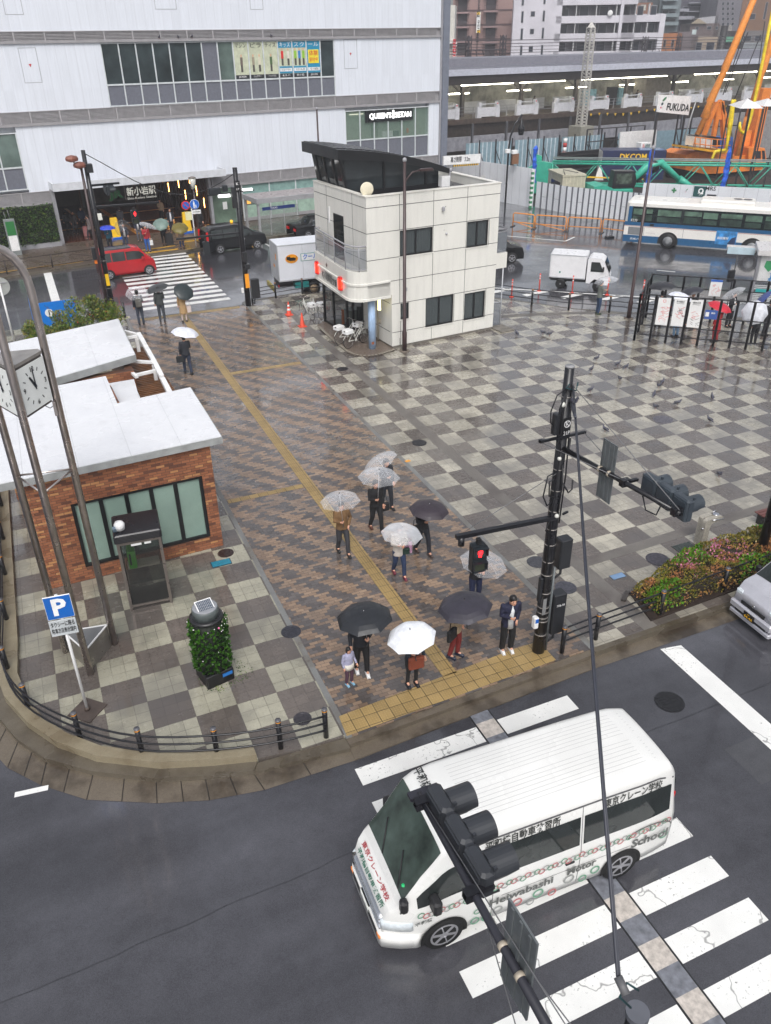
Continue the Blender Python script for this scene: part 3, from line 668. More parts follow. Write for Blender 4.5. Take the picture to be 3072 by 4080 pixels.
def leafmat(name, c1_, c2_, c3_=None, scale=4.0):
 s = NT(name); oi = s.n('ShaderNodeNewGeometry').outputs['Random Per Island'] ; n1 = s.noise(scale, 3)
 c = s.mix(oi, lin(c1_)[:3], lin(c2_)[:3])
 if c3_: c = s.mix(s.ramp(n1, .52, .62), c, lin(c3_)[:3])
 k = s.ramp(s.noise(1.3, 2), .3, .7, .75, 1.25); c = s.mix(1.0, c, s.comb(k, k, k), 'MULTIPLY')
 s.set(c, .45); s.b.inputs['Subsurface Weight'].default_value = 0
 return s.m
def leaves(b, n, fpos, size, rnd=random):
 """n small leaf blades; fpos() gives (point, outward)"""
 for _ in range(n):
  p, o_ = fpos(); p = Vector(p); o_ = Vector(o_)
  d = (o_+Vector((rnd.uniform(-1,1),rnd.uniform(-1,1),rnd.uniform(-.6,1)))*.9).normalized()
  a = d.cross(Vector((rnd.uniform(-1,1),rnd.uniform(-1,1),rnd.uniform(-1,1)))).normalized()
  L = size*rnd.uniform(.6,1.4); W = L*.32
  b.add([p, p+d*L*.5+a*W, p+d*L, p+d*L*.5-a*W], [(0,1,2,3)])
LEAF = leafmat('hedge_leaf_green',(.10,.22,.08),(.28,.42,.14),(.42,.50,.18)); LEAFD = leafmat('leaf_dark_green',(.07,.17,.07),(.20,.34,.12))
gw = thing('planted_wall', 'tall green planted wall left of the station entrance', 'hedge', (13.68,65.16,0), R(7))
b = MB(); b.use(mat('planter_soil',(.10,.12,.08),.8)).box(-24,-11.6,-.35,-.15,.3,2.7); b.use(GREY).box(-24,-11.5,-.6,-.1,0,.3); b.build('planter_frame',None,gw)
b = MB(); b.use(LEAF)
def fpg():
 x = random.uniform(-24,-11.6); z = random.uniform(.25,2.85); return (x,-.38-random.random()*.28*(1+math.sin(x*2.1)*math.cos(z*2.7)),z),(0,-1,.2)
leaves(b, 6500, fpg, .17); b.build('foliage',None,gw)
dd = ray(1150,250).normalized()*102
PP = Plane(dd.x, dd.y, 7.0)
def PB(cr, ax, ay, bx, by, off=0):
 a = PP(*cr(ax,ay),off); c = PP(*cr(bx,by),off); return a[0],c[0],c[1],a[1]
zfl = PP(*cC(800,1090))[1]
zroof = PP(*cC(800,665))[1]; ztrack = PP(*cC(800,1260))[1]
PF = thing('station_platform', 'covered railway platform with white screen doors and lit canopy', 'platform', (PP.o.x,PP.o.y,0), R(7))
b = MB(); b.use(mat('platform_edge',(.30,.25,.22),.5,var=.3)).box(-60,120,0,9,zfl-.5,zfl); b.use(mat('retaining_wall_brown',(.20,.165,.145),.6,var=.25)).box(-60,120,.3,9,-.2,zfl-.5); b.build('platform_deck',None,PF)
b = MB(); b.use(mat('canopy_fascia',(.74,.75,.80),.4)).box(-60,120,-.9,-.75,zroof-.25,zroof+.35); b.use(mat('canopy_slate',(.42,.42,.46),.4)).box(-60,120,-.75,9,zroof+.15,zroof+.4)
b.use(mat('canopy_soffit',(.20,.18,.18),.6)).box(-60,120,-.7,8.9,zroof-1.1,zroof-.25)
b.use(mat('canopy_ridge',(.50,.50,.54),.4)).vprism([(-60,zroof+.4),(120,zroof+.4),(120,zroof+1.2),(-60,zroof+1.2)],3.5,8.8)
b.build('canopy_roof',None,PF)
LAMP = mat('platform_tube_light',(1,1,.9),.4,emit=(1,.98,.88),estr=14)
b = MB(); b.use(LAMP)
for x0,x1 in ((-9,-2),(-1,5.5),(8,22),(27,39),(41,58),(62,80)): b.box(x0,x1,1.2,1.35,zroof-1.3,zroof-1.18)
for k in range(10): b.box(-8+9*k,-4.5+9*k,6,6.1,zfl+2.0,zfl+2.12)
b.build('tube_lights',None,PF)
def pcol(x):
 b = MB(); b.use(mat('platform_column',(.36,.33,.32),.5,var=.2)); b.box(x-.18,x+.18,2.5,2.9,zfl,zroof-1.1); b.bar((x,2.7,zfl+2.2),(x-1.5,2.7,zroof-1.1),.16); b.bar((x,2.7,zfl+2.2),(x+1.5,2.7,zroof-1.1),.16); b.build('column',None,PF)
for k in range(13): pcol(-16+8.2*k)
b = MB(); b.use(mat('waiting_room_wall',(.52,.49,.45),.5,var=.15)); b.box(21.5,26,4,6,zfl,zroof-1.1); b.box(-14,-12,4,6,zfl,zroof-1.1)
b.use(mat('back_panels',(.62,.61,.58),.5,var=.3,scale=1.2)).box(-60,120,8.6,8.8,zfl,zroof-1.1)
b.use(mat('opposite_screen',(.75,.75,.77),.4,var=.15,scale=.6)); 
for k in range(24): b.box(-18+4.4*k,-14.9+4.4*k,6.4,6.5,zfl,zfl+1.15)
b.use(mat('vending_blue',(.50,.66,.72),.3,var=.3,scale=5)); b.box(11.6,13.4,4.2,4.8,zfl,zfl+1.9); b.box(17.2,18.4,4.2,4.8,zfl,zfl+1.9); b.use(BLACK).box(15.6,17.0,4.3,4.8,zfl,zfl+2)
b.build('platform_rooms',None,PF)
sdw = mat('screen_door_white',(.80,.80,.82),.35)
def sdoor(x):
 b = MB(); b.use(sdw); b.M = Matrix.Translation((x*.42,0,0)) @ Matrix.Diagonal((.58,1,1,1)); b.box(x-2.6,x-1.6,.1,.5,zfl,zfl+1.1); b.box(x-2.25,x-1.65,.05,.45,zfl+1.1,zfl+1.5); b.box(x-1.6,x+1.7,.15,.3,zfl+.1,zfl+1.0); b.box(x-1.6,x+1.7,.18,.26,zfl+1.28,zfl+1.36); b.box(x+1.7,x+2.65,.1,.5,zfl,zfl+1.1); b.box(x+1.75,x+2.25,.05,.45,zfl+1.1,zfl+1.5)
 b.use(REDL).box(x+1.85,x+2.1,.04,.048,zfl+1.28,zfl+1.4); return b.build('screen_door',None,PF)
sx = [PP(*cC(q,1040))[0] for q in (130,475,835,1180,1520)]; st_ = (sx[4]-sx[1])/3
for k in range(-3,12): sdoor(sx[1]+st_*k)
b = MB(); b.use(mat('platform_rail',(.60,.60,.62),.4))
for z in (.45,.75,1.05): b.box(-60,120,.6,.64,zfl+z,zfl+z+.035)
for k in range(60): b.box(-40+2.3*k,-39.95+2.3*k,.6,.66,zfl,zfl+1.05)
b.build('handrail',None,PF)
b = MB(); b.use(mat('trackside_grey',(.55,.55,.58),.5,var=.2,scale=2)); 
for k in range(32): b.box(-55+4.6*k,-50.7+4.6*k,-1.2,-.9,ztrack-1.1,ztrack+.25)
b.build('trackside_panel_row',None,PF)
for k in range(32): b = MB(); b.use(mat('trackside_post',(.33,.33,.35),.5)); b.box(-55.2+4.6*k,-55.0+4.6*k,-1.3,-1.1,-.1,zfl-.35); b.build('trackside_post',None,PF)
def bunting():
 b = MB(); b.use(YELLOW)
 for k in range(26):
  x = 6.2+1.28*k; z = ztrack+1.55+.12*math.sin(k*.9); b.add([(x-.16,-1.5,z),(x+.16,-1.5,z),(x,-1.5,z-.28),(x-.16,-1.47,z),(x+.16,-1.47,z),(x,-1.47,z-.28)],[(0,1,2),(5,4,3),(0,3,4,1),(1,4,5,2),(2,5,3,0)])
 b.use(BLACK); b.tube([(5.5,-1.48,ztrack+1.6),(39,-1.48,ztrack+1.6)],.012,5); o = b.build('bunting',label='line of small yellow triangular warning flags below the railway platform',cat='bunting'); o.location = PF.location; o.rotation_euler = (0,0,R(7)); return o
bunting()
def lattice(b, p, z0, z1, w0, w1, r=.05, n=14):
 def c(k,z): t = (z-z0)/(z1-z0); w_ = w0+(w1-w0)*t; return Vector((p[0]+(-w_ if k in (0,3) else w_)/2, p[1]+(-w_ if k < 2 else w_)/2, z))
 for k in range(4): b.bar(c(k,z0),c(k,z1),r*1.5)
 for i in range(n):
  a = z0+(z1-z0)*i/n; d = z0+(z1-z0)*(i+1)/n
  for k in range(4):
   b.bar(c(k,a),c((k+1)%4,d),r); b.bar(c((k+1)%4,a),c(k,d),r*.8)
x,z = PP(*cC(1345,1200),-4); xt,zt = PP(*cC(1410,260),-4)
mo = MB(); mo.use(mat('mast_grey',(.72,.71,.69),.45)); lattice(mo,(x,-4),z,zt,.8,.62,.06,30); mo.lathe([(.55,zt),(.1,zt+.5)],4,(x,-4,0),False); mo.use(mat('mast_footing',(.55,.54,.50),.6)).box(x-.9,x+1.0,-5,-3,z-2.0,z+.1)
o = mo.build('lattice_mast',label='tall pale lattice mast rising in front of the railway platform',cat='mast'); o.location = PF.location; o.rotation_euler = (0,0,R(7))
def catmast(xa, xb, lab, zt_):
 b = MB(); b.use(mat('catenary_steel',(.30,.28,.30),.5)); lattice(b,(xa,12),zfl,zt_,.5,.5,.05,12); lattice(b,(xb,12),zfl,zt_,.5,.5,.05,12)
 b.bar((xa-.6,12,zt_-1.5),(xb+.6,12,zt_-1.5),.12); b.bar((xa-.6,12,zt_-2.6),(xb+.6,12,zt_-2.6),.1)
 for k in range(5):
  xx = xa+(xb-xa)*(k+.5)/5; b.bar((xx,12,zt_-2.6),(xx-.5,12,zt_-1.5),.07)
 b.tube([(xa-45,12,zt_-.5),(xb+60,12,zt_-.6)],.04,5); b.tube([(xa-45,12,zt_-2.0),(xb+60,12,zt_-1.8)],.035,5); b.tube([(xa-45,12,zt_-1.2),(xb+60,12,zt_-1.3)],.03,5)
 o = b.build('catenary_gantry',label=lab,cat='gantry',group='overhead line gantries behind the platform'); o.location = PF.location; o.rotation_euler = (0,0,R(7))
q1 = PP(*cC(275,500),12)[0]; q2 = PP(*cC(600,500),12)[0]; z1 = PP(*cC(590,330),12)[1]; catmast(q1,q2,'dark overhead line gantry in front of the brown apartment block',z1)
q1 = PP(*cD(460,500),12)[0]; q2 = PP(*cD(780,500),12)[0]; z1 = PP(*cD(600,340),12)[1]; catmast(q1,q2,'dark overhead line gantry right of the pale grey apartment block',z1)
def tilewall(name, col, seamx, seamz, rough=.35):
 """smooth cream panels; seams are built as grooves, here only rain streaks and grime"""
 s = NT(name); tc = s.n('ShaderNodeTexCoord').outputs['Object']; X, Y, Z = s.xyz(tc)
 st = s.noise(1.0, 4, vec=s.comb(s.m_('MULTIPLY', X, 5.0), s.m_('MULTIPLY', Y, 5.0), s.m_('MULTIPLY', Z, .5)))
 g2 = s.noise(.8, 4); k = s.m_('ADD', 1.0, s.m_('ADD', s.ramp(st, .45, .8, 0, -.10), s.ramp(g2, .3, .7, -.035, .03)))
 s.set(s.mix(1.0, lin(col)[:3], s.comb(k, k, k), 'MULTIPLY'), rough); return s.m
CREAM = tilewall('cream_panels', (.865,.86,.835), 0, 0); SEAM = mat('panel_seam',(.20,.20,.20),.6)
KB = thing('police_box', 'two-storey cream police box with dark curved roof and red lamps', 'police box', (14.65,33.05,0), R(5.3))
xW, yD, zT = 5.72, 5.3, 6.8
b = MB(); b.use(CREAM)
wins = [(.42,2.13,4.18,5.28),(3.96,5.16,4.13,5.28),(1.8,3.36,.73,2.11),(3.97,5.18,.71,2.01),(.45,.9,1.32,2.07)]
def wall_with_holes(b, x0, x1, z0, z1, holes, y0, y1):
 xs = sorted({x0,x1}|{h[0] for h in holes}|{h[1] for h in holes}); zs = sorted({z0,z1}|{h[2] for h in holes}|{h[3] for h in holes})
 for i in range(len(xs)-1):
  for j in range(len(zs)-1):
   cx, cz = (xs[i]+xs[i+1])/2, (zs[j]+zs[j+1])/2
   if any(h[0] < cx < h[1] and h[2] < cz < h[3] for h in holes): continue
   b.box(xs[i],xs[i+1],y0,y1,zs[j],zs[j+1])
wall_with_holes(b,-1.22,xW,2.52,zT,[h for h in wins if h[2] > 3],0,.2)
wall_with_holes(b,0,xW,.12,2.52,[h for h in wins if h[2] < 3],0,.2)
b.box(-1.22,-1.02,.2,2.2,3.7,zT); b.box(-1.22,-1.02,3.3,yD,3.7,zT); b.box(-1.22,-1.02,2.2,3.3,5.7,zT)
b.box(-1.02,xW,yD-.2,yD,2.52,zT); b.box(xW-.2,xW,.2,yD-.2,.12,zT)
b.box(0,.2,.2,1.7,.12,2.52)
b.build('wall',None,KB)
b = MB(); b.use(mat('plinth_concrete',(.45,.43,.40),.6,var=.2)).box(.03,xW-.03,.03,yD,0,.12); b.box(xW,6.5,-.75,.6,0,.06); b.build('plinth',None,KB)
b = MB(); b.use(SEAM); e = -.004
for z,x0 in ((6.36,-1.22),(5.32,-1.22),(4.18,-1.22),(3.16,-1.22),(2.1,0),(.77,0)):
 segs = [(x0,xW)]
 for h in wins:
  if h[2] < z < h[3]: segs = [(a,c) for a,c in sum([[(s0,min(s1,h[0])),(max(s0,h[1]),s1)] for s0,s1 in segs],[]) if c-a > .01]
 for s0,s1 in segs: b.box(s0,s1,e,.0,z-.012,z+.012)
for x,zz in ((.41,((.12,.45),(2.1,4.18),(5.3,6.8))),(2.14,((.12,.73),(2.1,6.8))),(3.93,((.12,6.8),)),(5.2,((4.1,5.3),(.7,2.1))),(.45,((.12,1.3),)),(3.38,((.77,2.1),))):
 for z0,z1 in zz: b.box(x-.01,x+.01,e,0,z0,z1)
for z in (6.36,5.32,4.18): b.box(-1.224,-1.22,0,yD,z-.012,z+.012)
for y in (1.3,3.9): b.box(-1.224,-1.22,y-.01,y+.01,3.7,6.8)
b.box(-1.0,5.7,.0,.0001,6.9,6.9001)
for z in (2.1,.77): b.box(-.004,0,.2,1.7,z-.012,z+.012)
b.build('panel_seams',None,KB)
def kwin(x0,x1,z0,z1,blind=None):
 f = MB(); f.use(mat('window_frame_black',(.09,.09,.10),.35)); t = .05
 f.box(x0,x1,.05,.16,z0,z0+t); f.box(x0,x1,.05,.16,z1-t,z1); f.box(x0,x0+t,.05,.16,z0+t,z1-t); f.box(x1-t,x1,.05,.16,z0+t,z1-t); m_ = (x0+x1)/2
 if x1-x0 > .6: f.box(m_-.03,m_+.03,.05,.16,z0+t,z1-t)
 f.use(CREAM).box(x0-.04,x1+.04,-.03,.05,z0-.05,z0)
 o = f.build('window',None,KB); p = MB(); p.use(glassy('koban_glass',(.30,.33,.34),.62)).box(x0+t,x1-t,.10,.11,z0+t,z1-t); p.build('pane',None,o)
 c = MB(); c.use(blind or mat('curtain_grey',(.45,.44,.43),.8,var=.2,scale=20)); 
 if blind:
  k = z0+t
  while k < z1-t: c.box(m_+.04,x1-t,.17,.18,k,k+.05); k += .09
 for k in range(int((x1-x0)/.09)): c.box(x0+.05+.09*k,x0+.11+.09*k,.185+.01*(k % 2),.19+.01*(k % 2),z0+.06,z1-.06)
 c.build('curtain',None,o); return o
BL = mat('blind_slats',(.66,.68,.66),.5)
kwin(*wins[0]); kwin(*wins[1]); kwin(*wins[2],blind=BL); kwin(*wins[3],blind=BL); kwin(*wins[4])
b = MB(); b.use(mat('roof_membrane_dark',(.22,.22,.25),.3,var=.2)).box(-1.0,xW-.2,.2,yD-.2,6.35,6.42); b.build('flat_roof',None,KB)
b = MB(); b.use(mat('parapet_cap',(.88,.87,.84),.35)); b.box(-1.25,xW+.03,-.03,.23,zT,zT+.04); b.box(xW-.23,xW+.03,.23,yD+.03,zT,zT+.04); b.box(-1.25,-1.0,.23,yD,zT,zT+.04); b.build('parapet_cap',None,KB)
def ring(off, n=7):
 x0, y0 = -1.95-off, -.0-off
 pts = [(-.08,y0),(-1.25,y0)]
 r_ = .68+off
 for k in range(n+1):
  a = R(-90-90*k/n); pts.append((-1.25+r_*math.cos(a)*1.0, .68+r_*math.sin(a)))
 pts.append((x0+.42,4.9)); pts.append((-1.23,4.9)); pts.append((-1.23,.21)); pts.append((-.08,.21))
 return pts
b = MB(); b.use(CREAM); 
b.prism([(x,y) for x,y in ring(0.0)][:-3]+[(-1.0,4.9),(-1.0,.5),(-.08,.5)],2.52,3.12)
b.prism([(x,y) for x,y in ring(.05)][:-3]+[(-1.0,4.9),(-1.0,.5),(-.08,.5)],2.42,2.52); b.prism([(x,y) for x,y in ring(.05)][:-3]+[(-1.0,4.9),(-1.0,.5),(-.08,.5)],3.12,3.2)
q = ring(0)[1:-3]
b.prism(q+[(-1.225,4.9),(-1.225,0.0)],3.2,3.72)
b.build('balcony_slab',None,KB)
b = MB(); b.use(mat('balcony_glass',(.52,.52,.54),.15,var=.1)); 
gl = glassy('balcony_glass_clear',(.50,.52,.55),.55); b.use(gl)
rq = [(-1.45,4.85),(-1.58,3.6),(-1.7,2.3),(-1.84,.9),(-1.76,.42),(-1.55,.14),(-1.24,.06)]
for i in range(len(rq)-1):
 (x0,y0),(x1,y1) = rq[i],rq[i+1]; b.add([(x0,y0,3.8),(x1,y1,3.8),(x1,y1,4.7),(x0,y0,4.7)],[(0,1,2,3)])
b.build('balcony_glass',None,KB)
b = MB(); b.use(GREY); b.tube([(x,y,4.8) for x,y in rq],.035,8); b.tube([(x,y,4.62) for x,y in rq],.018,6); b.tube([(x,y,3.8) for x,y in rq],.02,6)
for x,y in rq[:4]+[rq[5]]: b.cyl(x,y,3.72,4.8,.022,6)
b.tube([(-1.45,4.85,4.8),(-1.2,4.85,4.8)],.03,6); b.build('balcony_rail',None,KB)
b = MB(); b.use(mat('glass_door_frame',(.12,.12,.13),.4)); b.box(-1.19,-1.1,2.2,3.3,3.72,5.7); b.use(DARKGLASS); b.box(-1.225,-1.195,2.25,3.25,3.75,5.65); b.build('balcony_door',None,KB)
def redlamp(y, x=-2.2):
 b = MB(); b.use(mat('lamp_red_body',(.80,.10,.10),.35)).box(x-.16,x-.02,y-.11,y+.11,2.72,3.32); b.use(mat('lamp_red_glow',(1,.25,.15),.4,emit=(1,.16,.08),estr=3)).box(x-.175,x-.16,y-.05,y+.05,2.8,3.24)
 b.box(x-.13,x-.05,y-.115,y-.11,2.8,3.24); b.build('red_lamp',None,KB)
redlamp(4.5,-1.52); redlamp(1.3,-1.85)
text('新小岩駅前交番',.26,DKL,KB,(-1.735,2.9,2.82),rot=(R(90),0,R(-95.7)),width=2.0,bold=.02); text('葛飾警察署',.14,DKL,KB,(-1.73,3.0,3.03),rot=(R(90),0,R(-95.7)),width=1.0)
b = MB(); b.use(mat('emblem_bronze',(.35,.22,.20),.4)); 
st5 = [(.1*(1 if k % 2 == 0 else .42)*math.sin(k*pi/5), .1*(1 if k % 2 == 0 else .42)*math.cos(k*pi/5)) for k in range(10)]
b.M = Matrix.Translation((-1.745,3.1,3.45)) @ Matrix.Rotation(R(84),4,'Z'); b.vprism(st5,0,.02); b.build('emblem',None,KB)
b = MB(); b.use(mat('entrance_frame_black',(.07,.07,.08),.3))
gp = [(-1.05,5.2),(-1.05,4.1),(-.98,3.2),(-.7,2.2),(-.35,1.72),(0.0,1.72)]
gp2 = [(-.98,5.25),(-.98,4.15),(-.62,3.4),(-.35,3.3),(.2,3.3)]
for (x,y) in gp2: b.box(x-.05,x+.05,y-.05,y+.05,.06,2.45)
for i in range(len(gp2)-1):
 b.bar((*gp2[i],.12),(*gp2[i+1],.12),.06,.12); b.bar((*gp2[i],2.38),(*gp2[i+1],2.38),.06,.14)
b.use(ALU).bar((-1.08,4.3,.9),(-1.08,4.3,1.35),.03); b.build('entrance_frame',None,KB)
for i in range(len(gp2)-1):
 (x0,y0),(x1,y1) = gp2[i],gp2[i+1]; b = MB(); b.use(glassy('entrance_glass',(.12,.15,.15),.55)); b.add([(x0,y0,.18),(x1,y1,.18),(x1,y1,2.31),(x0,y0,2.31)],[(0,1,2,3)]); b.build('glass_panel',None,KB)
b = MB(); b.use(mat('office_wall',(.55,.60,.55),.7,var=.2)).box(1.5,1.55,3.3,5.1,.1,2.45); b.use(mat('office_floor',(.30,.34,.32),.4)).box(-.9,5.5,3.35,5.1,.09,.1); b.use(mat('office_desk',(.62,.66,.64),.4)).box(-.2,1.1,4.0,4.6,.1,.8)
b.use(BLACK).box(.2,.6,3.8,4.0,.1,1.0); b.use(ORANGE).box(-.6,-.5,4.0,4.1,.1,.9); b.use(CREAM).box(.2,.4,1.7,3.3,.1,2.5); b.build('office',None,KB)
b = MB(); b.use(mat('column_blue',(.62,.72,.84),.35,var=.12)).cyl(-.83,.42,.05,2.44,.17,24); b.use(mat('rust',(.55,.34,.25),.7)).box(-.95,-.82,.246,.256,.3,.42); b.build('column',None,KB)
b = MB(); b.use(mat('tube_lamp_yellow',(1,.97,.75),.4,emit=(1,.95,.7),estr=1.6)).box(-.42,-.30,.5,.6,1.75,2.42); b.build('tube_lamp',None,KB)
b = MB(); b.use(mat('pipe_beige',(.62,.58,.50),.4)).tube([(-.1,1.2,.05),(-.1,1.2,2.4)],.035,8); b.tube([(-.16,.9,1.0),(-.16,.9,1.2)],.05,8); b.build('drain_pipe',None,KB)
b = MB(); b.use(mat('step_tile',(.42,.37,.33),.3,var=.2,scale=12)); 
b.prism([(0.0,-.22),(-1.0,-.42),(-1.55,-.32),(-1.95,.1),(-2.05,.6),(-1.9,2.6),(-1.6,4.9),(-1.1,5.3),(0,5.3),(0,-.2)],0,.06)
b.use(mat('step_edge_tile',(.55,.52,.47),.35,var=.15,scale=20)); sp = [(-.02,-.2),(-1.0,-.40),(-1.5,-.3),(-1.85,.1),(-1.95,.6),(-1.8,2.6),(-1.55,4.7)]
for i in range(len(sp)-1):
 A = Vector(sp[i]); B_ = Vector(sp[i+1]); n_ = max(1,int((B_-A).length/.14))
 for k in range(n_):
  c_ = A.lerp(B_,(k+.5)/n_); b.M = Matrix.Translation((c_.x,c_.y,0)) @ Matrix.Rotation(math.atan2(B_.y-A.y,B_.x-A.x),4,'Z'); b.box(-.06,.06,-.0,.13,.06,.066)
b.M = Matrix(); b.build('entrance_step',None,KB)
CLG = mat('clerestory_glass',(.20,.22,.23),.08,var=.35,scale=.8); CLF = mat('clerestory_black',(.09,.09,.10),.35)
xs_ = [-1.5+.3*k for k in range(20)]; ztop = lambda x: 8.47-.075*(x+1.5)-.0225*(x+1.5)**2
b = MB(); b.use(CLF)
prof_t = [(x,ztop(x)) for x in xs_]; prof_b = [(x,ztop(x)-.42+.035*(x+1.5)) for x in xs_]
b.vprism(prof_t+prof_b[::-1],1.95,5.75)
b.use(mat('roof_batten',(.15,.15,.16),.3))
for k in range(19):
 x0,x1 = xs_[k],xs_[k+1]
 for j in range(1): b.add([(x0+.05,2.35,ztop(x0+.05)+.035),(x1-.05,2.35,ztop(x1-.05)+.035),(x1-.05,5.6,ztop(x1-.05)+.035),(x0+.05,5.6,ztop(x0+.05)+.035),(x0+.05,2.35,ztop(x0+.05)),(x1-.05,2.35,ztop(x1-.05)),(x1-.05,5.6,ztop(x1-.05)),(x0+.05,5.6,ztop(x0+.05))],[(0,1,2,3),(0,4,5,1),(1,5,6,2),(2,6,7,3),(3,7,4,0)])
b.build('curved_roof',None,KB)
b = MB(); b.use(CLG); zb = 6.42
fr = [(x,min(8.1,ztop(x)-.42+.035*(x+1.5)+.02)) for x in [-1.15,-.5,.5,1.5,2.5,3.5,3.9]]
b.vprism([(-.85,zb)]+fr+[(3.95,zb)],2.45,5.5); b.build('clerestory',None,KB)
b = MB(); b.use(CLF)
for x,dx in ((-.85,-.3),(1.0,0),(3.2,0)): b.bar((x,2.43,zb),(x+dx,2.43,ztop(x+dx)-.35),.12,.06)
for y in (2.5,3.3,4.2,5.1): b.bar((-.87,y,zb),(-1.17,y,8.0),.06,.12)
b.box(-.88,3.95,2.41,2.46,zb,zb+.25); b.build('clerestory_frame',None,KB)
b = MB(); b.use(WHITE).box(3.75,4.2,1.9,2.2,6.55,7.0); b.use(GREY).tube([(4.3,2.1,6.45),(4.3,2.1,7.2)],.05,8); b.ball((4.35,2.1,7.22),.1,8,6); b.use(mat('roof_pipe_cream',(.86,.84,.76),.4)).tube([(4.3,2.2,7.2),(4.6,3.0,7.12),(5.3,4.4,6.95)],.07,8); b.build('roof_equipment',None,KB)
b = MB(); b.use(BLACK).box(1.4,2.4,.9,1.3,6.45,6.5); b.use(WHITE).lathe([(.02,0),(.03,.1),(.1,.16)],8,(1.45,1.0,6.5)); b.use(GREY).tube([(2.1,.9,6.52),(2.2,.7,6.6)],.05,6); b.build('roof_hatch',None,KB)
ho = thing('horn_loudspeaker','cream horn loudspeaker on the front corner of the police box roof','loudspeaker',(13.72,33.62,6.84),R(-12))
b = MB(); b.use(mat('horn_cream',(.86,.83,.74),.4)); b.lathe([(.27,-.3),(.285,-.29),(.25,-.22),(.15,-.08),(.09,.05),(.1,.1),(.12,.12),(.12,.26),(.05,.3)],24,(0,0,.22),ax='y'); b.build('horn',None,ho)
b = MB(); b.use(mat('horn_inner',(.45,.43,.38),.5)); b.lathe([(.07,-.26),(.08,-.24),(.08,-.1),(.03,0)],16,(0,0,.22),ax='y'); b.build('horn_core',None,ho)
b = MB(); b.use(GREY).tube([(0,.15,.1),(0,.15,-.02)],.02,6); b.box(-.08,.08,.07,.23,-.04,-.02); b.build('bracket',None,ho)
b = MB(); b.use(CREAM).box(xW,6.45,.15,3.5,2.9,3.62); b.build('side_balcony',None,KB)
b = MB(); b.use(gl); b.box(xW,6.4,.2,.215,3.65,4.55); b.box(6.4,6.415,.2,3.4,3.65,4.55); b.use(GREY); b.tube([(xW,.2,4.72),(6.4,.2,4.72),(6.4,3.4,4.72)],.03,8); b.tube([(xW,.2,4.58),(6.4,.2,4.58),(6.4,3.4,4.58)],.02,8)
b.use(mat('white_mesh_frame',(.72,.73,.75),.4)); b.tube([(6.3,.2,.06),(6.3,.2,2.9)],.03,6); b.tube([(xW,.2,1.3),(6.3,.2,1.2),(6.3,1.2,1.2)],.03,6); b.use(gl).box(xW,6.3,.21,.22,.1,1.2); b.build('side_railing',None,KB)
b = MB(); b.use(ALU).bbox(2.55,2.68,-.12,-.002,5.9,6.08,.02); b.ball((2.84,-.02,4.9),.055,8,6); b.box(.72,.79,-.04,-.002,2.62,2.76); b.use(SEAM).box(2.75,2.78,-.01,-.002,6.05,6.08); b.box(2.7,2.725,-.01,-.002,5.05,5.08); b.build('wall_lamp',None,KB)
b = MB(); b.use(WHITE).box(-1.26,-1.225,3.6,3.72,5.2,5.9); b.build('meter_box',None,KB)
def redbrick(name):
 s = NT(name); tc = s.n('ShaderNodeTexCoord').outputs['Object']; X, Y, Z = s.xyz(tc)
 n_ = s.xyz(s.normal); u = s.m_('ADD', X, Y)
 row = s.m_('FLOOR', s.m_('DIVIDE', Z, .075)); off = s.m_('MULTIPLY', s.m_('FLOORED_MODULO', row, 2.0), .5)
 xs = s.m_('ADD', s.m_('DIVIDE', u, .225), off); col = s.m_('FLOOR', xs); wn = s.white(s.comb(col, row)); wn2 = s.white(s.comb(col, row, 7.0))
 c = s.mix(wn, (.21,.072,.034), (.36,.14,.065)); c = s.mix(s.ramp(wn2, .86, .9), c, (.46,.22,.09)); c = s.mix(s.ramp(wn2, .12, .08), c, (.13,.05,.03))
 j = s.m_('MAXIMUM', s.ramp(s.m_('PINGPONG', xs, .5), .02, .04, 1, 0), s.ramp(s.m_('PINGPONG', s.m_('DIVIDE', Z, .075), .5), .05, .1, 1, 0))
 c = s.mix(s.m_('MULTIPLY', j, .85), c, (.075,.04,.028)); k = s.ramp(s.noise(.7, 4), .3, .7, .85, 1.12); c = s.mix(1.0, c, s.comb(k, k, k), 'MULTIPLY')
 s.set(c, .5); s.bump(s.m_('SUBTRACT', s.m_('MULTIPLY', s.noise(60, 2), .2), j), .5, .01); return s.m
RBR = redbrick('red_brick')
s = NT('roof_white_membrane'); n1 = s.noise(6, 4, vec=s.comb(s.xyz()[0], s.m_('MULTIPLY', s.xyz()[1], 5.0))); n2 = s.noise(.5, 4)
c = s.mix(s.ramp(n1, .35, .7), (.66,.67,.70), (.74,.75,.77)); c = s.mix(s.m_('MULTIPLY', s.ramp(n2, .5, .7), .35), c, (.52,.53,.57)); c = s.mix(s.m_('MULTIPLY', s.ramp(s.noise(22, 4, rough=.8), .66, .72), .5), c, (.35,.35,.33)); q_ = s.m_('PINGPONG', s.m_('DIVIDE', s.xyz()[0], 1.3), .5); c = s.mix(s.ramp(q_, .004, .012, .55, 0), c, (.42,.43,.45)); c = s.mix(s.m_('MULTIPLY', s.ramp(s.noise(1.7, 5, rough=.75), .56, .7), .4), c, (.46,.46,.47)); s.set(c, s.ramp(n2, .4, .6, .38, .14)); RWH = s.m
FAS = mat('roof_fascia_grey',(.60,.61,.61),.4,var=.15)
TB = thing('toilet_block', 'red brick public toilet block with flat white overhanging roofs', 'building', (-1.5,19.56,0), R(2.2))
b = MB(); b.use(RBR); wl = (1.1,4.54,.38,2.36)
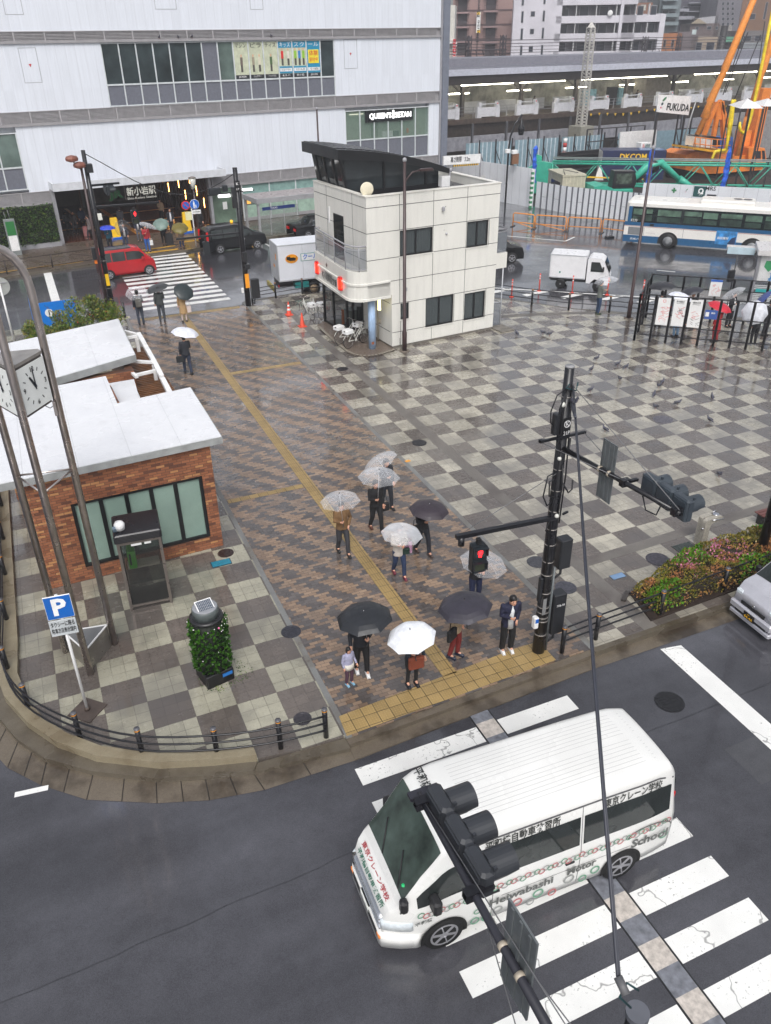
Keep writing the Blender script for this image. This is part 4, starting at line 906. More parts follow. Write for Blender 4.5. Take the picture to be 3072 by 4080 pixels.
wall_with_holes(b,0,4.86,0,3.25,[wl],0,.25); b.box(0,.25,.25,5.6,0,3.25); b.box(4.61,4.86,.25,3.4,0,3.25); b.box(3.0,4.61,3.15,3.4,0,3.25)
b.box(2.95,3.2,3.4,5.6,0,3.25)
for k in range(58): b.box(.98+.064*k,.98+.064*k+.052,-.012,0,2.37,2.55)
b.build('brick_wall',None,TB)
b = MB(); b.use(RBR); b.box(-.3,4.2,7.3,7.55,0,3.0); b.box(3.95,4.2,7.55,11.6,0,3.0); b.box(-.3,0,5.6,11,0,3.0); b.build('brick_wall',None,TB)
def roof(poly, z0, z1, nm='roof'):
 b = MB(); b.use(FAS).prism(poly,z0,z1-.02); cx = sum(p[0] for p in poly)/len(poly); cy_ = sum(p[1] for p in poly)/len(poly)
 b.use(RWH).prism([(cx+(x-cx)*.992,cy_+(y-cy_)*.992) for x,y in poly],z1-.02,z1); return b.build(nm,None,TB)
roof([(-.42,-.28),(5.2,-.12),(5.32,3.75),(3.08,3.5),(3.14,5.95),(-.6,5.6)],3.25,3.46)
roof([(1.6,6.75),(4.42,7.85),(4.62,12.3),(1.66,11.45),(-.6,10.9),(-.6,6.0)],3.1,3.36)
roof([(3.16,3.55),(3.85,3.78),(3.98,5.6),(4.1,6.9),(2.7,6.9),(2.7,6.05),(3.16,5.97)],2.7,2.85,'lower_roof')
f = MB(); f.use(mat('block_window_frame',(.07,.08,.09),.35)); x0,x1,z0,z1 = wl; t = .09
f.box(x0,x1,.04,.2,z0,z0+t); f.box(x0,x1,.04,.2,z1-t,z1); f.box(x0,x0+t,.04,.2,z0+t,z1-t); f.box(x1-t,x1,.04,.2,z0+t,z1-t)
n = 5; xe = [x0+t+(x1-x0-2*t)*k/n for k in range(n+1)]
for k in range(1,n): f.box(xe[k]-.055,xe[k]+.055,.05,.18,z0+t,z1-t)
fo = f.build('window',None,TB)
for k in range(n):
 g_ = MB(); g_.use(mat('frosted_green_glass',(.52,.61,.57),.16,var=.08,scale=1)).box(xe[k]+(.055 if k else 0),xe[k+1]-(.055 if k < n-1 else 0),.10,.12,z0+t,z1-t); g_.build('pane',None,fo)
PG = thing('slatted_screen', 'brown slatted screen under a white steel frame beside the brick path', 'screen', (-1.5,19.56,0), R(2.2))
b = MB(); b.use(WHITE)
b.bar((5.12,11.3,2.95),(5.0,7.85,2.95),.16,.14); b.bar((5.0,7.85,2.95),(4.95,6.5,2.9),.16,.14); b.bar((4.95,6.4,2.85),(4.85,4.3,2.85),.16,.14)
for a,c_ in (((4.7,11.9,2.95),(5.1,11.2,2.95)),((4.5,11.0,2.95),(5.1,11.1,2.95)),((4.3,8.3,2.98),(5.0,7.8,2.98)),((4.15,7.2,2.85),(4.98,7.35,2.85)),((4.05,7.9,2.9),(4.2,6.9,2.9)),((4.0,5.1,2.8),(4.9,5.2,2.8)),((4.0,7.0,2.7),(3.9,3.9,2.7))): b.bar(a,c_,.11,.09)
for p in ((4.98,11.0),(4.95,7.8),(4.85,4.5)): b.box(p[0]-.06,p[0]+.06,p[1]-.06,p[1]+.06,0,2.88)
b.build('steel_frame',None,PG)
for k in range(46):
 y = 4.0+k*.165
 b = MB(); b.use(mat('slat_brown',(.42,.27,.14),.45,var=.25)); b.bar((4.0,y,2.35),(5.32,y+.02,2.35),.07,.05); b.build('slat',None,PG)
b = MB(); b.use(mat('screen_back',(.22,.13,.09),.6,var=.2)).box(4.0,5.25,4.0,11.5,2.1,2.28); b.build('screen_tray',None,PG)
BANDM = mat('steel_strap',(.62,.60,.58),.35,.5); CABLE = mat('cable_black',(.09,.09,.11),.5); PBOX = mat('cabinet_black',(.14,.145,.16),.35,var=.12); WIRE = mat('guy_wire',(.42,.42,.43),.45)
SIGG = mat('signal_housing_grey',(.22,.25,.28),.35,var=.12); SIGK = mat('signal_housing_black',(.12,.14,.16),.35)
def pedsignal(parent, loc, rz, lit=True, name='pedestrian_signal'):
 b = MB(); b.use(SIGK); b.M = Matrix.Translation(loc) @ Matrix.Rotation(rz,4,'Z')
 b.M = b.M @ Matrix.Diagonal((.86,1,.84,1)); b.vprism([(-.19,-.36),(-.15,-.40),(.15,-.40),(.19,-.36),(.19,.36),(.15,.40),(-.15,.40),(-.19,.36)],-.09,.09)
 for z in (.06,-.34):
  b.vprism([(-.17,z),(.17,z),(.17,z+.30),(-.17,z+.30)],-.10,-.09); b.box(-.17,.17,-.2,-.1,z+.285,z+.30); b.box(-.18,-.165,-.18,-.1,z+.05,z+.30); b.box(.165,.18,-.18,-.1,z+.05,z+.30)
 b.use(mat('bracket_dark',(.10,.10,.11),.4)).box(-.05,.05,-.05,.05,.40,.55)
 o = b.build(name,None,parent)
 g_ = MB(); g_.M = Matrix.Translation(loc) @ Matrix.Rotation(rz,4,'Z') @ Matrix.Diagonal((.86,1,.84,1)); g_.use(mat('lens_dim',(.20,.23,.24),.3)).box(-.13,.13,-.106,-.1,.08,.33); g_.use(mat('lens_dim_green',(.20,.22,.16),.3)).box(-.13,.13,-.106,-.1,-.32,-.07)
 if lit:
  g_.use(mat('red_man_light',(1,.1,.12),.4,emit=(1,.08,.10),estr=7)); g_.ball((0,-.11,.30),.026,8,5,(1,.3,1)); g_.box(-.035,.035,-.112,-.107,.19,.27); g_.box(-.033,-.006,-.112,-.107,.08,.19); g_.box(.006,.033,-.112,-.107,.08,.19); g_.box(-.058,-.044,-.112,-.107,.17,.26); g_.box(.044,.058,-.112,-.107,.17,.26)
 g_.build('lens',None,o); return o
def carsignal(parent, c, hoods=1, n=3, L=1.25, h=.42, d=.16, m=None):
 """three lens signal lying along local y, lenses towards +x"""
 m = m or SIGG; b = MB(); b.use(m); b.M = Matrix.Translation(c)
 for k in range(n):
  y0 = -L/2+L/n*k+.012; b.M = Matrix.Translation(c); b.bbox(-d,0,y0,y0+L/n-.024,-h/2,h/2,.03); b.box(-d-.02,-d,y0+.04,y0+L/n-.064,-h/2+.05,h/2-.05); b.box(-.02,.02,y0+.02,y0+.05,h/2-.01,h/2+.04)
 b.box(-d+.03,-.03,-L/2,L/2,-h/2+.03,h/2-.03); o = b.build('signal_housing',None,parent)
 for k in range(n):
  y = -L/2+L/n*(k+.5); b = MB(); b.use(m); b.M = Matrix.Translation(c); vs = []; fs = []; q = 18
  for i in range(q+1):
   a = R(-35+250*i/q); Lh = .30 if 20 < i*250/q < 230 else .18
   for r_,x in ((.152,0),(.152,Lh),(.144,Lh),(.144,0)): vs.append((x,y+r_*math.cos(a),r_*math.sin(a)))
  for i in range(q):
   for j in range(4): fs.append((i*4+j,i*4+(j+1)%4,(i+1)*4+(j+1)%4,(i+1)*4+j))
  b.add(vs,fs,False); hd = b.build('hood',None,o); b = MB(); b.use(mat('lens_off',(.12,.13,.13),.15)); b.M = Matrix.Translation(c); b.disc((.01,y,0),.143,'x',18,.02); b.build('lens',None,hd)
 return o
def signplate(parent, c, w_, h, name='sign_plate', t=.02):
 """plate in the local yz plane, ribbed back towards -x"""
 b = MB(); b.use(mat('sign_back_grey',(.42,.44,.45),.4,.3,var=.15)); b.M = Matrix.Translation(c); b.box(-t/2,t/2,-w_/2,w_/2,-h/2,h/2)
 for y in (-w_*.3,0,w_*.3): b.box(-t/2-.015,-t/2,y-.02,y+.02,-h/2+.02,h/2-.02)
 return b.build(name,None,parent)
mp = thing('signal_pole','tall black signal pole with cables, traffic signal arm and 21P plate','signal pole',(9.1,12.08,0))
P0 = Vector((9.1,12.08,0))
b = MB(); b.use(DKMETAL); b.tube([(0,0,0),(0,0,3.5),(0,0,7.1)],[.148,.122,.092],20); b.use(mat('pole_cap',(.55,.55,.56),.4)).cyl(0,0,7.1,7.13,.095,20); b.build('pole',None,mp)
b = MB(); b.use(BANDM)
for z in (.55,.95,1.05,1.2,1.35,1.75,2.25,2.6,3.05,3.45,3.9,4.4,4.9,5.35,6.5):
 r_ = .150-.0079*z; b = MB(); b.use(BANDM); b.lathe([(r_,z-.012),(r_+.004,z-.01),(r_+.004,z+.01),(r_,z+.012)],20); b.build('strap',None,mp)
b = MB(); b.use(mat('conduit_grey',(.38,.40,.41),.4)).tube([(.17,-.05,0),(.16,-.05,2.4)],.028,8); b.use(CABLE)
b.tube([(-.1,-.1,2.4),(-.13,-.12,3.8),(-.1,-.12,5.2),(-.12,-.08,6.2),(-.05,-.1,6.75)],.02,6); b.tube([(.1,-.1,3.6),(.11,-.12,4.8),(.08,-.11,5.8),(.03,-.1,6.8)],.016,6); b.tube([(0,-.14,3.9),(.03,-.15,4.5),(0,-.13,5.0)],.016,6)
b.tube([(-.08,-.08,6.7),(-.3,-.1,6.6),(-.42,-.12,6.3),(-.4,-.12,6.05),(-.3,-.1,5.95)],.014,6); b.tube([(-.1,-.1,6.6),(-.22,-.12,6.3),(-.18,-.12,5.6),(-.08,-.14,5.35),(.1,-.14,5.35),(.14,-.1,5.6)],.018,6)
b.tube([(-.1,-.1,4.9),(-.35,-.14,4.85),(-.42,-.15,4.4),(-.3,-.15,4.15),(-.15,-.12,4.2)],.016,6); b.tube([(-.1,-.1,4.75),(-.28,-.12,4.7),(-.25,-.12,4.35),(-.1,-.14,4.3)],.016,6); b.tube([(.05,-.14,4.6),(.2,-.16,4.35),(.3,-.14,4.4),(.32,-.1,4.6)],.018,6)
b.tube([(-.12,-.08,3.75),(-.25,-.12,3.5),(-.1,-.16,3.4)],.012,6); b.use(mat('cable_teal',(.12,.25,.27),.5)); b.tube([(-.05,-.12,6.8),(-.15,-.15,6.75),(.1,-.15,6.65),(.16,-.1,6.8)],.014,6); b.tube([(-.2,-.1,6.3),(-.2,-.1,5.6)],.01,6)
b.build('cables',None,mp)
b = MB(); b.use(PBOX).bbox(-.29,-.17,-.13,.02,5.75,6.2,.02); b.build('junction_box',None,mp)
b = MB(); b.use(mat('bell_white',(.85,.85,.82),.4)); b.ball((-.14,-.1,6.38),.055,8,6); b.ball((-.1,-.13,5.2),.045,8,6); b.ball((-.02,-.15,3.83),.05,8,6); b.build('insulators',None,mp)
b = MB(); b.use(mat('number_plate_black',(.10,.10,.11),.4)).box(-.09,.09,-.125,-.11,5.62,6.08); pl = b.build('number_plate',None,mp)
text('K',.1,WHL,pl,(0,-.127,5.95),width=.08); text('21P',.09,WHL,pl,(0,-.127,5.75),width=.15); b = MB(); b.use(WHL).disc((0,-.128,5.95),.075,'y',20,.003,.062); b.build('emblem',None,pl)
b = MB(); b.use(DKMETAL); b.bar((-.62,-.12,5.68),(.48,-.12,5.68),.05); b.box(-.62,-.55,-.16,-.08,5.66,5.72); b.build('crossarm',None,mp)
zR = 5.39; eR = G(1470,1110,zR)-P0
b = MB(); b.use(DKMETAL); d = Vector((eR.x,eR.y,0)); b.tube([(.0,-.05,zR),d*.5+Vector((0,0,zR)),d+Vector((0,0,zR))],[.055,.05,.045],12); b.use(mat('clamp_beige',(.66,.62,.56),.4))
for t_ in (.36,.44): c_ = d*t_; b.tube([c_+Vector((0,0,zR))-d.normalized()*.025,c_+Vector((0,0,zR))+d.normalized()*.025],.062,12)
ar = b.build('signal_arm',None,mp)
signplate(mp,(d.x*.40+.06,d.y*.40,zR-.02),.42,1.25)
cs = carsignal(mp,(d.x*.80+.36,d.y*.80-.02,zR+.0),L=1.25)
b = MB(); b.use(DKMETAL)
for t_ in (.57,.97): c_ = d*t_+Vector((0,0,zR)); b.bar(c_-Vector((.06,0,0)),c_+Vector((.3,0,0)),.07,.05); b.box(c_.x-.08,c_.x+.1,c_.y-.06,c_.y+.06,zR-.07,zR+.07)
b.tube([d*.72+Vector((0,0,zR-.05)),d*.76+Vector((.0,0,zR-.3)),d*.84+Vector((0,0,zR-.28)),d*.86+Vector((0,0,zR-.05))],.014,6); b.build('bracket',None,mp)
zL = 3.77; eL = G(985,1160,zL)-P0; sL = G(1035,1160,zL)-P0
b = MB(); b.use(DKMETAL); b.bar((0,-.1,zL),(eL.x,eL.y,zL),.1,.09); b.cyl(eL.x+.12,eL.y-.02,zL-.22,zL-.03,.07,12); b.bar((.2,-.06,zL),(.34,-.04,zL+.02),.04); b.build('pedestrian_arm',None,mp)
pedsignal(mp,(sL.x,sL.y,zL-.50),R(-4))
def cabinet(parent, x0, x1, z0, z1, y0=-.14, y1=.12, txt=None):
 b = MB(); b.use(PBOX).bbox(x0,x1,y0,y1,z0,z1,.02); b.use(CABLE).tube([((x0+x1)/2,0,z0),((x0+x1)/2,0,z0-.22),(x0-.02,0,z0-.32),(x0-.06,0,z0-.1)],.03,8); o = b.build('cabinet',None,parent)
 if txt: text(txt,.06,WHL,o,((x0+x1)/2,y0-.004,z1-.3),width=.22)
cabinet(mp,.22,.52,2.35,3.1); cabinet(mp,.21,.55,.5,1.62,txt='77B-98')
b = MB(); b.use(WHITE).bbox(-.27,-.15,-.12,.02,.82,1.12,.02); b.use(BLUE).box(-.25,-.17,-.126,-.12,.98,1.09); b.build('push_button',None,mp)
b = MB(); b.use(PBOX).bbox(-.2,-.13,-.1,.02,1.55,2.2,.015); b.use(mat('plate_grey',(.5,.5,.5),.4)).box(-.12,-.03,-.155,-.145,1.2,1.65); b.build('side_plate',None,mp)
b = MB(); b.use(WIRE); b.tube([(.02,-.05,6.8),(d.x*.99,d.y*.99,zR+.06)],.009,5); b.tube([(.44,-.12,5.68),(d.x*.6,d.y*.6,zR+.05)],.008,5); b.tube([(-.58,-.12,5.66),(d.x*.56,d.y*.56,zR+.03)],.008,5); b.tube([(-.1,-.1,4.85),(eL.x*.9,eL.y*.9,zL+.1)],.008,5); b.build('guy_wires',None,mp)
zN = 5.5; a0 = G(905,1715,zN); a1 = G(1180,2212,zN); dv = (a1-a0).normalized(); base = a1+dv*1.6
na = thing('signal_pole','near black signal pole whose arm carries a grey three-lens signal above the van','signal pole',(base.x,base.y,-.15))
b = MB(); b.use(DKMETAL); b.tube([(0,0,0),(0,0,6.0)],[.15,.10],16); b.build('pole',None,na)
def nl(p): return Vector((p.x-base.x,p.y-base.y,zN+.15))
b = MB(); b.use(mat('near_arm_paint',(.17,.17,.20),.4,var=.1)); b.tube([nl(a0),nl(a0+dv*1.5),nl(base)],[.036,.043,.055],12); b.bar(nl(a0)-Vector((.12,0,0)),nl(a0)+Vector((.14,0,0)),.10,.05); b.build('signal_arm',None,na)
ctr = G(1012,1800,zN); carsignal(na,nl(ctr)+Vector((-.03,0,0)),L=1.25,h=.33,m=mat('signal_near_grey',(.19,.20,.22),.4,var=.12))
b = MB(); b.use(DKMETAL)
for s_ in (.12,1.28): p = nl(a0+dv*s_); b.bar(p-Vector((.1,0,0)),p+Vector((.22,0,0)),.07,.05); b.box(p.x-.1,p.x+.05,p.y-.05,p.y+.05,p.z-.06,p.z+.06)
b.tube([nl(a0+dv*.9),nl(a0+dv*.95)+Vector((.12,0,-.12)),nl(a0+dv*1.1)+Vector((.15,0,-.05))],.01,6); b.build('bracket',None,na)
pp = nl(a0+dv*2.02); signplate(na,(pp.x+.06,pp.y,pp.z),.46,1.2)
b = MB(); b.use(mat('clamp_beige',(.66,.62,.56),.4))
for s_ in (1.85,2.15): p = a0+dv*s_; b.tube([nl(p)-dv*.025,nl(p)+dv*.025],.052,12)
b.build('clamp',None,na)
b = MB(); b.use(WIRE); b.tube([nl(a0+dv*.15)+Vector((0,0,.03)),Vector((.05,0,6.1))],.006,5); b.tube([nl(a0+dv*1.45),Vector((.3,.1,5.9))],.006,5); b.tube([nl(a0+dv*1.5)+Vector((0,.02,-.02)),Vector((-.4,0,4.6))],.006,5); b.build('guy_wires',None,na)
e1 = G(1335,2110,6.0); e2 = G(1372,2190,5.9)
b = MB(); b.use(mat('overhead_cable',(.20,.21,.25),.5)); A = Vector((9.16,12.0,6.75)); m1 = A.lerp(e1,.5)-Vector((0,0,.12)); b.tube([A,m1,e1],.016,6); b.tube([A+Vector((.02,0,.0)),m1+Vector((.03,0,-.02)),e1+Vector((.02,0,0))],.009,6); b.tube([A+Vector((0,0,-.35)),A.lerp(e1,.12)],.03,6)
b.use(mat('cable_end',(.35,.35,.36),.5)).tube([e1,e1+(e2-e1)*.5],.04,8); b.build('overhead_cable',label='double overhead cable running from the tall black signal pole down past the van',cat='cable')
b = MB(); b.use(mat('near_pole_cap_grey',(.36,.37,.40),.5)); b.tube([(0,0,5.5),(0,0,5.56)],.10,20,smooth=False); b.use(DKMETAL).cyl(0,0,-.15,5.45,.08,16); b.use(mat('cable_teal',(.12,.25,.27),.5)).tube([(-.1,0,5.7),(-.2,.05,5.85),(-.12,.08,5.95),(0,.05,5.8)],.01,6)
o = b.build('utility_pole',label='grey capped utility pole at the bottom edge under the overhead cable',cat='utility pole'); e3 = G(1380,2180,5.6); o.location = (e3.x,e3.y,0)
s1 = thing('signal_pole','black signal pole left of the far crossing with a red pedestrian light','signal pole',(3.45,44.3,-.15)); z1 = 8.2
b = MB(); b.use(DKMETAL).tube([(0,0,0),(0,0,z1)],[.15,.1],14); b.build('pole',None,s1)
b = MB(); b.use(BANDM)
for z in (1,1.6,2.1,3.0): b = MB(); b.use(BANDM); b.lathe([(.15-.006*z,z-.015),(.155-.006*z,z),(.15-.006*z,z+.015)],14); b.build('strap',None,s1)
b = MB(); b.use(DKMETAL); b.bar((0,0,5.6),(3.2,-.1,5.6),.09); b.build('signal_arm',None,s1); q1 = G(*c1(890,400),4.95); pedsignal(s1,(1.9,-.05,4.98),R(8))
b = MB(); b.use(DKMETAL); b.bar((.0,0,6.6),(1.5,.9,6.5),.1); b.build('signal_arm',None,s1); carsignal(s1,(.9,.5,6.3),L=1.2,m=SIGK)
b = MB(); b.use(PBOX).bbox(-.05,.3,-.2,.1,7.2,7.6,.03); b.use(YELLOW).box(-.09,.09,-.18,-.16,1.75,2.35); b.use(ORANGE).box(-.45,-.25,-.1,.1,2.9,3.1); b.use(PBOX).bbox(-.5,-.2,-.15,.1,3.1,3.7,.02); b.use(mat('bell_white',(.85,.85,.82),.4)).box(.1,.3,-.2,-.05,5.0,5.3); b.build('cabinet',None,s1)
s2 = thing('signal_pole','black signal pole right of the far crossing with orange notice strip','signal pole',(10.41,42.86,0)); z2 = 7.0
b = MB(); b.use(DKMETAL).tube([(0,0,0),(0,0,z2)],[.15,.12],14); b.build('pole',None,s2)
b = MB(); b.use(DKMETAL); b.bar((0,0,3.85),(-3.4,-.05,3.85),.09); b.build('signal_arm',None,s2); pedsignal(s2,(-1.9,0,3.25),R(172),False)
b = MB(); b.use(DKMETAL); b.bar((-1.5,.2,5.75),(.95,.2,5.85),.06); b.use(PBOX).bbox(-.3,-.05,-.15,.1,5.1,6.1,.02); b.use(mat('lamp_cluster_white',(1,1,1),.4,emit=(1,1,1),estr=1.5)).box(-.95,-.35,.1,.25,5.62,5.76); b.box(.35,.85,.1,.25,5.85,5.95); b.use(SIGK).bbox(-1.4,-.8,.1,.3,5.8,6.1,.03); b.bbox(-.7,-.45,0,.3,5.9,6.2,.03); b.build('signal_cluster',None,s2)
b = MB(); b.use(mat('orange_notice',(.95,.62,.12),.5)).box(-.08,.14,-.17,-.15,1.0,1.75); b.use(PBOX).bbox(-.1,.15,-.25,.1,2.4,2.9,.02); b.bbox(.0,.25,-.25,.05,2.0,2.25,.02); b.bbox(.25,.7,-.1,.2,.35,1.4,.03); b.use(CABLE).tube([(.4,0,.35),(.35,0,.05)],.04,6); b.use(WHITE).bbox(-.3,-.18,-.1,.05,.75,1.0,.02)
b.build('cabinet',None,s2)
b = MB(); b.use(mat('number_plate_black',(.10,.10,.11),.4)).box(-.15,.15,-.16,-.14,5.9,6.4); pl = b.build('number_plate',None,s2); text('K',.14,WHL,pl,(0,-.165,6.25),width=.12); text('1P',.1,WHL,pl,(0,-.165,6.0),width=.14)
b = MB(); b.use(CABLE); A = Vector((3.5,44.3,7.9)); B_ = Vector((10.4,42.86,6.75)); b.tube([A.lerp(B_,t/10)-Vector((0,0,1.6*math.sin(pi*t/10)*(.6+.05*t))) for t in range(11)],.022,6); b.build('overhead_cable',label='black cable sagging between the two far signal poles in front of the entrance',cat='cable')
bl = thing('street_lamp','rusty brown street lamp with octagonal heads beside the left far signal pole','street lamp',(3.2,44.0,0))
b = MB(); b.use(BROWN).tube([(0,0,0),(.0,0,7.4)],[.09,.06],12); b.build('pole',None,bl)
HEADM = mat('lamp_head_rust',(.50,.30,.24),.5,var=.2)
for x,z in ((-.35,7.75),(-.05,7.45)):
 b = MB(); b.use(HEADM).lathe([(.12,z-.16),(.28,z-.1),(.30,z),(.24,z+.1),(.06,z+.14)],8,(x,0,0),False); b.bar((x,0,z-.1),(0,0,7.2),.05); b.build('lamp_head',None,bl)
def lamp_post(x, y, h, label, arm=None, r0=.11, r1=.06, grp=None, m=BROWN):
 t = thing('street_lamp',label,'street lamp',(x,y,0),0,grp); b = MB(); b.use(m).tube([(0,0,0),(0,0,.9),(0,0,.95),(0,0,h)],[r0,r0,r0*.75,r1],14); b.use(GREY).ball((0,0,h),r1*1.6,8,6); b.build('pole',None,t)
 b = MB(); b.use(mat('lamp_foot',(.42,.38,.34),.7,var=.2)).cyl(0,0,0,.03,r0*2.2,16); b.build('foot',None,t)
 if arm:
  b = MB(); b.use(m).tube([(0,0,h-1.2),(.05*arm,0,h-.8),(.35*arm,0,h-.5),(.8*arm,0,h-.42)],.035,8); b.bbox(min(.7*arm,1.3*arm),max(.7*arm,1.3*arm),-.1,.1,h-.48,h-.38,.03); b.build('lamp_head',None,t)
 return t
lamp_post(15.05,32.55,8.2,'tall dark brown street lamp standing in front of the cream police box',1)
lamp_post(27.47,32.05,8.04,'tall dark brown lamp post with a top sensor standing left of the smoking enclosure',None)
t = thing('street_lamp','thick black lamp post at the right edge behind the flowering hedge','street lamp',(16.5,12.6,0)); b = MB(); b.use(DKMETAL).tube([(0,0,0),(0,0,8)],[.13,.1],16); b.build('pole',None,t); text('4 T',.1,WHL,t,(0,-.135,1.9),rot=(R(90),R(90),0),width=.3)
def lantern(x, y, h, label, glow=True, m=BROWN, grp=None):
 t = thing('lantern_lamp',label,'street lamp',(x,y,0),0,grp); b = MB(); b.use(m).tube([(0,0,0),(0,0,h-.8)],[.09,.06],10); b.build('pole',None,t)
 b = MB(); b.use(mat('lantern_glass',(.78,.78,.75),.2)).lathe([(.13,h-.8),(.24,h-.1)],12); b.use(mat('lantern_cap',(.45,.42,.40),.4)).lathe([(.26,h-.1),(.26,h-.05),(.1,h)],12); b.build('lamp_head',None,t); return t
p = G(433,528); lantern(p.x,p.y,HZ(381,p.x,p.y),'brown lamp with a glass lantern at the right side of the station entrance')
lamp_post(20.5,58.9,HZ(234,20.5,58.9),'thin brown lamp post in front of the right-hand lit shop window',None,.09,.06)
p = Vector((38.6,62.8,0)); t = thing('lantern_lamp','black curved lantern lamp on the white hoarding corner with small cameras','street lamp',(p.x,p.y,-.15)); h = HZ(c4(170,210)[1],p.x,p.y)+.15
b = MB(); b.use(DKMETAL).tube([(0,0,0),(0,0,h),(.1,0,h+1.0),(.5,0,h+2.0),(1.1,0,h+2.6)],.08,8); b.build('pole',None,t); b = MB(); b.use(DKMETAL).lathe([(.2,h+1.1),(.32,h+1.6),(.1,h+2.0),(.03,h+2.4)],8,(1.1,0,0)); b.build('lamp_head',None,t)
b = MB(); b.use(WHITE).bbox(-.3,.1,-.2,.1,h-.2,h+.1,.03); b.bbox(.3,.8,-.2,.1,h-.3,h,.03); b.use(mat('camera_box_brown',(.5,.35,.25),.5)).box(.4,1.0,-.1,.1,h-1.1,h-.3); b.build('camera',None,t)
p = G(*c4(1375,560),0.0); lantern(46.5,50.0,HZ(c4(1370,440)[1],46.5,50.0),'pale lantern lamp rising behind the roof of the blue and white bus')
ct = thing('clock_tower','three-legged steel clock tower with a triangular clock head','clock tower',(-.77,15.65,0))
f1 = Vector((0,0,0)); f2 = Vector((.66,.88,0)); f3 = Vector((-.46,1.06,0)); cen = (f1+f2+f3)/3
for f in (f1,f2,f3):
 b = MB(); b.use(STEEL); d = cen-f; pts = [f,f+Vector((0,0,8.6))]+[f+d*(1-math.cos(R(a)))*1.0+Vector((0,0,8.6+.9*math.sin(R(a)))) for a in (15,30,45,60,75,90)]
 b.tube(pts,.078,16); b.build('leg',None,ct)
b = MB(); b.use(STEEL)
for p_,q_ in ((f1,f2),(f2,f3),(f3,f1)): b.tube([p_+Vector((0,0,4.8)),q_+Vector((0,0,4.8))],.022,8)
b.build('brace',None,ct)
def tri(s_): return [(cen+(f-cen)*s_).to_2d()[:] for f in (f1,f2,f3)]
b = MB(); b.use(mat('plinth_steel',(.55,.53,.50),.3,.6,var=.15)).prism(tri(.86),0,.62); b.use(mat('plinth_top',(.42,.43,.44),.35)).prism(tri(.84),.62,.63); b.use(WHITE)
q = tri(.87)
for i in range(3): b.bar((*q[i],.63),(*q[(i+1)%3],.63),.03)
b.build('plinth',None,ct)
b = MB(); b.use(mat('clock_case',(.33,.30,.29),.4,.3,var=.1))
q = tri(.98); hx = []
for i in range(3):
 A = Vector(q[i]); B_ = Vector(q[(i+1)%3]); C_ = Vector(q[(i-1)%3]); hx += [A.lerp(C_,.13)[:],A.lerp(B_,.13)[:]]
b.prism(hx,6.4,7.4); b.use(mat('clock_roof',(.62,.60,.58),.3,.4,var=.15)).prism([(cen.x+(x-cen.x)*1.05,cen.y+(y-cen.y)*1.05) for x,y in hx],7.4,7.46); b.build('clock_case',None,ct)
for i in (0,2):
 A = Vector(q[i]); B_ = Vector(q[(i+1)%3]); mid_ = (A+B_)/2; an = math.atan2(B_.y-A.y,B_.x-A.x)
 out = Vector((mid_.x-cen.x,mid_.y-cen.y)).normalized()
 fc = thing('clock_face',None,None,(mid_.x+out.x*.002,mid_.y+out.y*.002,6.9),an if i == 0 else an); fc.parent = ct
 del fc; 
 Mx = Matrix.Translation((mid_.x+out.x*.004,mid_.y+out.y*.004,6.9)) @ Matrix.Rotation(an,4,'Z')
 b = MB(Mx); b.use(mat('clock_dial_white',(.92,.93,.92),.35,var=.03)).box(-.42,.42,-.012,.0,-.45,.45); dial = b.build('dial',None,ct)
 b = MB(Mx); b.use(DKL)
 for k in range(12):
  if k % 3 == 0: continue
  a = k*pi/6; b.M = Mx @ Matrix.Rotation(a,4,'Y'); b.box(-.009,.009,-.018,-.013,.29,.36)
 b.build('hour_marks',None,dial)
 b = MB(Mx); b.use(mat('clock_hand_navy',(.07,.09,.14),.4)); b.M = Mx @ Matrix.Rotation(R(-30),4,'Y'); b.vprism([(-.028,-.05),(.028,-.05),(.022,.24),(-.022,.24)],-.026,-.02); b.M = Mx @ Matrix.Rotation(R(0),4,'Y'); b.vprism([(-.016,-.07),(.016,-.07),(.010,.36),(-.010,.36)],-.034,-.028); b.M = Mx; b.disc((0,-.03,0),.03,'y',12,.01); b.build('hands',None,dial)
 for t_,(px_,pz_) in (('12',(0,.33)),('3',(.33,0)),('6',(0,-.33)),('9',(-.33,0))):
  o = text(t_,.10,DKL,dial,(0,0,0),rot=(0,0,0),bold=.02); o.matrix_basis = Mx @ Matrix.Translation((px_,-.016,pz_)) @ Matrix.Rotation(R(90),4,'X')
for o in list(bpy.data.objects):
 if o.name.startswith('clock_face'): bpy.data.objects.remove(o)
b = MB(); b.use(mat('sensor_cream',(.86,.84,.70),.4)).bbox(-.06,.06,.14,.26,7.62,7.78,.02); b.cyl(0,.2,7.46,7.62,.03,8); b.build('sensor',None,ct)
b = MB(); b.use(CABLE).tube([(.42,.6,6.4),(.5,.68,6.3),(.58,.74,6.32)],.008,6); b.use(STEEL).box(.56,.62,.72,.82,6.1,6.4); b.build('cable_clip',None,ct)
pb = thing('phone_booth','black-roofed glass phone booth with a bright green telephone by the brick wall','phone booth',(.47,17.72,0),R(-4.5))
b = MB(); b.use(mat('booth_steel',(.48,.45,.43),.3,.6))
for x,y in ((0,0),(1.0,0),(0,.92),(1.0,.92)): b.box(x-.035,x+.035,y-.035,y+.035,0,2.05)
for z in (.12,2.0): b.bar((0,0,z),(1,0,z),.05,.06); b.bar((1,0,z),(1,.92,z),.05,.06); b.bar((0,0,z),(0,.92,z),.05,.06)
b.build('frame',None,pb)
b = MB(); b.use(mat('booth_roof_black',(.12,.12,.14),.3,var=.1)).bbox(-.07,1.07,-.07,1.0,2.06,2.28,.03)
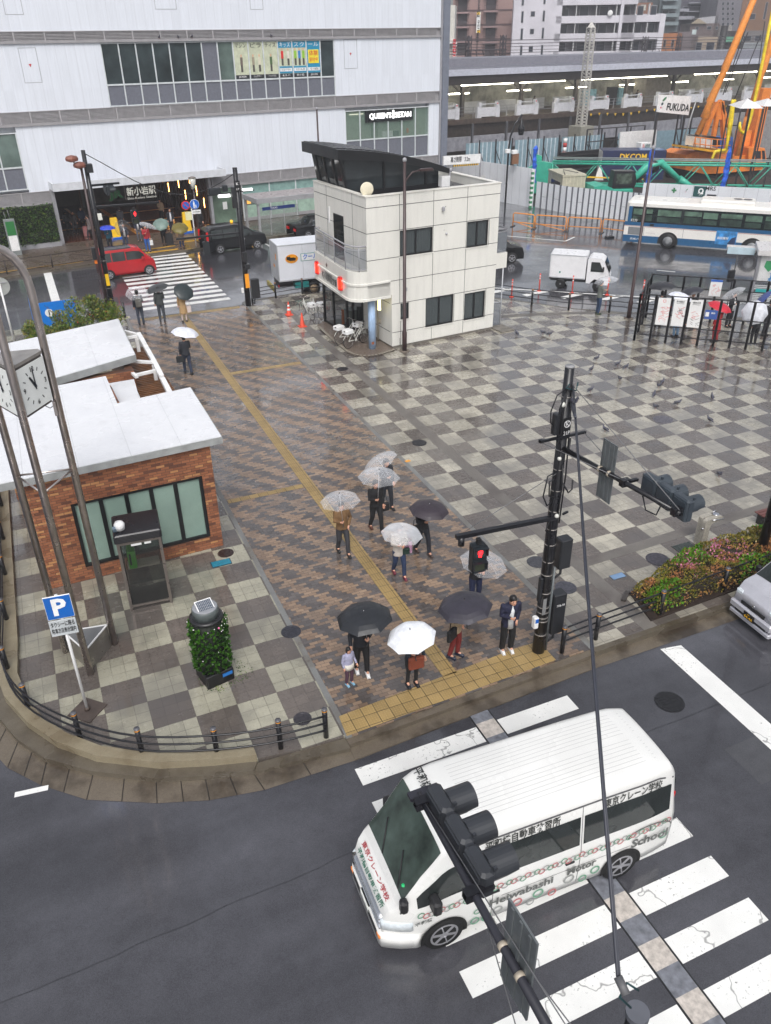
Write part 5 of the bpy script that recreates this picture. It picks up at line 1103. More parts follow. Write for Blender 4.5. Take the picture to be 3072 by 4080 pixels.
for k in range(4): b.use(mat('booth_vent',(.20,.20,.21),.4)).box(.0,1.0,-.078,-.07,2.09+.04*k,2.105+.04*k)
b.build('roof',None,pb)
for (x0,x1,y0,y1) in ((.04,.96,-.005,.005),(.995,1.005,.04,.88),(-.005,.005,.04,.88),(.04,.96,.915,.925)):
 b = MB(); b.use(glassy('booth_glass',(.16,.17,.17),.34)).box(x0,x1,y0,y1,.16,1.96); b.build('glass_panel',None,pb)
b = MB(); b.use(mat('phone_green',(.30,.70,.12),.4)).bbox(.14,.34,.45,.85,.95,1.45,.02); b.use(BLACK).tube([(.2,.44,1.4),(.2,.40,1.1)],.025,6); b.build('telephone',None,pb)
b = MB(); b.use(mat('booth_shelf',(.60,.58,.52),.5)).box(.1,.9,.55,.9,.88,.93); b.use(mat('booth_floor',(.25,.23,.22),.5)).box(.0,1.0,0,.92,0,.05); b.use(WHITE).box(.3,.55,-.012,-.006,1.9,1.96); b.box(.62,.78,-.012,-.006,1.9,1.96); b.build('shelf',None,pb)
b = MB(); b.use(mat('antenna_white',(.90,.90,.90),.3)).lathe([(.12,0),(.13,.14),(.09,.2),(.02,.22)],16,(.12,.2,2.32)); b.cyl(.12,.2,2.26,2.33,.05,8); b.use(mat('antenna_grey_blue',(.45,.52,.58),.4)); 
for k in range(5): b.tube([(-.04+.02*k,.12,2.3),(-.04+.02*k,.12,2.46)],.012,6)
b.build('antenna',None,pb)
tw = thing('plant_tower','round green plant tower with a tilted solar panel on top','planter',(1.86,14.38,0),R(12))
b = MB(); b.use(mat('planter_black',(.07,.07,.08),.4)).bbox(-.33,.33,-.33,.33,0,.34,.02); b.use(mat('label_blue',(.15,.45,.75),.4)).box(.05,.29,-.336,-.33,.18,.27); b.build('base',None,tw)
b = MB(); b.use(mat('planter_core',(.06,.09,.05),.7)).cyl(0,0,.34,1.72,.31,20); b.use(mat('planter_ring',(.12,.12,.13),.35)).lathe([(.33,1.70),(.37,1.72),(.37,1.76),(.31,1.78)],24); b.build('core',None,tw)
b = MB(); b.use(leafmat('tower_leaf',(.07,.19,.05),(.26,.44,.11)))
rnd = random.Random(3)
for rI in range(11):
 z = .42+.115*rI
 for k in range(15):
  a = 2*pi*(k+.5*(rI % 2))/15; c_ = Vector((math.cos(a)*.365,math.sin(a)*.365,z)); o_ = Vector((math.cos(a),math.sin(a),.55))
  leaves(b,15,lambda: (c_+Vector((rnd.uniform(-.025,.025),rnd.uniform(-.025,.025),rnd.uniform(-.02,.02))),o_),.088,rnd)
b.build('foliage',None,tw)
b = MB(); b.use(mat('flower_white',(.93,.90,.92),.5))
for k in range(38): a = rnd.uniform(0,2*pi); z = rnd.choice([1.6,1.65,1.5,1.2,.8,1.0]); b.ball((math.cos(a)*.42,math.sin(a)*.42,z),.014,5,4)
b.use(mat('flower_pink',(.88,.45,.65),.5)); b.ball((.1,-.40,1.62),.025,6,5); b.build('flowers',None,tw)
b = MB(); b.use(mat('drum_grey',(.34,.37,.37),.3,var=.1)).lathe([(.29,1.76),(.29,1.95),(.28,1.99),(.26,2.0)],28); b.use(mat('drum_top',(.55,.56,.58),.15)).lathe([(.275,2.0),(.27,2.012),(.2,2.015)],28); b.build('drum',None,tw)
b = MB(); b.M = Matrix.Translation((0,-.02,2.03)) @ Euler((R(18),0,R(-5))).to_matrix().to_4x4(); b.use(WHITE).box(-.185,.185,-.17,.17,0,.02); b.use(mat('solar_cell',(.32,.35,.40),.2))
for i in range(9):
 for j in range(4): b.box(-.165+.0367*i+.002,-.165+.0367*(i+1)-.002,-.15+.075*j+.002,-.15+.075*(j+1)-.002,.021,.023)
b.build('solar_panel',None,tw)
b = MB(); b.use(LEAF); rn2 = random.Random(4)
def fpw(): a = rn2.uniform(0,2*pi); r_ = rn2.uniform(.34,.62); return ((1.95+r_*math.cos(a)*(1.25 if math.cos(a) > 0 else .8),14.33+r_*math.sin(a)*.9,.003),(0,0,.4))
leaves(b,330,fpw,.035,rn2); b.build('ground_weeds',kind='stuff')
ps = thing('parking_sign','white pole with blue P parking sign standing on a dark square base','sign',(-.96,14.45,0))
b = MB(); b.use(mat('sign_base',(.30,.26,.24),.6,var=.25)).prism([(0,-.42),(.42,0),(0,.42),(-.42,0)],0,.03); b.use(mat('sign_base_hub',(.3,.25,.22),.6)).cyl(0,0,.03,.1,.06,10); b.build('base',None,ps)
b = MB(); b.use(WHITE).cyl(0,0,.08,3.15,.032,12); b.build('pole',None,ps)
b = MB(Matrix.Rotation(R(-6),4,'Z')); b.use(WHITE).bbox(-.26,.26,-.055,-.04,2.60,3.16,.01); b.use(mat('sign_blue',(.05,.38,.72),.35)).box(-.25,.25,-.06,-.055,2.61,3.14); pl = b.build('sign_plate',None,ps)
o = text('P',.40,WHL,pl,(0,0,0),bold=.035); o.matrix_basis = Matrix.Rotation(R(-6),4,'Z') @ Matrix.Translation((0,-.064,2.87)) @ Matrix.Rotation(R(90),4,'X')
b = MB(Matrix.Rotation(R(-6),4,'Z')); b.use(mat('sign_plate_grey',(.74,.76,.77),.4)).bbox(-.27,.25,-.055,-.045,2.18,2.57,.01); pl = b.build('sign_plate',None,ps)
for t_,z in (('タクシーに限る',2.46),('駐車方法表示線内',2.30)):
 o = text(t_,.10,DKL,pl,(0,0,0),bold=.015,width=.46); o.matrix_basis = Matrix.Rotation(R(-6),4,'Z') @ Matrix.Translation((-.01,-.06,z)) @ Matrix.Rotation(R(90),4,'X')
CAPO = mat('post_reflector_orange',(.85,.55,.15),.4)
def railing(pts, label, h=.80, rails=(.26,.46,.66), r=.055, off=0.0, ext=(0,0), side=-1):
 x0,y0 = pts[0]; t = thing('railing',label,'railing',(x0,y0,0)); L = [Vector((x-x0,y-y0,0)) for x,y in pts]
 for p in L:
  b = MB(); b.use(DKMETAL).tube([p,p+Vector((0,0,h-.03))],r,14); b.use(CAPO).tube([p+Vector((0,0,h-.06)),p+Vector((0,0,h-.035))],r+.004,14); b.use(mat('post_cap_grey',(.35,.35,.37),.35)).tube([p+Vector((0,0,h-.03)),p+Vector((0,0,h))],r+.006,14); b.build('post',None,t)
 for z in rails:
  q = []
  for i in range(len(L)-1):
   for k in range(4): 
    tt = k/4; a = L[max(i-1,0)]; b0 = L[i]; c0 = L[i+1]; d0 = L[min(i+2,len(L)-1)]
    q.append(.5*((2*b0)+(c0-a)*tt+(2*a-5*b0+4*c0-d0)*tt*tt+(3*b0-a-3*c0+d0)*tt**3))
  q.append(L[-1])
  def nrm(i): d = (q[min(i+1,len(q)-1)]-q[max(i-1,0)]); n_ = Vector((d.y,-d.x,0)).normalized(); return n_
  b = MB(); b.use(DKMETAL).tube([p+nrm(i)*(r+.01)*(-side)+Vector((0,0,z)) for i,p in enumerate(q)],.022,8); b.build('rail',None,t)
 return t
railing([(-2.47,26.8),(-2.45,24.6),(-2.45,22.5),(-2.45,20.55),(-2.47,18.42),(-2.5,16.45),(-2.12,14.95),(-1.18,13.6),(-.06,12.62),(1.34,12.0),(2.59,11.68),(3.55,11.58)],'curved black three-rail railing round the left corner pavement')
railing([(9.57,11.79),(10.59,11.86),(12.6,11.95),(14.75,12.05),(16.9,12.15),(19,12.25)],'straight black three-rail railing in front of the flowering hedge',.78,side=1)
railing([(10.79,43.41),(12.2,43.61),(13.82,43.75),(15.6,43.5)],'black railing beside the far signal pole behind the parked bicycles',.9,(.3,.5,.7),side=1)
railing([(21.2,40.1),(22.7,38.3),(24.28,36.17),(25.61,34.66),(27.2,33.3),(28.42,32.1),(29.6,31.2)],'black railing between the square and the bus circle',.9,(.35,.6,.85),side=1)
p = G(*cI(1385,1155)); o = MB(); o.use(DKMETAL).cyl(0,0,0,.8,.06,12); o.use(mat('post_foot_pale',(.66,.62,.56),.6)).box(-.25,.25,-.2,.2,0,.02); q = o.build('bollard',label='black bollard on a pale footing behind the white roofed toilet block',cat='bollard'); q.location = (p.x,p.y,0)
hg = thing('azalea_hedge','low flowering azalea hedge with pink blossom behind the railing','hedge',(12.3,11.85,0))
b = MB(); b.use(mat('hedge_soil',(.16,.11,.08),.8,var=.2)).prism([(-.05,-.0),(8,.3),(8,2.2),(2.9,1.75),(.2,1.15)],0,.05); b.use(mat('bed_edge',(.24,.22,.21),.5)).prism([(-.12,.9),(.2,1.15),(.15,1.25),(-.2,.98)],0,.07); b.use(mat('hedge_twigs',(.16,.13,.09),.8)).prism([(.3,.15),(8,.5),(8,1.7),(2.9,1.4),(.45,.85)],.05,.5); b.build('bed',None,hg)
AZ = leafmat('azalea_leaf',(.30,.36,.10),(.62,.54,.24),(.66,.46,.30),2.2); AZ2 = leafmat('azalea_leaf_fresh',(.22,.42,.08),(.40,.58,.14))
rn = random.Random(11)
def hbump(x, y): return .50+.15*math.sin(x*2.3+.4)*math.cos(y*3.1)+.07*math.sin(x*7+y*5)
def fph():
 while True:
  x = rn.uniform(.15,6.2); ylo = .05+.035*x; yhi = 1.0+.26*x if x < 3 else 1.75; y = rn.uniform(ylo,yhi); e_ = min(x-.1,(y-ylo)*1.6,(yhi-y)*1.6,.35)/.35
  if e_ < 0: continue
  z = (.12+hbump(x,y)*math.sqrt(max(0,min(1,e_+.05)))) if rn.random() < .7 else rn.uniform(.06,.12+hbump(x,y)*max(.1,e_))
  return (x,y,z),(rn.uniform(-.5,.5),-.45,.9)
b = MB(); b.use(AZ); leaves(b,15000,fph,.062,rn); b.build('foliage',None,hg)
b = MB(); b.use(AZ2)
def fph2():
 while True:
  p_,o_ = fph()
  if math.sin(p_[0]*1.9+1)*math.cos(p_[1]*2.3) > .25: return (p_[0],p_[1],p_[2]+.03),o_
leaves(b,3600,fph2,.075,rn); b.build('fresh_shoots',None,hg)
b = MB(); b.use(mat('azalea_pink',(.78,.48,.60),.5,var=.3,scale=20))
def fph3():
 while True:
  p_,o_ = fph()
  if abs(p_[0]-2.6) < 1.3 and p_[1] > .35 and math.sin(p_[0]*4+1)+math.cos(p_[1]*6) > -.1: return (p_[0],p_[1],p_[2]+.035),o_
leaves(b,620,fph3,.06,rn); b.build('blossom',None,hg)
df = thing('drinking_fountain','speckled stone drinking fountain with chrome taps beside the hedge','drinking fountain',(15.75,13.95,0),R(2))
GRN = mat('granite',(.62,.60,.56),.5,var=.2,scale=30)
b = MB(); b.use(GRN); 
b.vprism([(0,0),(.2,0),(.2,.62),(.26,.72),(.62,.76),(.64,.84),(.58,.88),(.1,.88),(.02,.84),(0,.78)],0,.14); b.vprism([(.04,0),(.24,0),(.24,.62),(.3,.72),(.62,.75),(.64,.84),(.58,.88),(.1,.88),(.05,.84),(.04,.78)],.17,.32); b.use(mat('fountain_gap',(.15,.14,.14),.5)).box(.05,.2,.14,.17,0,.85); b.build('body',None,df)
b = MB(); b.use(mat('chrome',(.8,.8,.82),.12,1.0)); b.lathe([(.10,.885),(.11,.90),(.06,.905)],16,(.5,.16,0)); b.tube([(.42,.2,.89),(.42,.2,.96),(.5,.18,.98)],.018,6); b.tube([(.15,.34,.84),(.6,.36,.80)],.015,6); b.tube([(.2,-.03,.86),(.62,-.04,.80),(.68,.1,.80)],.015,6); b.tube([(.0,.05,.6),(-.05,.05,.6)],.03,8); b.build('taps',None,df)
b = MB(); b.use(GRN).bbox(-.22,.22,-.17,.17,0,.26,.03); o = b.build('stone_block',label='square speckled granite block behind the hedge next to the fountain',cat='stone block'); o.location = (16.5,13.7,0); o.rotation_euler = (0,0,R(-15))
b = MB(); b.use(mat('bench_wood',(.40,.24,.22),.5)); 
for k in range(3): b.box(0,1.4,.12*k,.12*k+.1,.40,.43)
b.use(DKMETAL).box(.15,.2,.0,.34,0,.4); b.box(1.2,1.25,0,.34,0,.4); p = G(1650,1117,.42); o = b.build('bench',label='dark red wooden bench at the right edge of the square',cat='bench'); o.location = (p.x,p.y,0)
def cone(x, y, label, stripes=True):
 t = thing('traffic_cone',label,'traffic cone',(x,y,0)); CO = mat('cone_red_orange',(.86,.30,.20),.5,var=.15); b = MB(); b.use(CO).bbox(-.19,.19,-.19,.19,0,.035,.01); b.lathe([(.14,.035),(.13,.05),(.03,.68),(.02,.70)],14); b.build('body',None,t)
 if stripes:
  b = MB(); b.use(WHITE); b.lathe([(.103,.24),(.087,.34)],14); b.lathe([(.07,.44),(.054,.54)],14); b.build('stripe',None,t)
cone(11.91,40.28,'orange cone with white bands in front of the two parked white bicycles'); cone(11.92,38.1,'plain orange cone nearest the police box entrance',False)
DEL = None
for i,(x,y) in enumerate([(24.44,38.48),(26.49,38.83),(27.92,37.63),(29.44,36.42),(30.88,35.16)]):
 mlab = 'slim red flexible marker post, %s along the bus circle' % ('leftmost of five','second from left','middle one of five','fourth from left','rightmost, left of the lamp post')[i]
 if DEL is None:
  t = thing('lane_marker_post',mlab,'marker post',(x,y,-.15),0,'red marker posts along the bus circle'); b = MB(); b.use(mat('marker_red',(.85,.27,.20),.5)).cyl(0,0,.05,1.0,.035,10); b.lathe([(.13,0),(.12,.04),(.05,.07)],12); b.build('post',None,t); b = MB(); b.use(WHITE).cyl(0,0,.7,.76,.037,10); b.cyl(0,0,.85,.9,.037,10); b.build('band',None,t); DEL = t
 else: dup(DEL,(x,y,-.15),0,mlab)
BAR = None; bp = [G(*c4(*q),-.15) for q in ((145,640),(328,655),(512,668),(708,680),(890,700))]; bp[0] = Vector((34.6,55.0,-.15))
for i in range(4):
 a, c_ = bp[i], bp[i+1]; rz = math.atan2(c_.y-a.y,c_.x-a.x); L = (c_-a).length*.94
 t = thing('pipe_barrier','orange pipe barrier before the white hoarding, %s' % ('leftmost of four','second from left with a slanted bar','third from left','rightmost beside the bus')[i],'barrier',a,rz,'orange pipe barriers by the hoarding'); b = MB(); b.use(mat('barrier_orange',(.90,.58,.22),.4)); b.tube([(0,0,0),(0,0,.9),(.1,0,1.0),(L-.1,0,1.0),(L,0,.9),(L,0,0)],.045,8); b.tube([(0,0,.35),(L,0,.35)],.035,8); b.tube([(0,0,.4),(L,0,.02)],.03,6) if i < 2 else None; b.build('frame',None,t); b = MB(); b.use(mat('barrier_foot',(.3,.3,.3),.6)).box(-.06,.06,-.35,.35,0,.06); b.box(L-.06,L+.06,-.35,.35,0,.06); b.build('foot',None,t)
p = G(*cI(0,0)); b = MB(); b.use(DKMETAL).cyl(0,0,0,1.0,.02,6); b.bbox(-.3,.3,-.2,.2,0,.12,.02); pp_ = G(*c5(710,70),-.15); o = b.build('weighted_stand',label='small black weighted stand on the wet road left of the bus',cat='stand'); o.location = pp_
SM = thing('smoking_enclosure','black steel frame enclosure with notice boards on the square','enclosure',(25.55,29.2,0)); o0 = Vector((25.55,29.2,0))
fr_ = [Vector((25.55,29.2,0)),Vector((31.4,24.1,0))]; bk = [Vector((28.35,31.8,0)),Vector((34.2,26.7,0))]
def panel(A, B_, n, zs, nm):
 for k in range(n+1):
  p = A.lerp(B_,k/n)-o0; b = MB(); b.use(BLACK); dd_ = (B_-A).normalized(); nn = Vector((-dd_.y,dd_.x,0)); b.bar(p,p+Vector((0,0,2.22)),.05,.11); b.build('post',None,SM)
 b = MB(); b.use(BLACK)
 for z in zs: b.bar(A-o0+Vector((0,0,z)),B_-o0+Vector((0,0,z)),.045,.04)
 b.build('rail',None,SM)
panel(fr_[0],fr_[1],11,(.32,.78,1.32,2.2),'front'); panel(bk[0],bk[1],10,(1.2,1.65,2.2),'back'); panel(fr_[0],bk[0],3,(.32,1.32,2.2),'side')
def board(t0, t1, z0, z1, m, A=fr_[0], B_=fr_[1], off=-.05, nm='notice_board'):
 d = (B_-A); an = math.atan2(d.y,d.x); p = A.lerp(B_,t0)-o0; L = d.length*(t1-t0); Mx = Matrix.Translation(p) @ Matrix.Rotation(an,4,'Z'); b = MB(Mx); b.use(m).box(0,L,off-.015,off,z0,z1); return b.build(nm,None,SM), Mx, L
def mtext(tx, h, m, parent, Mx, x, y, z, width=None, bold=0.01, name='lettering'):
 o = text(tx,h,m,parent,(0,0,0),bold=bold,width=width,name=name); o.matrix_basis = Mx @ Matrix.Translation((x,y,z)) @ Matrix.Rotation(R(90),4,'X'); return o
def doodle(Mx, L, z0, z1, m, n, seed, parent, y=-.068):
 rr_ = random.Random(seed); b = MB(Mx); b.use(m)
 for k in range(n):
  x = rr_.uniform(.1,L-.1); z = rr_.uniform(z0,z1); a = rr_.choice([.4,-.5,.4,-1.1]); l_ = rr_.uniform(.08,.22); b.add([(x,y,z),(x+l_*math.cos(a),y,z+l_*math.sin(a)),(x+l_*math.cos(a),y,z+l_*math.sin(a)+.015),(x,y,z+.015)],[(0,1,2,3)])
 b.build('map_lines',None,parent)
PAP = mat('notice_white',(.86,.86,.86),.4,var=.03)
bd,Mx,L = board(.105,.175,.86,2.12,PAP); doodle(Mx,L,1.1,1.75,REDL,26,1,bd); b = MB(Mx); b.use(REDL).disc((L/2,-.07,1.98),.07,'y',16,.004,.055); b.build('symbol',None,bd)
bd,Mx,L = board(.195,.265,.86,2.12,PAP); mtext('新小岩駅周辺',.07,DKL,bd,Mx,L/2,-.068,2.0,width=.33); mtext('Shin-Koiwa Station',.035,DKL,bd,Mx,L/2,-.068,1.92,width=.33); doodle(Mx,L,1.3,1.75,REDL,14,2,bd); doodle(Mx,L,1.3,1.75,DKL,8,3,bd)
bd,Mx,L = board(.285,.355,.86,2.12,PAP); mtext('喫煙禁止区域',.07,DKL,bd,Mx,L/2,-.068,2.0,width=.33); mtext('No Smoking Area',.035,DKL,bd,Mx,L/2,-.068,1.92,width=.33); doodle(Mx,L,1.3,1.65,REDL,8,4,bd); doodle(Mx,L,.95,1.3,DKL,8,5,bd)
bd,Mx,L = board(.375,.445,1.3,1.72,mat('notice_blue',(.20,.32,.58),.4)); mtext('喫煙所',.06,WHL,bd,Mx,L*.65,-.068,1.58,width=.16); b = MB(Mx); b.use(PAP).box(.03,.18,-.072,-.066,1.42,1.62); b.build('notice_panel',None,bd)
bd,Mx,L = board(.36,.43,1.35,2.15,PAP,bk[0],bk[1]); doodle(Mx,L,1.5,1.9,REDL,12,6,bd); b = MB(Mx); b.use(mat('notice_blue2',(.10,.35,.70),.4)).box(0,L,-.07,-.066,2.05,2.15); b.build('notice_panel',None,bd)
bs_ = thing('bus_shelter','silver slatted bus shelter with blue lettering at the right edge','bus shelter',(34.6,31.0,0),R(-42))
b = MB(); b.use(mat('shelter_silver',(.68,.69,.70),.3,.3)); b.box(0,6,0,.12,1.3,2.7); 
for k in range(26): b.use(WHITE if k % 1 == 0 else GREY).box(.05,6,-.03,.0,1.32+.052*k,1.35+.052*k)
b.use(mat('shelter_grey',(.50,.50,.52),.35)).box(-.12,0,-.1,.25,0,2.7); b.use(mat('shelter_teal',(.15,.60,.60),.4)).box(.1,6,-.02,.02,.75,.95); b.use(mat('shelter_low_slats',(.72,.73,.74),.4))
for k in range(12): b.box(0,6,0,.03,.1+.09*k,.15+.09*k) if k not in (7,8) else None
b.build('wall',None,bs_); b = MB(); b.use(mat('shelter_roof_white',(.78,.77,.77),.3,var=.1)); b.box(-.2,6,-.3,2.0,2.7,2.95); b.box(-1.6,-.2,.9,1.9,2.55,2.7); b.use(mat('shelter_glass_pale',(.72,.80,.84),.3)).box(-1.6,-.25,.85,.9,2.45,2.8); b.build('roof',None,bs_)
BLL = mat('lettering_blue',(.12,.50,.75),.5); mtext('東京',.4,BLL,bs_,Matrix(),1.4,-.04,2.1,width=1.0); mtext('貸切バス',.26,BLL,bs_,Matrix(),1.4,-.04,1.65,width=1.6); mtext('東京マイタウン',.12,BLL,bs_,Matrix(),1.4,-.04,1.45,width=1.7)
b = MB(); b.use(mat('mark_green',(.2,.55,.35),.4)).vprism([(.3,2.4),(.7,2.4),(.75,2.1),(.5,1.85),(.25,2.1)],-.045,-.035); b.build('emblem',None,bs_)
b = MB(); b.use(DKMETAL).cyl(0,0,0,2.6,.03,8); b.bbox(-.35,.02,-.1,.1,1.3,1.9,.03); o = b.build('stop_post',label='dark stop post with a box left of the silver bus shelter',cat='post'); p = G(*c5(1430,330),0); o.location = (33.6,31.6,-.0)
p = G(*c1(1448,705)); t = thing('road_sign','white pole with round no-parking and blue pedestrian signs at the far crossing','sign',(p.x,p.y,0)); h = HZ(c1(1420,355)[1],p.x,p.y)
b = MB(); b.use(WHITE).cyl(0,0,0,h-.2,.04,10); b.build('pole',None,t)
b = MB(); b.use(REDL).disc((-.38,-.08,h-.38),.30,'y',24,.02); b.use(BLUE).disc((-.38,-.10,h-.38),.23,'y',24,.02); b.use(REDL).bar((-.54,-.115,h-.22),(-.22,-.115,h-.54),.01,.05); b.build('sign_disc',None,t)
b = MB(); b.use(WHITE).disc((.22,-.08,h-.36),.33,'y',24,.02); b.use(BLUE).disc((.22,-.10,h-.36),.31,'y',24,.02); b.use(WHL); b.ball((.18,-.115,h-.17),.045,6,5,(1,.3,1)); b.box(.13,.23,-.125,-.112,h-.44,h-.22); b.box(.13,.17,-.125,-.112,h-.6,h-.44); b.box(.19,.23,-.125,-.112,h-.6,h-.44); b.box(.28,.33,-.125,-.112,h-.58,h-.38); b.build('sign_disc',None,t)
b = MB(); b.use(WHITE).box(-.02,.6,-.1,-.08,h-.98,h-.72); pl = b.build('sign_plate',None,t); text('この先20m',.1,DKL,pl,(.29,-.105,h-.85),width=.5); b = MB(); b.use(mat('plate_yellowish',(.86,.85,.68),.4)).box(-.5,-.06,-.1,-.08,h-1.35,h-.8); b.build('sign_plate',None,t)
def afloor(u, v, label):
 p = G(u,v); t = thing('floor_sign',label,'floor sign',(p.x,p.y,0),R(7),'yellow no-smoking floor signs in the entrance'); b = MB(); b.use(YELLOW); b.add([(-.3,-.25,0),(.3,-.25,0),(.24,-.05,1.5),(-.24,-.05,1.5),(-.3,.25,0),(.3,.25,0),(.24,.05,1.5),(-.24,.05,1.5)],[(0,1,2,3),(5,4,7,6),(3,2,6,7),(0,3,7,4),(1,5,6,2)]); b.use(BLUE).bbox(-.42,.42,-.3,.3,0,.16,.03); b.build('board',None,t)
 b = MB(); b.M = Euler((R(-7.6),0,0)).to_matrix().to_4x4(); b.use(WHITE).disc((0,-.125,1.08),.2,'y',18,.02); b.use(REDL).disc((0,-.14,1.08),.19,'y',18,.02,.15); b.bar((-.13,-.15,1.2),(.13,-.15,.95),.01,.04); b.box(-.2,.2,-.19,-.17,.5,.72); b.build('symbol',None,t)
afloor(*c1(860,650),'yellow no-smoking floor sign behind the person with the blue umbrella'); afloor(*c1(1385,605),'yellow no-smoking floor sign on the right of the station entrance')
p = G(*cI(165,470)); t = thing('totem_sign','tall grey totem with a green and white sign before the planted wall','sign',(-.75,61.5,0),R(7)); b = MB(); b.use(mat('totem_grey',(.50,.52,.52),.4)).bbox(-.35,.35,-.1,.1,0,2.35,.02); b.tube([(-.15,0,2.35),(-.2,0,2.8)],.02,6); b.tube([(.1,0,2.35),(.05,0,2.9)],.02,6); b.build('post',None,t); b = MB(); b.use(mat('totem_green',(.15,.45,.22),.4)).box(-.27,.27,-.12,-.1,1.3,2.2); b.use(WHITE).box(-.27,.27,-.12,-.1,.3,1.29); b.build('sign_plate',None,t)
iw = thing('information_wall','bright blue information wall with a white round i symbol','information board',(-.45,43.0,0),R(0)); b = MB(); b.use(mat('info_blue',(.06,.45,.80),.35,var=.04)); b.box(0,2.05,0,.06,0,1.42); b.box(-.06,-.0,0,2.8,0,1.42); b.use(mat('info_gap',(.05,.15,.25),.5)).box(2.05,2.07,.01,.05,0,1.4); b.box(.3,.31,-.004,0,0,1.4); b.build('panel',None,iw)
b = MB(); b.use(WHITE).disc((.76,-.012,.89),.2,'y',24,.02); sb = b.build('symbol_disc',None,iw); text('i',.27,DKL,sb,(.76,-.025,.89),bold=.05,width=.06)
b = MB(); b.use(WHITE).cyl(0,0,0,2.9,.045,10); b.use(mat('round_mirror_back',(.62,.63,.62),.4)).disc((0,.06,2.75),.42,'y',24,.04); b.use(GREY).box(-.3,.3,.0,.04,2.9,2.94); p = G(*cI(160,1388)); o = b.build('round_sign',label='round grey sign seen from behind on a white pole at the left edge',cat='sign'); p2 = G(10,655,2.75); o.location = (-1.55,41.6,0)
sh = thing('shrub','bushy green shrub with red berries behind the white roofed toilet block','shrub',(1.3,40.4,0))
b = MB(); b.use(mat('shrub_twig',(.25,.20,.14),.7)); rq_ = random.Random(5)
for k in range(16): a = rq_.uniform(0,2*pi); l_ = rq_.uniform(.8,1.9); b.tube([(0,0,0),(math.cos(a)*.4,math.sin(a)*.35,.8),(math.cos(a)*l_,math.sin(a)*.7,rq_.uniform(1.4,2.3))],[.03,.02,.008],5)
b.build('stems',None,sh)
b = MB(); b.use(leafmat('shrub_leaf',(.14,.27,.07),(.42,.50,.16),(.55,.50,.20))); clumps = [(x_,rq_.uniform(-.8,.8),rq_.uniform(.45,1.0)*(.85+.62*max(0,min(x_+1.2,2.0)))*(1 if x_ < 1 else .8),rq_.uniform(.25,.45)) for x_ in [rq_.uniform(-2.0,2.0) for _ in range(44)]]
def fps():
 c_ = rq_.choice(clumps); d = Vector((rq_.gauss(0,1),rq_.gauss(0,1),rq_.gauss(0,1))).normalized()*c_[3]*rq_.uniform(.5,1.1); return (c_[0]+d.x,c_[1]+d.y,max(.2,c_[2]+d.z)),d.normalized()+Vector((0,0,.4))
leaves(b,11000,fps,.10,rq_); b.build('foliage',None,sh)
b = MB(); b.use(mat('berry_red',(.75,.22,.12),.4))
for k in range(60): p_,_o = fps(); b.ball(p_,.03,5,4)
b.build('berries',None,sh)
fn = thing('pedestrian_fence','low brown mesh fence along the far kerb left of the crossing','fence',(-7.0,55.1,0)); 
for k in range(5):
 x = k*2.75; b = MB(); b.use(mat('fence_brown',(.20,.17,.16),.5)); b.cyl(x,.2*x,0,.85,.045,8); b.build('post',None,fn)
b = MB(); b.use(mat('fence_brown',(.20,.17,.16),.5))
for z in (.12,.8): b.tube([(0,0,z),(11,2.2,z)],.025,6)
b.use(mat('fence_mesh',(.24,.21,.20),.6))
for k in range(60): x = .18*k+.1; b.bar((x,.2*x,.12),(x,.2*x,.8),.01)
b.tube([(0,0,.3),(1.4,.28,.65),(2.7,.55,.3),(4.1,.82,.65),(5.5,1.1,.3),(6.9,1.4,.65),(8.2,1.65,.3),(9.6,1.9,.65),(11,2.2,.3)],.02,5); b.build('mesh',None,fn)
tp = Plane(16.5,60.2,7); ts = thing('taxi_shelter','grey taxi shelter with glass sides and a blue TAXI strip','taxi shelter',(15.9,59.6,0),R(7))
TG = mat('shelter_frame_grey',(.60,.60,.61),.35)
b = MB(); b.use(TG)
for x,y in ((0,0),(5.9,0),(0,2.4),(5.9,2.4)): b.box(x-.08,x+.08,y-.08,y+.08,0,2.35)
for x in (.9,2.0): b.box(x-.02,x+.02,-.02,.02,0,2.35)
b.box(-.15,6.1,-.2,-.05,2.3,2.62); b.box(-.15,0,-.05,2.6,2.3,2.62); b.build('frame',None,ts)
b = MB(); b.use(mat('shelter_roof_mottled',(.60,.57,.57),.3,var=.25,scale=2)).box(0,6.1,-.05,2.6,2.5,2.6); b.build('roof',None,ts)
for (x0,x1) in ((.1,.88),(.92,1.98),(2.02,3.2)):
 b = MB(); b.use(glassy('shelter_glass',(.55,.58,.56),.25)).box(x0,x1,-.01,.01,.1,2.0); b.build('glass_panel',None,ts)
b = MB(); b.use(mat('taxi_blue',(.10,.18,.42),.4)).box(.3,2.9,-.04,-.02,1.78,2.0); st2 = b.build('sign_strip',None,ts); text('TAXI',.13,WHL,st2,(1.2,-.045,1.89),width=.55)
def mkplane(u, v, d, ang=-30.0):
 q = ray(u,v).normalized()*d; return Plane(q.x,q.y,ang)
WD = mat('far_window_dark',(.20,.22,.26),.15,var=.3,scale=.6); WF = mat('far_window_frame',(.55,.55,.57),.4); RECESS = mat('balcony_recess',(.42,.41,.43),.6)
def block(name, label, pl, cr, box_, m, depth=12, z0=-.1, off=0.0, cat='building', hidden_top=None):
 x0,y0,x1,y1 = box_; a = pl(*cr(x0,y0),off); c_ = pl(*cr(x1,y1),off); t = thing(name,label,cat,(pl.o.x,pl.o.y,0),pl.a)
 X0,X1 = a[0],c_[0]; ZT = hidden_top or a[1]; b = MB(); b.use(m).box(X0,X1,off,off+depth,z0,ZT); b.build('wall',None,t); return t, X0, X1, ZT
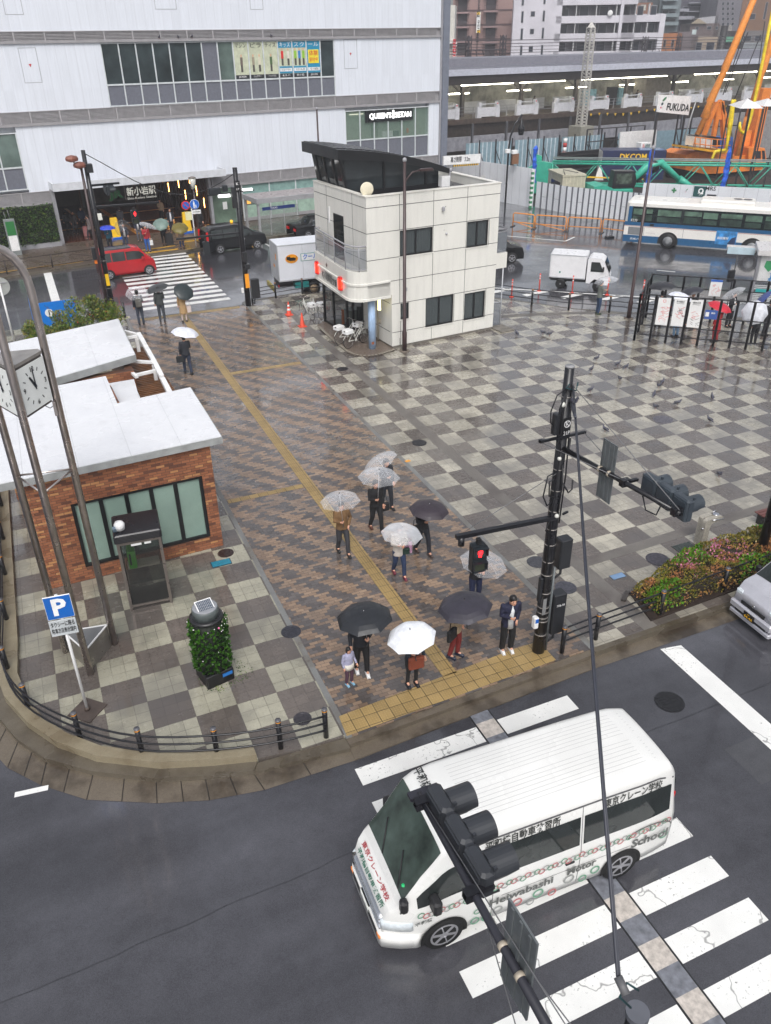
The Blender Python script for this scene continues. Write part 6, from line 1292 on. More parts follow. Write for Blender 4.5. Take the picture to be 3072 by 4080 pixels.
def rects(t, pl, cr, L, m, nm='window', off=0.0, proud=.06, dep=.1, frame=True):
 for x0,y0,x1,y1 in L:
  a = pl(*cr(x0,y1),off); c_ = pl(*cr(x1,y0),off)
  b = MB(); 
  if frame: b.use(WF).box(a[0]-.06,c_[0]+.06,off-proud*.6,off,a[1]-.06,c_[1]+.06)
  b.use(m).box(a[0],c_[0],off-proud,off-proud*.6,a[1],c_[1]); b.build(nm,None,t)
AP = mkplane(1250,60,150)
APM = mat('apartment_pale_grey',(.80,.79,.82),.5,var=.08,scale=.3)
t,X0,X1,ZT = block('apartment_block','pale grey apartment block with long balconies behind the platform',AP,cC,(715,-60,1122,610),APM,6)
wl_ = []
for r_ in range(4):
 dy = 163*r_
 wl_ += [(783-6*r_,-55+dy,806-6*r_,48+dy),(990-9*r_,-62+dy,1012-9*r_,35+dy)]
rects(t,AP,cC,[q for q in wl_],WD); rects(t,AP,cC,[(870,108,907,152),(862,275,897,318),(850,440,887,488)],WD)
def balcs(cr, x0, x1, rows, off, t, cols, roofy=None):
 A = AP(*cr(x0,0),0)[0]; B_ = AP(*cr(x1,0),0)[0]
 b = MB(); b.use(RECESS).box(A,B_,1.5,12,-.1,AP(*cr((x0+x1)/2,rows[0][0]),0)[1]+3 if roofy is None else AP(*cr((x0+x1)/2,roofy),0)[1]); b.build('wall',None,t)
 for y0,y1 in rows:
  z1 = AP(*cr((x0+x1)/2,y0),0)[1]; z0 = AP(*cr((x0+x1)/2,y1),0)[1]; b = MB(); b.use(APM).box(A,B_,0,.15,z0,z1); b.box(A,B_,.15,1.5,z0,z0+.15); b.build('balcony',None,t)
  n = cols
  for k in range(n):
   c_ = A+(B_-A)*(k+.22)/n; d_ = A+(B_-A)*(k+.62)/n; b = MB(); b.use(WF).box(c_-.08,d_+.08,1.42,1.5,z1-.3,z1+1.28); b.use(WD).box(c_,d_,1.38,1.42,z1-.3,z1+1.2); b.build('window',None,t)
   if k: b = MB(); b.use(WHITE).box(A+(B_-A)*k/n-.04,A+(B_-A)*k/n+.04,.16,1.4,z0+.15,z1+1.5); b.build('divider',None,t)
b = MB(); xa = AP(*cC(1122,0))[0]
balcs(cC,1122,1890,[(-20,48-5),(145,215),(312,388),(482,556)],0,t,4)
xr = AP(*cC(1890,100))[0]; zz = AP(*cD(450,135))[1]
balcs(cD,275,655,[(140,205),(308,370),(475,540)],0,t,3,roofy=138)
b = MB(); b.use(APM); q0 = AP(*cD(250,0))[0]; q1 = AP(*cD(280,0))[0]; b.box(q0,q1,-.15,1.5,-.1,30); q2 = AP(*cD(640,0))[0]; b.box(q2,q2+.8,-.1,12,-.1,zz); b.box(q0-.8*.0,q2+.8,1.5,13,zz-.3,zz+.1); b.build('pier',None,t)
b = MB(); b.use(WHITE); 
for q in ((140,124),): a = AP(*cD(*q)); b.M = Matrix.Translation((a[0],-.25,a[1])); b.ball((0,0,0),.42,10,6,(1,.25,1))
b.build('satellite_dish',None,t)
BP = mkplane(1040,80,158)
t,X0,X1,ZT = block('apartment_block','brownish pink apartment block with small railed balconies and a yellow sign',BP,cC,(135,-80,728,615),mat('apartment_mauve',(.60,.49,.47),.55,var=.1,scale=.4),16)
def sbalc(x0,y0,x1,y1):
 a = BP(*cC(x0,y1)); c_ = BP(*cC(x1,y0)); b = MB(); b.use(mat('balcony_rail_dark',(.30,.27,.28),.5)); b.box(a[0],c_[0],-1.2,-1.15,a[1]+.15,a[1]+.2); b.box(a[0],c_[0],-1.2,-1.15,c_[1]-.05,c_[1])
 n = 14
 for k in range(n+1): x = a[0]+(c_[0]-a[0])*k/n; b.box(x-.02,x+.02,-1.2,-1.16,a[1]+.15,c_[1])
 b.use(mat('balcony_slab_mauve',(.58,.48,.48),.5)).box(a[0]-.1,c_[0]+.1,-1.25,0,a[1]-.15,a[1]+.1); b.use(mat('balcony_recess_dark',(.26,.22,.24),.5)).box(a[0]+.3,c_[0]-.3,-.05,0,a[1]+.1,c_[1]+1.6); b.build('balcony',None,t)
for k in range(5): sbalc(162-2*k,-70+137*k,285-2*k,-17+137*k)
for k in range(5): sbalc(430-4*k,-98+146*k,560-4*k,-40+146*k)
rects(t,BP,cC,[(345,-60,385,612)],mat('stripe_brown',(.36,.27,.28),.5),'stripe',frame=False,proud=.1)
rects(t,BP,cC,[(350,110,395,312)],WHITE,'sign_board',proud=1.1,frame=False); rects(t,BP,cC,[(358,112,388,140),(358,283,388,310)],YELLOW,'sign_panel',proud=1.16,frame=False)
a = BP(*cC(372,200)); o = text('House Mate',.5,DKL,t,(a[0],-1.2,a[1]),rot=(R(90),R(-90),0),width=6.0)
rects(t,BP,cC,[(703,-20,725,40),(697,125,718,190),(690,268,712,335),(684,415,706,480),(676,560,698,605)],WD)
b = MB(); b.use(mat('stripe_brown',(.36,.27,.28),.5))
for k in range(5): z = BP(*cC(450,95+137*(k-1)))[1]; b.box(X0,X1,-.05,.0,z-.12,z+.12)
b.build('string_course',None,t)
CPn = mkplane(975,60,120)
t,X0,X1,ZT = block('office_building','narrow white building with blue glass beside the station corner',CPn,cC,(30,48,135,640),mat('tile_white',(.82,.81,.78),.45),6,cat='building')
rects(t,CPn,cC,[(52,165,85,205),(50,205,80,300)],mat('window_blue',(.25,.45,.70),.2)); rects(t,CPn,cC,[(52,380,82,600)],mat('mural_green',(.50,.58,.45),.5,var=.6,scale=2),'mural')
t = thing('sign','tall narrow red vertical sign on the white building beside the station','sign',(CPn.o.x,CPn.o.y,0),CPn.a); a = CPn(*cC(125,618),-1); c_ = CPn(*cC(160,368),-1); b = MB(); b.use(mat('banner_red',(.80,.20,.24),.45)).box(a[0],c_[0],-1,-.7,a[1],c_[1]); b.build('panel',None,t); text('アミューズメント',.55,WHL,t,((a[0]+c_[0])/2,-1.02,(a[1]+c_[1])/2),rot=(R(90),R(90),0),width=(c_[1]-a[1])*.8)
b = MB(); b.use(WHITE).box(a[0]-.6,c_[0],-.7,-.0,c_[1]-.5,c_[1]-.3); b.build('bracket',None,t)
T1 = mkplane(1440,60,175); T2 = mkplane(1500,60,200); T3 = mkplane(1560,60,185); T4 = mkplane(1450,130,160)
def tower(lab, pl, cr, box_, col, wins_, wcol=None, depth=14, nm='tower_block', slabs=None, scol=(.80,.80,.82)):
 t,X0,X1,ZT = block(nm,lab,pl,cr,box_,mat('far_wall_%02d_%02d_%02d' % tuple(int(q*99) for q in col),col,.55,var=.1,scale=.3),depth); rects(t,pl,cr,wins_,WD if wcol is None else mat('far_glass_%02d_%02d_%02d' % tuple(int(q*99) for q in wcol),wcol,.3,var=.2))
 if slabs:
  for x0,y0,x1,y1 in slabs:
   a = pl(*cr(x0,y1)); c_ = pl(*cr(x1,y0)); b = MB(); b.use(mat('far_slab_%02d_%02d_%02d' % tuple(int(q*99) for q in scol),scol,.5)).box(a[0],c_[0],-1.2,0,a[1],c_[1]); b.build('balcony',None,t)
 return t
tower('small orange brown rooftop house above the pale apartment',T1,cD,(325,25,530,145),(.52,.36,.28),[(430,45,480,95)],(.8,.8,.75))
tower('pale cream tower with tiny windows at the top edge',T2,cD,(535,-80,640,240),(.66,.64,.66),[(580,-20,600,0),(610,25,628,45),(575,70,590,95),(605,85,620,105)])
tower('grey green tower with stacked glass balconies',T1,cD,(628,-80,782,245),(.42,.46,.48),[(640,95,690,125),(700,110,760,125),(655,180,760,200)],None,14,slabs=[(625,50,775,85),(630,125,780,162),(640,205,780,240),(630,-30,775,10)],scol=(.48,.53,.55))
tower('dark charcoal tower with white horizontal lines at the top right',T2,cD,(770,-80,1085,235),(.27,.26,.30),[(830,60,880,95),(830,130,880,170),(900,40,1000,60)],None,14,slabs=[(880,20,1050,32),(840,100,1038,112),(780,150,930,185),(780,80,880,108)],scol=(.62,.62,.66))
tower('speckled grey tower with many white framed balconies',T2,cD,(1078,-80,1180,245),(.46,.45,.47),[(1100,10+48*k,1130,32+48*k) for k in range(5)],None,14,slabs=[(1085,48*k-10,1160,48*k) for k in range(6)],scol=(.70,.68,.66))
tower('mid grey tower with rows of square windows at the top',T3,cD,(1180,-80,1345,290),(.44,.43,.46),[(1200+45*i,20+48*k,1225+45*i,45+48*k) for i in range(3) for k in range(5)])
tower('orange brown house with two arched windows behind the platform roof',T4,cD,(636,315,785,580),(.62,.40,.25),[(642,375,672,445),(718,375,748,445)],(.16,.13,.13),8,nm='house')
tower('low grey brown house between the orange house and the beige building',T4,cD,(785,300,940,580),(.42,.38,.39),[(915,280,960,325)],(.7,.75,.75),8,nm='house')
t = tower('grey house with a pale pitched gable roof',T3,cD,(905,222,1160,345),(.40,.35,.35),[(950,255,980,280),(1060,248,1100,275)],None,9,nm='house'); a = T3(*cD(905,222)); c_ = T3(*cD(1055,222)); ap = T3(*cD(975,172)); e_ = T3(*cD(1160,225))
b = MB(); b.use(mat('gable_cream',(.62,.57,.50),.5)).vprism([(a[0],a[1]),(c_[0],c_[1]),(ap[0],ap[1])],-.4,0.0); b.use(mat('far_roof_pale',(.66,.66,.68),.4)).vprism([(ap[0],ap[1]),(e_[0],a[1]+1.2),(e_[0],a[1]),(c_[0],a[1])],0.0,6); b.build('roof',None,t)
tower('white rooftop annex beside the dark chimney pole',T3,cD,(1125,235,1290,300),(.72,.70,.68),[(1140,250,1165,275)],None,8,nm='house')
t = tower('beige three-storey building with dark sliding windows',T4,cD,(925,345,1170,590),(.60,.54,.48),[(952,402,1012,470),(1050,402,1130,470),(925,545,942,575),(965,548,1000,575),(1040,545,1060,575)],None,10,nm='house')
tower('grey building with a green sloping roof edge and glass balcony',T4,cD,(1165,345,1385,590),(.38,.34,.35),[(1215,480,1320,560)],None,10,nm='house',slabs=[(1180,345,1375,400)],scol=(.38,.60,.50))
tower('brown office building at the top right corner behind the crane',T3,cD,(1415,-80,1680,285),(.48,.36,.28),[(1440,20,1520,70),(1440,130,1520,180),(1590,20,1640,180)],None,12)
tower('grey apartment house with glass balconies behind the crane booms',T4,cD,(1375,290,1700,590),(.44,.42,.42),[(1400,340,1480,385),(1510,340,1580,385),(1400,470,1500,540)],None,10,nm='house',slabs=[(1380,400,1660,455)],scol=(.56,.58,.60))
a = T4(*cD(1185,580),-6); c_ = T4(*cD(1215,240),-6); b = MB(); b.use(mat('dark_chimney',(.14,.13,.14),.5)).cyl((a[0]+c_[0])/2,-6,0,c_[1],.55,12); o = b.build('utility_pole',label='thick dark pole rising in front of the green roofed building',cat='pole'); o.location = (T4.o.x,T4.o.y,0); o.rotation_euler = (0,0,T4.a)
tower('long low parade of shops filling the gap behind the platform',mkplane(1300,60,215),cD,(-800,120,1700,600),(.45,.43,.44),[],None,6,nm='building')
HW = mat('hoarding_white',(.84,.85,.87),.35,var=.06,scale=.5); STEELD = mat('site_dark_steel',(.18,.17,.18),.5,var=.2)
def wallrun(name, label, pts, h, m, cat='hoarding', th=.08, z=-.15):
 o = Vector((*pts[0],z)); t = thing(name,label,cat,o)
 for i in range(len(pts)-1):
  a = Vector((*pts[i],z))-o; c_ = Vector((*pts[i+1],z))-o; d = (c_-a); an = math.atan2(d.y,d.x); b = MB(Matrix.Translation(a) @ Matrix.Rotation(an,4,'Z')); b.use(m).box(0,d.length,0,th,0,h)
  k = .9
  while k < d.length: b.use(mat('hoarding_seam',(.62,.63,.66),.4)).box(k,k+.02,-.006,0,0,h); k += .9
  b.build('panel',None,t)
 return t
hwl = wallrun('hoarding','tall white hoarding wall at the corner left of the folding panels',[(33.2,84),(37.0,73),(39.3,64.2),(40.1,60.9)],3.05,HW)
b = MB(); b.use(mat('post_green_white',(.15,.50,.32),.5)); 
for k in range(8): b.box(6.55,6.75,-23.3,-23.1,.38*k,.38*k+.2)
b.use(WHITE)
for k in range(8): b.box(6.55,6.75,-23.3,-23.1,.38*k+.2,.38*k+.38) if k < 8 else None
b.build('striped_post',None,hwl); 
b = MB(); b.use(PAP)
for (x,y,z,w_,h_) in ((4.7,-16.3,1.2,.1,.9),): b.M = Matrix.Translation((39.3-33.2-.9,64.2-84+2.6,0)) @ Matrix.Rotation(math.atan2(-8.8,2.3),4,'Z'); b.box(0,.55,-.03,-.01,1.2,2.0); b.use(mat('notice_dark_blue',(.15,.17,.28),.5)).box(-.8,-.5,-.03,-.01,1.1,1.7)
b.build('notice',None,hwl)
fpts = [G(*c4(*q),-.15) for q in ((328,532),(500,566),(660,585),(840,604),(930,612))]
fp = thing('folding_panel_fence','folding fence of white panels with dark posts left of the bus','hoarding',fpts[0])
segs = []
for i in range(len(fpts)-1):
 n = (5,5,6,3)[i]
 for k in range(n): segs.append((fpts[i].lerp(fpts[i+1],k/n),fpts[i].lerp(fpts[i+1],(k+1)/n)))
for i,(a,c_) in enumerate(segs):
 a = a-fpts[0]; c_ = c_-fpts[0]; d = (c_-a); nn = Vector((-d.y,d.x,0)).normalized()*(.13 if i % 2 else -.13); b = MB(); b.use(HW)
 if i % 2: c_ = c_-nn*.0
 A,B_ = (a+nn*(0 if i % 2 else 1)*0, c_); hh = 2.05
 b.bar(a+Vector((0,0,1.02))+d*.06,c_+Vector((0,0,1.02))-d*.06,.04,hh); b.use(mat('panel_post_grey',(.38,.39,.42),.4)); b.bar(c_-d*.05,c_-d*.05+Vector((0,0,hh+.02)),.14,.10); b.use(mat('panel_line',(.5,.5,.53),.4)).bar(a+d*.1+Vector((0,0,.95))-nn*.22,c_-d*.1+Vector((0,0,.95))-nn*.22,.02,.02); b.build('panel',None,fp)
q0 = G(*c4(945,395),2.75); q1 = G(*c4(1666,430),2.75); dq = q1-q0; q2 = q0+dq*1.5; an = math.atan2(dq.y,dq.x)
hb = thing('hoarding','long white hoarding behind the bus with logos and notices','hoarding',(q0.x,q0.y,-.15),an)
b = MB(); b.use(HW).box(0,dq.length*1.5,0,.1,0,2.9)
for k in range(16): b.use(mat('hoarding_seam',(.62,.63,.66),.4)).box(.9*k+.9,.9*k+.92,-.006,0,0,2.9)
b.build('panel',None,hb)
HP = Plane(q0.x,q0.y,math.degrees(an))
def HR(x0,y0,x1,y1,m,nm='notice',y=-.02):
 a = HP(*c4(x0,y1)); c_ = HP(*c4(x1,y0)); b = MB(); b.use(m).box(a[0],c_[0],y,-.001,a[1]+.15,c_[1]+.15); o = b.build(nm,None,hb); return o,(a[0]+c_[0])/2,(a[1]+c_[1])/2+.15,c_[0]-a[0],c_[1]-a[1]
o_,cx,cz,w_,h_ = HR(1222,416,1300,472,mat('logo_board_green',(.10,.30,.30),.5)); mtext('Ω',h_*.5,WHL,o_,Matrix(),cx+.1,-.03,cz,bold=.05); mtext('八',h_*.2,WHL,o_,Matrix(),cx+.1,-.03,cz-h_*.3)
GC = mat('logo_green',(.20,.48,.30),.5); a = HP(*c4(1117,437)); s_ = abs(HP(*c4(1131,437))[0]-a[0])
b = MB(); b.use(GC); z = a[1]+.15; b.box(a[0]-s_,a[0]+s_,-.02,-.001,z-s_*.33,z+s_*.33); b.box(a[0]-s_*.33,a[0]+s_*.33,-.019,-.002,z-s_,z+s_); b.build('green_cross',None,hb)
def leaflogo(b, x, z, k, y):
 def el(cx,cz,ra,rb,an,m):
  b.use(m); pts = [(cx+ra*math.cos(q)*math.cos(an)-rb*math.sin(q)*math.sin(an),cz+ra*math.cos(q)*math.sin(an)+rb*math.sin(q)*math.cos(an)) for q in [2*pi*i/14 for i in range(14)]]; b.vprism(pts,y-.02,y)
 el(x+.3*k,z+.62*k,.42*k,.16*k,R(38),GC); el(x,z,.22*k,.17*k,R(35),mat('logo_dark',(.12,.24,.26),.5)); el(x-.18*k,z-.5*k,.13*k,.11*k,0,mat('logo_magenta',(.85,.20,.40),.5))
b = MB(); a = HP(*c4(1186,440)); leaflogo(b,a[0],a[1]+.15,s_*.95,0); b.build('leaf_logo',None,hb)
o_,cx,cz,w_,h_ = HR(1300,462,1358,484,mat('notice_black',(.15,.15,.18),.5)); o_,cx,cz,w_,h_ = HR(1068,497,1140,508,mat('notice_dark',(.38,.38,.42),.5)); HR(1036,495,1052,508,mat('notice_pale_blue',(.55,.70,.82),.5)); HR(962,475,978,496,mat('notice_orange',(.90,.60,.25),.5)); HR(933,478,946,492,mat('notice_green',(.35,.60,.48),.5))
mtext('MRS',.3,DKL,hb,Matrix(),HP(*c4(1324,428))[0],-.01,HP(*c4(1324,428))[1]+.15)
a = G(*c4(-60,172),3.0); c_ = G(*c4(740,120),3.0); d = c_-a; an = math.atan2(d.y,d.x); bf = thing('corrugated_fence','long blue grey corrugated fence below the railway platform','fence',(a.x,a.y,-.15),an); BFM = mat('fence_blue_grey',(.50,.60,.65),.45,var=.1); n = int(d.length/.35)
for half in range(3):
 b = MB(); L = d.length/3
 for k in range(int(L/.5)): x = half*L+k*.5; b.use(BFM).box(x,x+.40,0,.05,0,3.15); b.use(mat('fence_white_seam',(.78,.82,.84),.4)).box(x+.40,x+.5,.0,.03,0,3.15)
 b.build('panel',None,bf)
b = MB(); b.use(BFM).box(d.length+1.5,d.length+60,0,.05,0,3.15); b.build('panel',None,bf)
b = MB(); b.use(STEELD)
for k in range(9): x = 1.5+d.length*k/9; b.bar((x,-.1,0),(x,-.1,3.4),.1); b.bar((x,-.1,2.4),(x+.6,-1.2,0),.06)
b.build('braces',None,bf)
def at4(x,y,z): return G(*c4(x,y),z)
def boxat(name, label, p, rz, w_, d_, h_, m, cat, chamf=.02, z=-.15):
 t = thing(name,label,cat,(p.x,p.y,z),rz); b = MB(); b.use(m).bbox(0,w_,0,d_,0,h_,chamf); b.build('body',None,t); return t
p = at4(373,318,2.5); q = at4(490,350,2.5); r_ = at4(617,345,2.5); an = math.atan2(r_.y-q.y,r_.x-q.x)
ht = thing('site_hut','beige site container hut with a dark window behind the folding panels','site hut',(q.x,q.y,-.15),an); hw_ = (r_-q).length; dep = (p-q).length
CB = mat('hut_beige',(.72,.70,.62),.45,var=.1); b = MB(); b.use(CB).bbox(0,hw_,0,dep,0,2.5,.03); b.box(-.05,hw_+.05,-.05,dep+.05,2.5,2.65); b.build('body',None,ht); b = MB(); b.use(WD).box(-.02,0,dep*.15,dep*.75,.9,2.0); b.build('window',None,ht)
b = MB(); b.use(mat('hut_rib',(.80,.78,.70),.45))
for k in range(7): b.box(.0+hw_*k/6-.02,.0+hw_*k/6+.02,-.02,0,0,2.5)
b.use(CABLE).tube([(.1,-.1,2.68),(hw_*.4,dep*.6,2.75),(hw_*.8,dep*.2,2.68)],.03,6); b.build('ribs',None,ht)
p = at4(760,205,2.7); dk_ = thing('generator_container','navy blue container with yellow lettering behind the site hut','container',(54.3,70.6,-.15),R(-28)); b = MB(); NAVY = mat('container_navy',(.10,.14,.30),.4,var=.12); b.use(NAVY).bbox(0,6.2,0,2.4,0,2.7,.04); b.use(WHITE).box(-.03,0,.1,2.3,.1,2.6); b.build('body',None,dk_); text('DKCOM',.55,YELLOW,dk_,(3.0,-.02,2.1),width=2.6,bold=.02)
b = MB(); b.use(mat('solar_pale',(.42,.52,.66),.25)).box(3.6,5.9,.1,1.6,2.7,2.76); b.use(WHITE).vprism([(-.6,0),(.3,0),(-.2,1.6)],-.4,-.3); b.use(YELLOW).bar((-1.5,-1,.4),(4,-1.2,.25),.35,.1); b.build('roof_panel',None,dk_)
WP = Plane(60.0,74.0,0); a = WP(*c4(805,205)); c_ = WP(*c4(1010,100)); wb_ = thing('board','large leaning white board on the construction site','board',(60.0,74.0,0)); b = MB(); b.use(WHITE).vprism([(WP(*c4(806,205))[0],WP(*c4(806,205))[1]),(WP(*c4(815,108))[0],WP(*c4(815,108))[1]),(WP(*c4(1020,94))[0],WP(*c4(1020,94))[1]),(WP(*c4(1010,235))[0],WP(*c4(1010,235))[1])],0,.15); b.build('panel',None,wb_); b = MB(); b.use(STEELD).bar((c_[0]-.6,.4,0),(c_[0]-.6,.3,c_[1]),.12); b.bar((a[0]+.6,.4,0),(a[0]+.6,.3,c_[1]),.12); b.build('support',None,wb_)
VP = Plane(58.5,70.5,0); a = VP(*c4(925,228)); c_ = VP(*c4(988,165)); vm = thing('vending_machine','white drinks vending machine with red lettering on the construction site','vending machine',(58.5,70.5,0)); b = MB(); b.use(WHITE).bbox(a[0],c_[0],0,.8,max(-.1,a[1]-.3),c_[1],.03); b.build('body',None,vm); b = MB(); b.use(mat('drinks_front',(.55,.62,.62),.3,var=.5,scale=6)).box(a[0]+(c_[0]-a[0])*.4,c_[0]-.1,-.02,0,a[1]+.4,c_[1]-.15); b.build('display',None,vm); text('Oxygen',.3,REDL,vm,(a[0]+(c_[0]-a[0])*.2,-.02,(a[1]+c_[1])/2),rot=(R(90),R(-90),0),width=(c_[1]-a[1])*.8)
p = G(*c4(530,278),0); b = MB()
for k in range(8): b.use(WHITE if k % 2 else mat('stripe_red',(.70,.20,.18),.5)).cyl(0,0,.42*k,.42*k+.42,.2,12)
o = b.build('striped_pole',label='red and white striped pole by the blue grey corrugated fence',cat='pole'); o.location = (53.5,76,-.15)
t = thing('steel_beam_stack','stack of dark steel beams beside the corrugated fence','beam stack',(52.2,74.6,-.15),R(5)); 
for k in range(5): 
 b = MB(); b.use(STEELD).box(0,9.5,.5*(k%2),.5*(k%2)+.35,.45*k,.45*k+.06); b.box(0,9.5,.5*(k%2)+.15,.5*(k%2)+.2,.45*k+.06,.45*k+.34); b.box(0,9.5,.5*(k%2),.5*(k%2)+.35,.45*k+.34,.45*k+.4); b.build('beam',None,t)
def scaffold(x,y,w_,h_,lab,rz=0,n=5):
 t = thing('scaffold',lab,'scaffold',(x,y,-.15),rz)
 for k in range(n+1): b = MB(); b.use(STEELD).bar((w_*k/n,0,0),(w_*k/n,0,h_),.12); b.build('upright',None,t)
 b = MB(); b.use(STEELD)
 for z in (h_*.35,h_*.7,h_): b.bar((0,0,z),(w_,0,z),.1)
 for k in range(n): b.bar((w_*k/n,0,0 if k%2 else h_*.7),(w_*(k+1)/n,0,h_*.7 if k%2 else 0),.06)
 b.build('rails',None,t)
scaffold(63.0,70.5,9,6.0,'dark steel scaffold under the white lettered sign')
scaffold(56.5,76.5,8,4.0,'low dark steel frame left of the lettered sign',R(4),4)
FPn = Plane(61.0,70.0,0); cs_ = [FPn(*cD(*q)) for q in ((583,1060),(885,1090),(915,912),(600,893))]
fs = thing('site_sign','white tilted company sign with leaf logo standing above the construction site','sign',(61.0,70.0,0)); b = MB(); b.use(WHITE).vprism(cs_,0,.12); pl_ = b.build('panel',None,fs)
cx = (cs_[0][0]+cs_[1][0])/2; cz = (cs_[0][1]+cs_[2][1])/2; w_ = cs_[1][0]-cs_[0][0]
o = text('FUKUDA',w_*.155,DKL,pl_,(0,0,0),bold=.03,width=w_*.70); o.matrix_basis = Matrix.Translation((cx+w_*.12,-.03,cz-.08*w_)) @ Matrix.Rotation(R(4.5),4,'Y') @ Matrix.Rotation(R(90),4,'X')
b = MB(); leaflogo(b,cs_[0][0]+w_*.13,cz+.02*w_,w_*.16,-.005); b.build('leaf_logo',None,pl_)
b = MB(); b.use(STEELD); b.bar((cs_[0][0]+.3,.2,0),(cs_[0][0]+.3,.2,cs_[3][1]),.15); b.bar((cs_[1][0]-.3,.2,0),(cs_[1][0]-.3,.2,cs_[2][1]),.15); b.build('support',None,fs)
LP_ = Plane(34.6,66.9,R(0)); a = G(*c3(1050,268),3.4); c_ = G(*c3(1322,250),3.4); hl = thing('height_limit_bar','white height limit sign bar reading 3.2 m with hazard stripes','sign',(a.x,a.y,0),math.atan2(c_.y-a.y,c_.x-a.x)); L = (c_-a).length
b = MB(); b.use(WHITE).box(0,L,0,.1,3.15,3.85); b.build('panel',None,hl); b = MB()
for k in range(24): b.use(YELLOW if k % 2 else BLACK).box(L*.25+L*.7*k/24,L*.25+L*.7*(k+1)/24,0,.06,2.98,3.1)
b.build('hazard_bar',None,hl); b = MB(); b.use(GREY); b.box(-.1,0,0,.1,0,3.85); b.box(L,L+.1,0,.1,0,3.85); b.build('post',None,hl); text('高さ制限　3.2m',.34,DKL,hl,(L*.45,-.01,3.5),width=L*.52,bold=.02)
TEAL = mat('boom_teal',(.22,.66,.56),.4,var=.1)
A = at4(430,285,2.6); B_ = at4(1640,300,2.6); B_ = B_+(B_-A)*.35; d = (B_-A); an = math.atan2(d.y,d.x); L = d.length
lb_ = thing('lattice_boom','long teal lattice crane boom lying across the construction site','crane boom',(A.x,A.y,-.15),an); H_ = 1.75; zt_ = 2.75; zb_ = .95
b = MB(); b.use(TEAL)
for y in (0,1.5):
 b.tube([(0,y,zt_),(L,y,zt_)],.085,8); b.tube([(2.5,y,zb_),(L,y,zb_)],.085,8); b.tube([(0,y,zt_),(0,y,zb_+.6),(2.5,y,zb_)],.08,6)
 n = int(L/1.55)
 for k in range(1,n): 
  x = 2.5+(L-2.5)*k/n; xp = 2.5+(L-2.5)*(k-1)/n; b.tube([(xp,y,zb_ if k % 2 else zt_),(x,y,zt_ if k % 2 else zb_)],.045,6)
n = int(L/1.55)
for k in range(n): x = 2.5+(L-2.5)*k/n; b.tube([(x,0,zt_),(x,1.5,zt_)],.035,5); b.tube([(x,0,zb_),(x+1.4,1.5,zb_)],.035,5)
b.build('lattice',None,lb_)
b = MB(); b.use(mat('boom_cable_grey',(.55,.58,.58),.4)); b.tube([(0,.4,zt_+.35),(L,.4,zt_+.3)],.05,6); b.tube([(0,.9,zt_+.4),(L,.9,zt_+.35)],.05,6); b.build('pendant_line',None,lb_)
b = MB(); b.use(TEAL); b.vprism([(-2.2,.6),(-1.4,.2),(2.5,.9),(0,2.7),(-1.2,2.9),(-2.6,2.0)],.2,.9); b.vprism([(-2.4,0),(-.8,0),(-1.0,3.2),(-1.6,3.4)],1.0,1.3); b.build('boom_foot',None,lb_)
for (x,y,lab,hh) in ((325,315,'blue tarpaulin wrapped pole behind the tall white hoarding',3.0),(1395,410,'blue tarpaulin tied over the teal lattice boom behind the long hoarding',3.8),(968,390,'blue tarpaulin wrapped mast right of the teal excavator',3.6)):
 p = at4(x,y,2.4); t = thing('tarpaulin',lab,'tarpaulin',(p.x,p.y,-.15)); b = MB(); b.use(mat('tarp_blue',(.12,.36,.80),.45,var=.3,scale=4)); rr_ = random.Random(x); hs_ = [(.16+.10*rr_.random(),.10+.05*rr_.random()) for k in range(14)]; hs_[0] = (.30,.1); hs_[-1] = (.06,.05); b.tube([(rr_.uniform(-.06,.06),rr_.uniform(-.05,.05),1.4+hh*k/13) for k in range(14)],.2,9,ell=hs_,smooth=False); b.build('sheet',None,t); b = MB(); b.use(STEELD).cyl(0,0,0,1.7,.06,8); b.build('pole',None,t)
p = at4(740,455,1.2); ex = thing('excavator','teal excavator with dark cab standing behind the folding panels','excavator',(46.2,57.6,-.15),R(-18))
b = MB(); b.use(TEAL); b.bbox(-2.2,1.0,-1.1,1.1,.9,1.75,.15); b.vprism([(-2.2,.9),(-2.5,1.1),(-2.4,1.9),(-1.6,2.0),(-.8,1.75),(-.8,.9)],-1.15,1.15); b.build('body',None,ex)
b = MB(); b.use(BLACK).vprism([(-.9,1.75),(1.0,1.75),(1.15,2.2),(.9,3.0),(-.8,3.05)],-1.1,-.1); b.build('cab',None,ex); b = MB(); b.use(mat('cab_glass',(.30,.34,.30),.1,var=.5,scale=3)).box(-.6,.7,-1.12,-1.101,2.05,2.85); b.vprism([(.95,1.9),(1.14,2.2),(.92,2.9),(.90,2.0)],-1.0,-.2); b.build('window',None,ex)
b = MB(); b.use(RUBBER); b.bbox(-1.8,1.8,-1.3,-.8,0,.75,.2); b.bbox(-1.8,1.8,.8,1.3,0,.75,.2); b.build('track',None,ex)
b = MB(); b.use(TEAL); b.tube([(.8,.4,1.4),(2.4,.4,3.1),(3.6,.4,3.4),(5.6,.4,1.9)],[.3,.34,.3,.22],8); b.tube([(5.4,.4,2.1),(7.0,.4,1.2)],[.3,.2],8); b.build('arm',None,ex); b = MB(); b.use(BLACK).tube([(1.6,.1,2.0),(3.0,.1,3.1)],.12,8); b.lathe([(.45,-.2),(.5,0),(.45,.2)],12,(3.0,.35,3.1),ax='y'); b.build('hydraulics',None,ex)
RP = Plane(61.0,66.0,0); ORM = mat('rig_orange',(.90,.52,.20),.4,var=.14,scale=1.5); ORB = mat('rig_orange_bright',(.96,.60,.26),.38,var=.1)
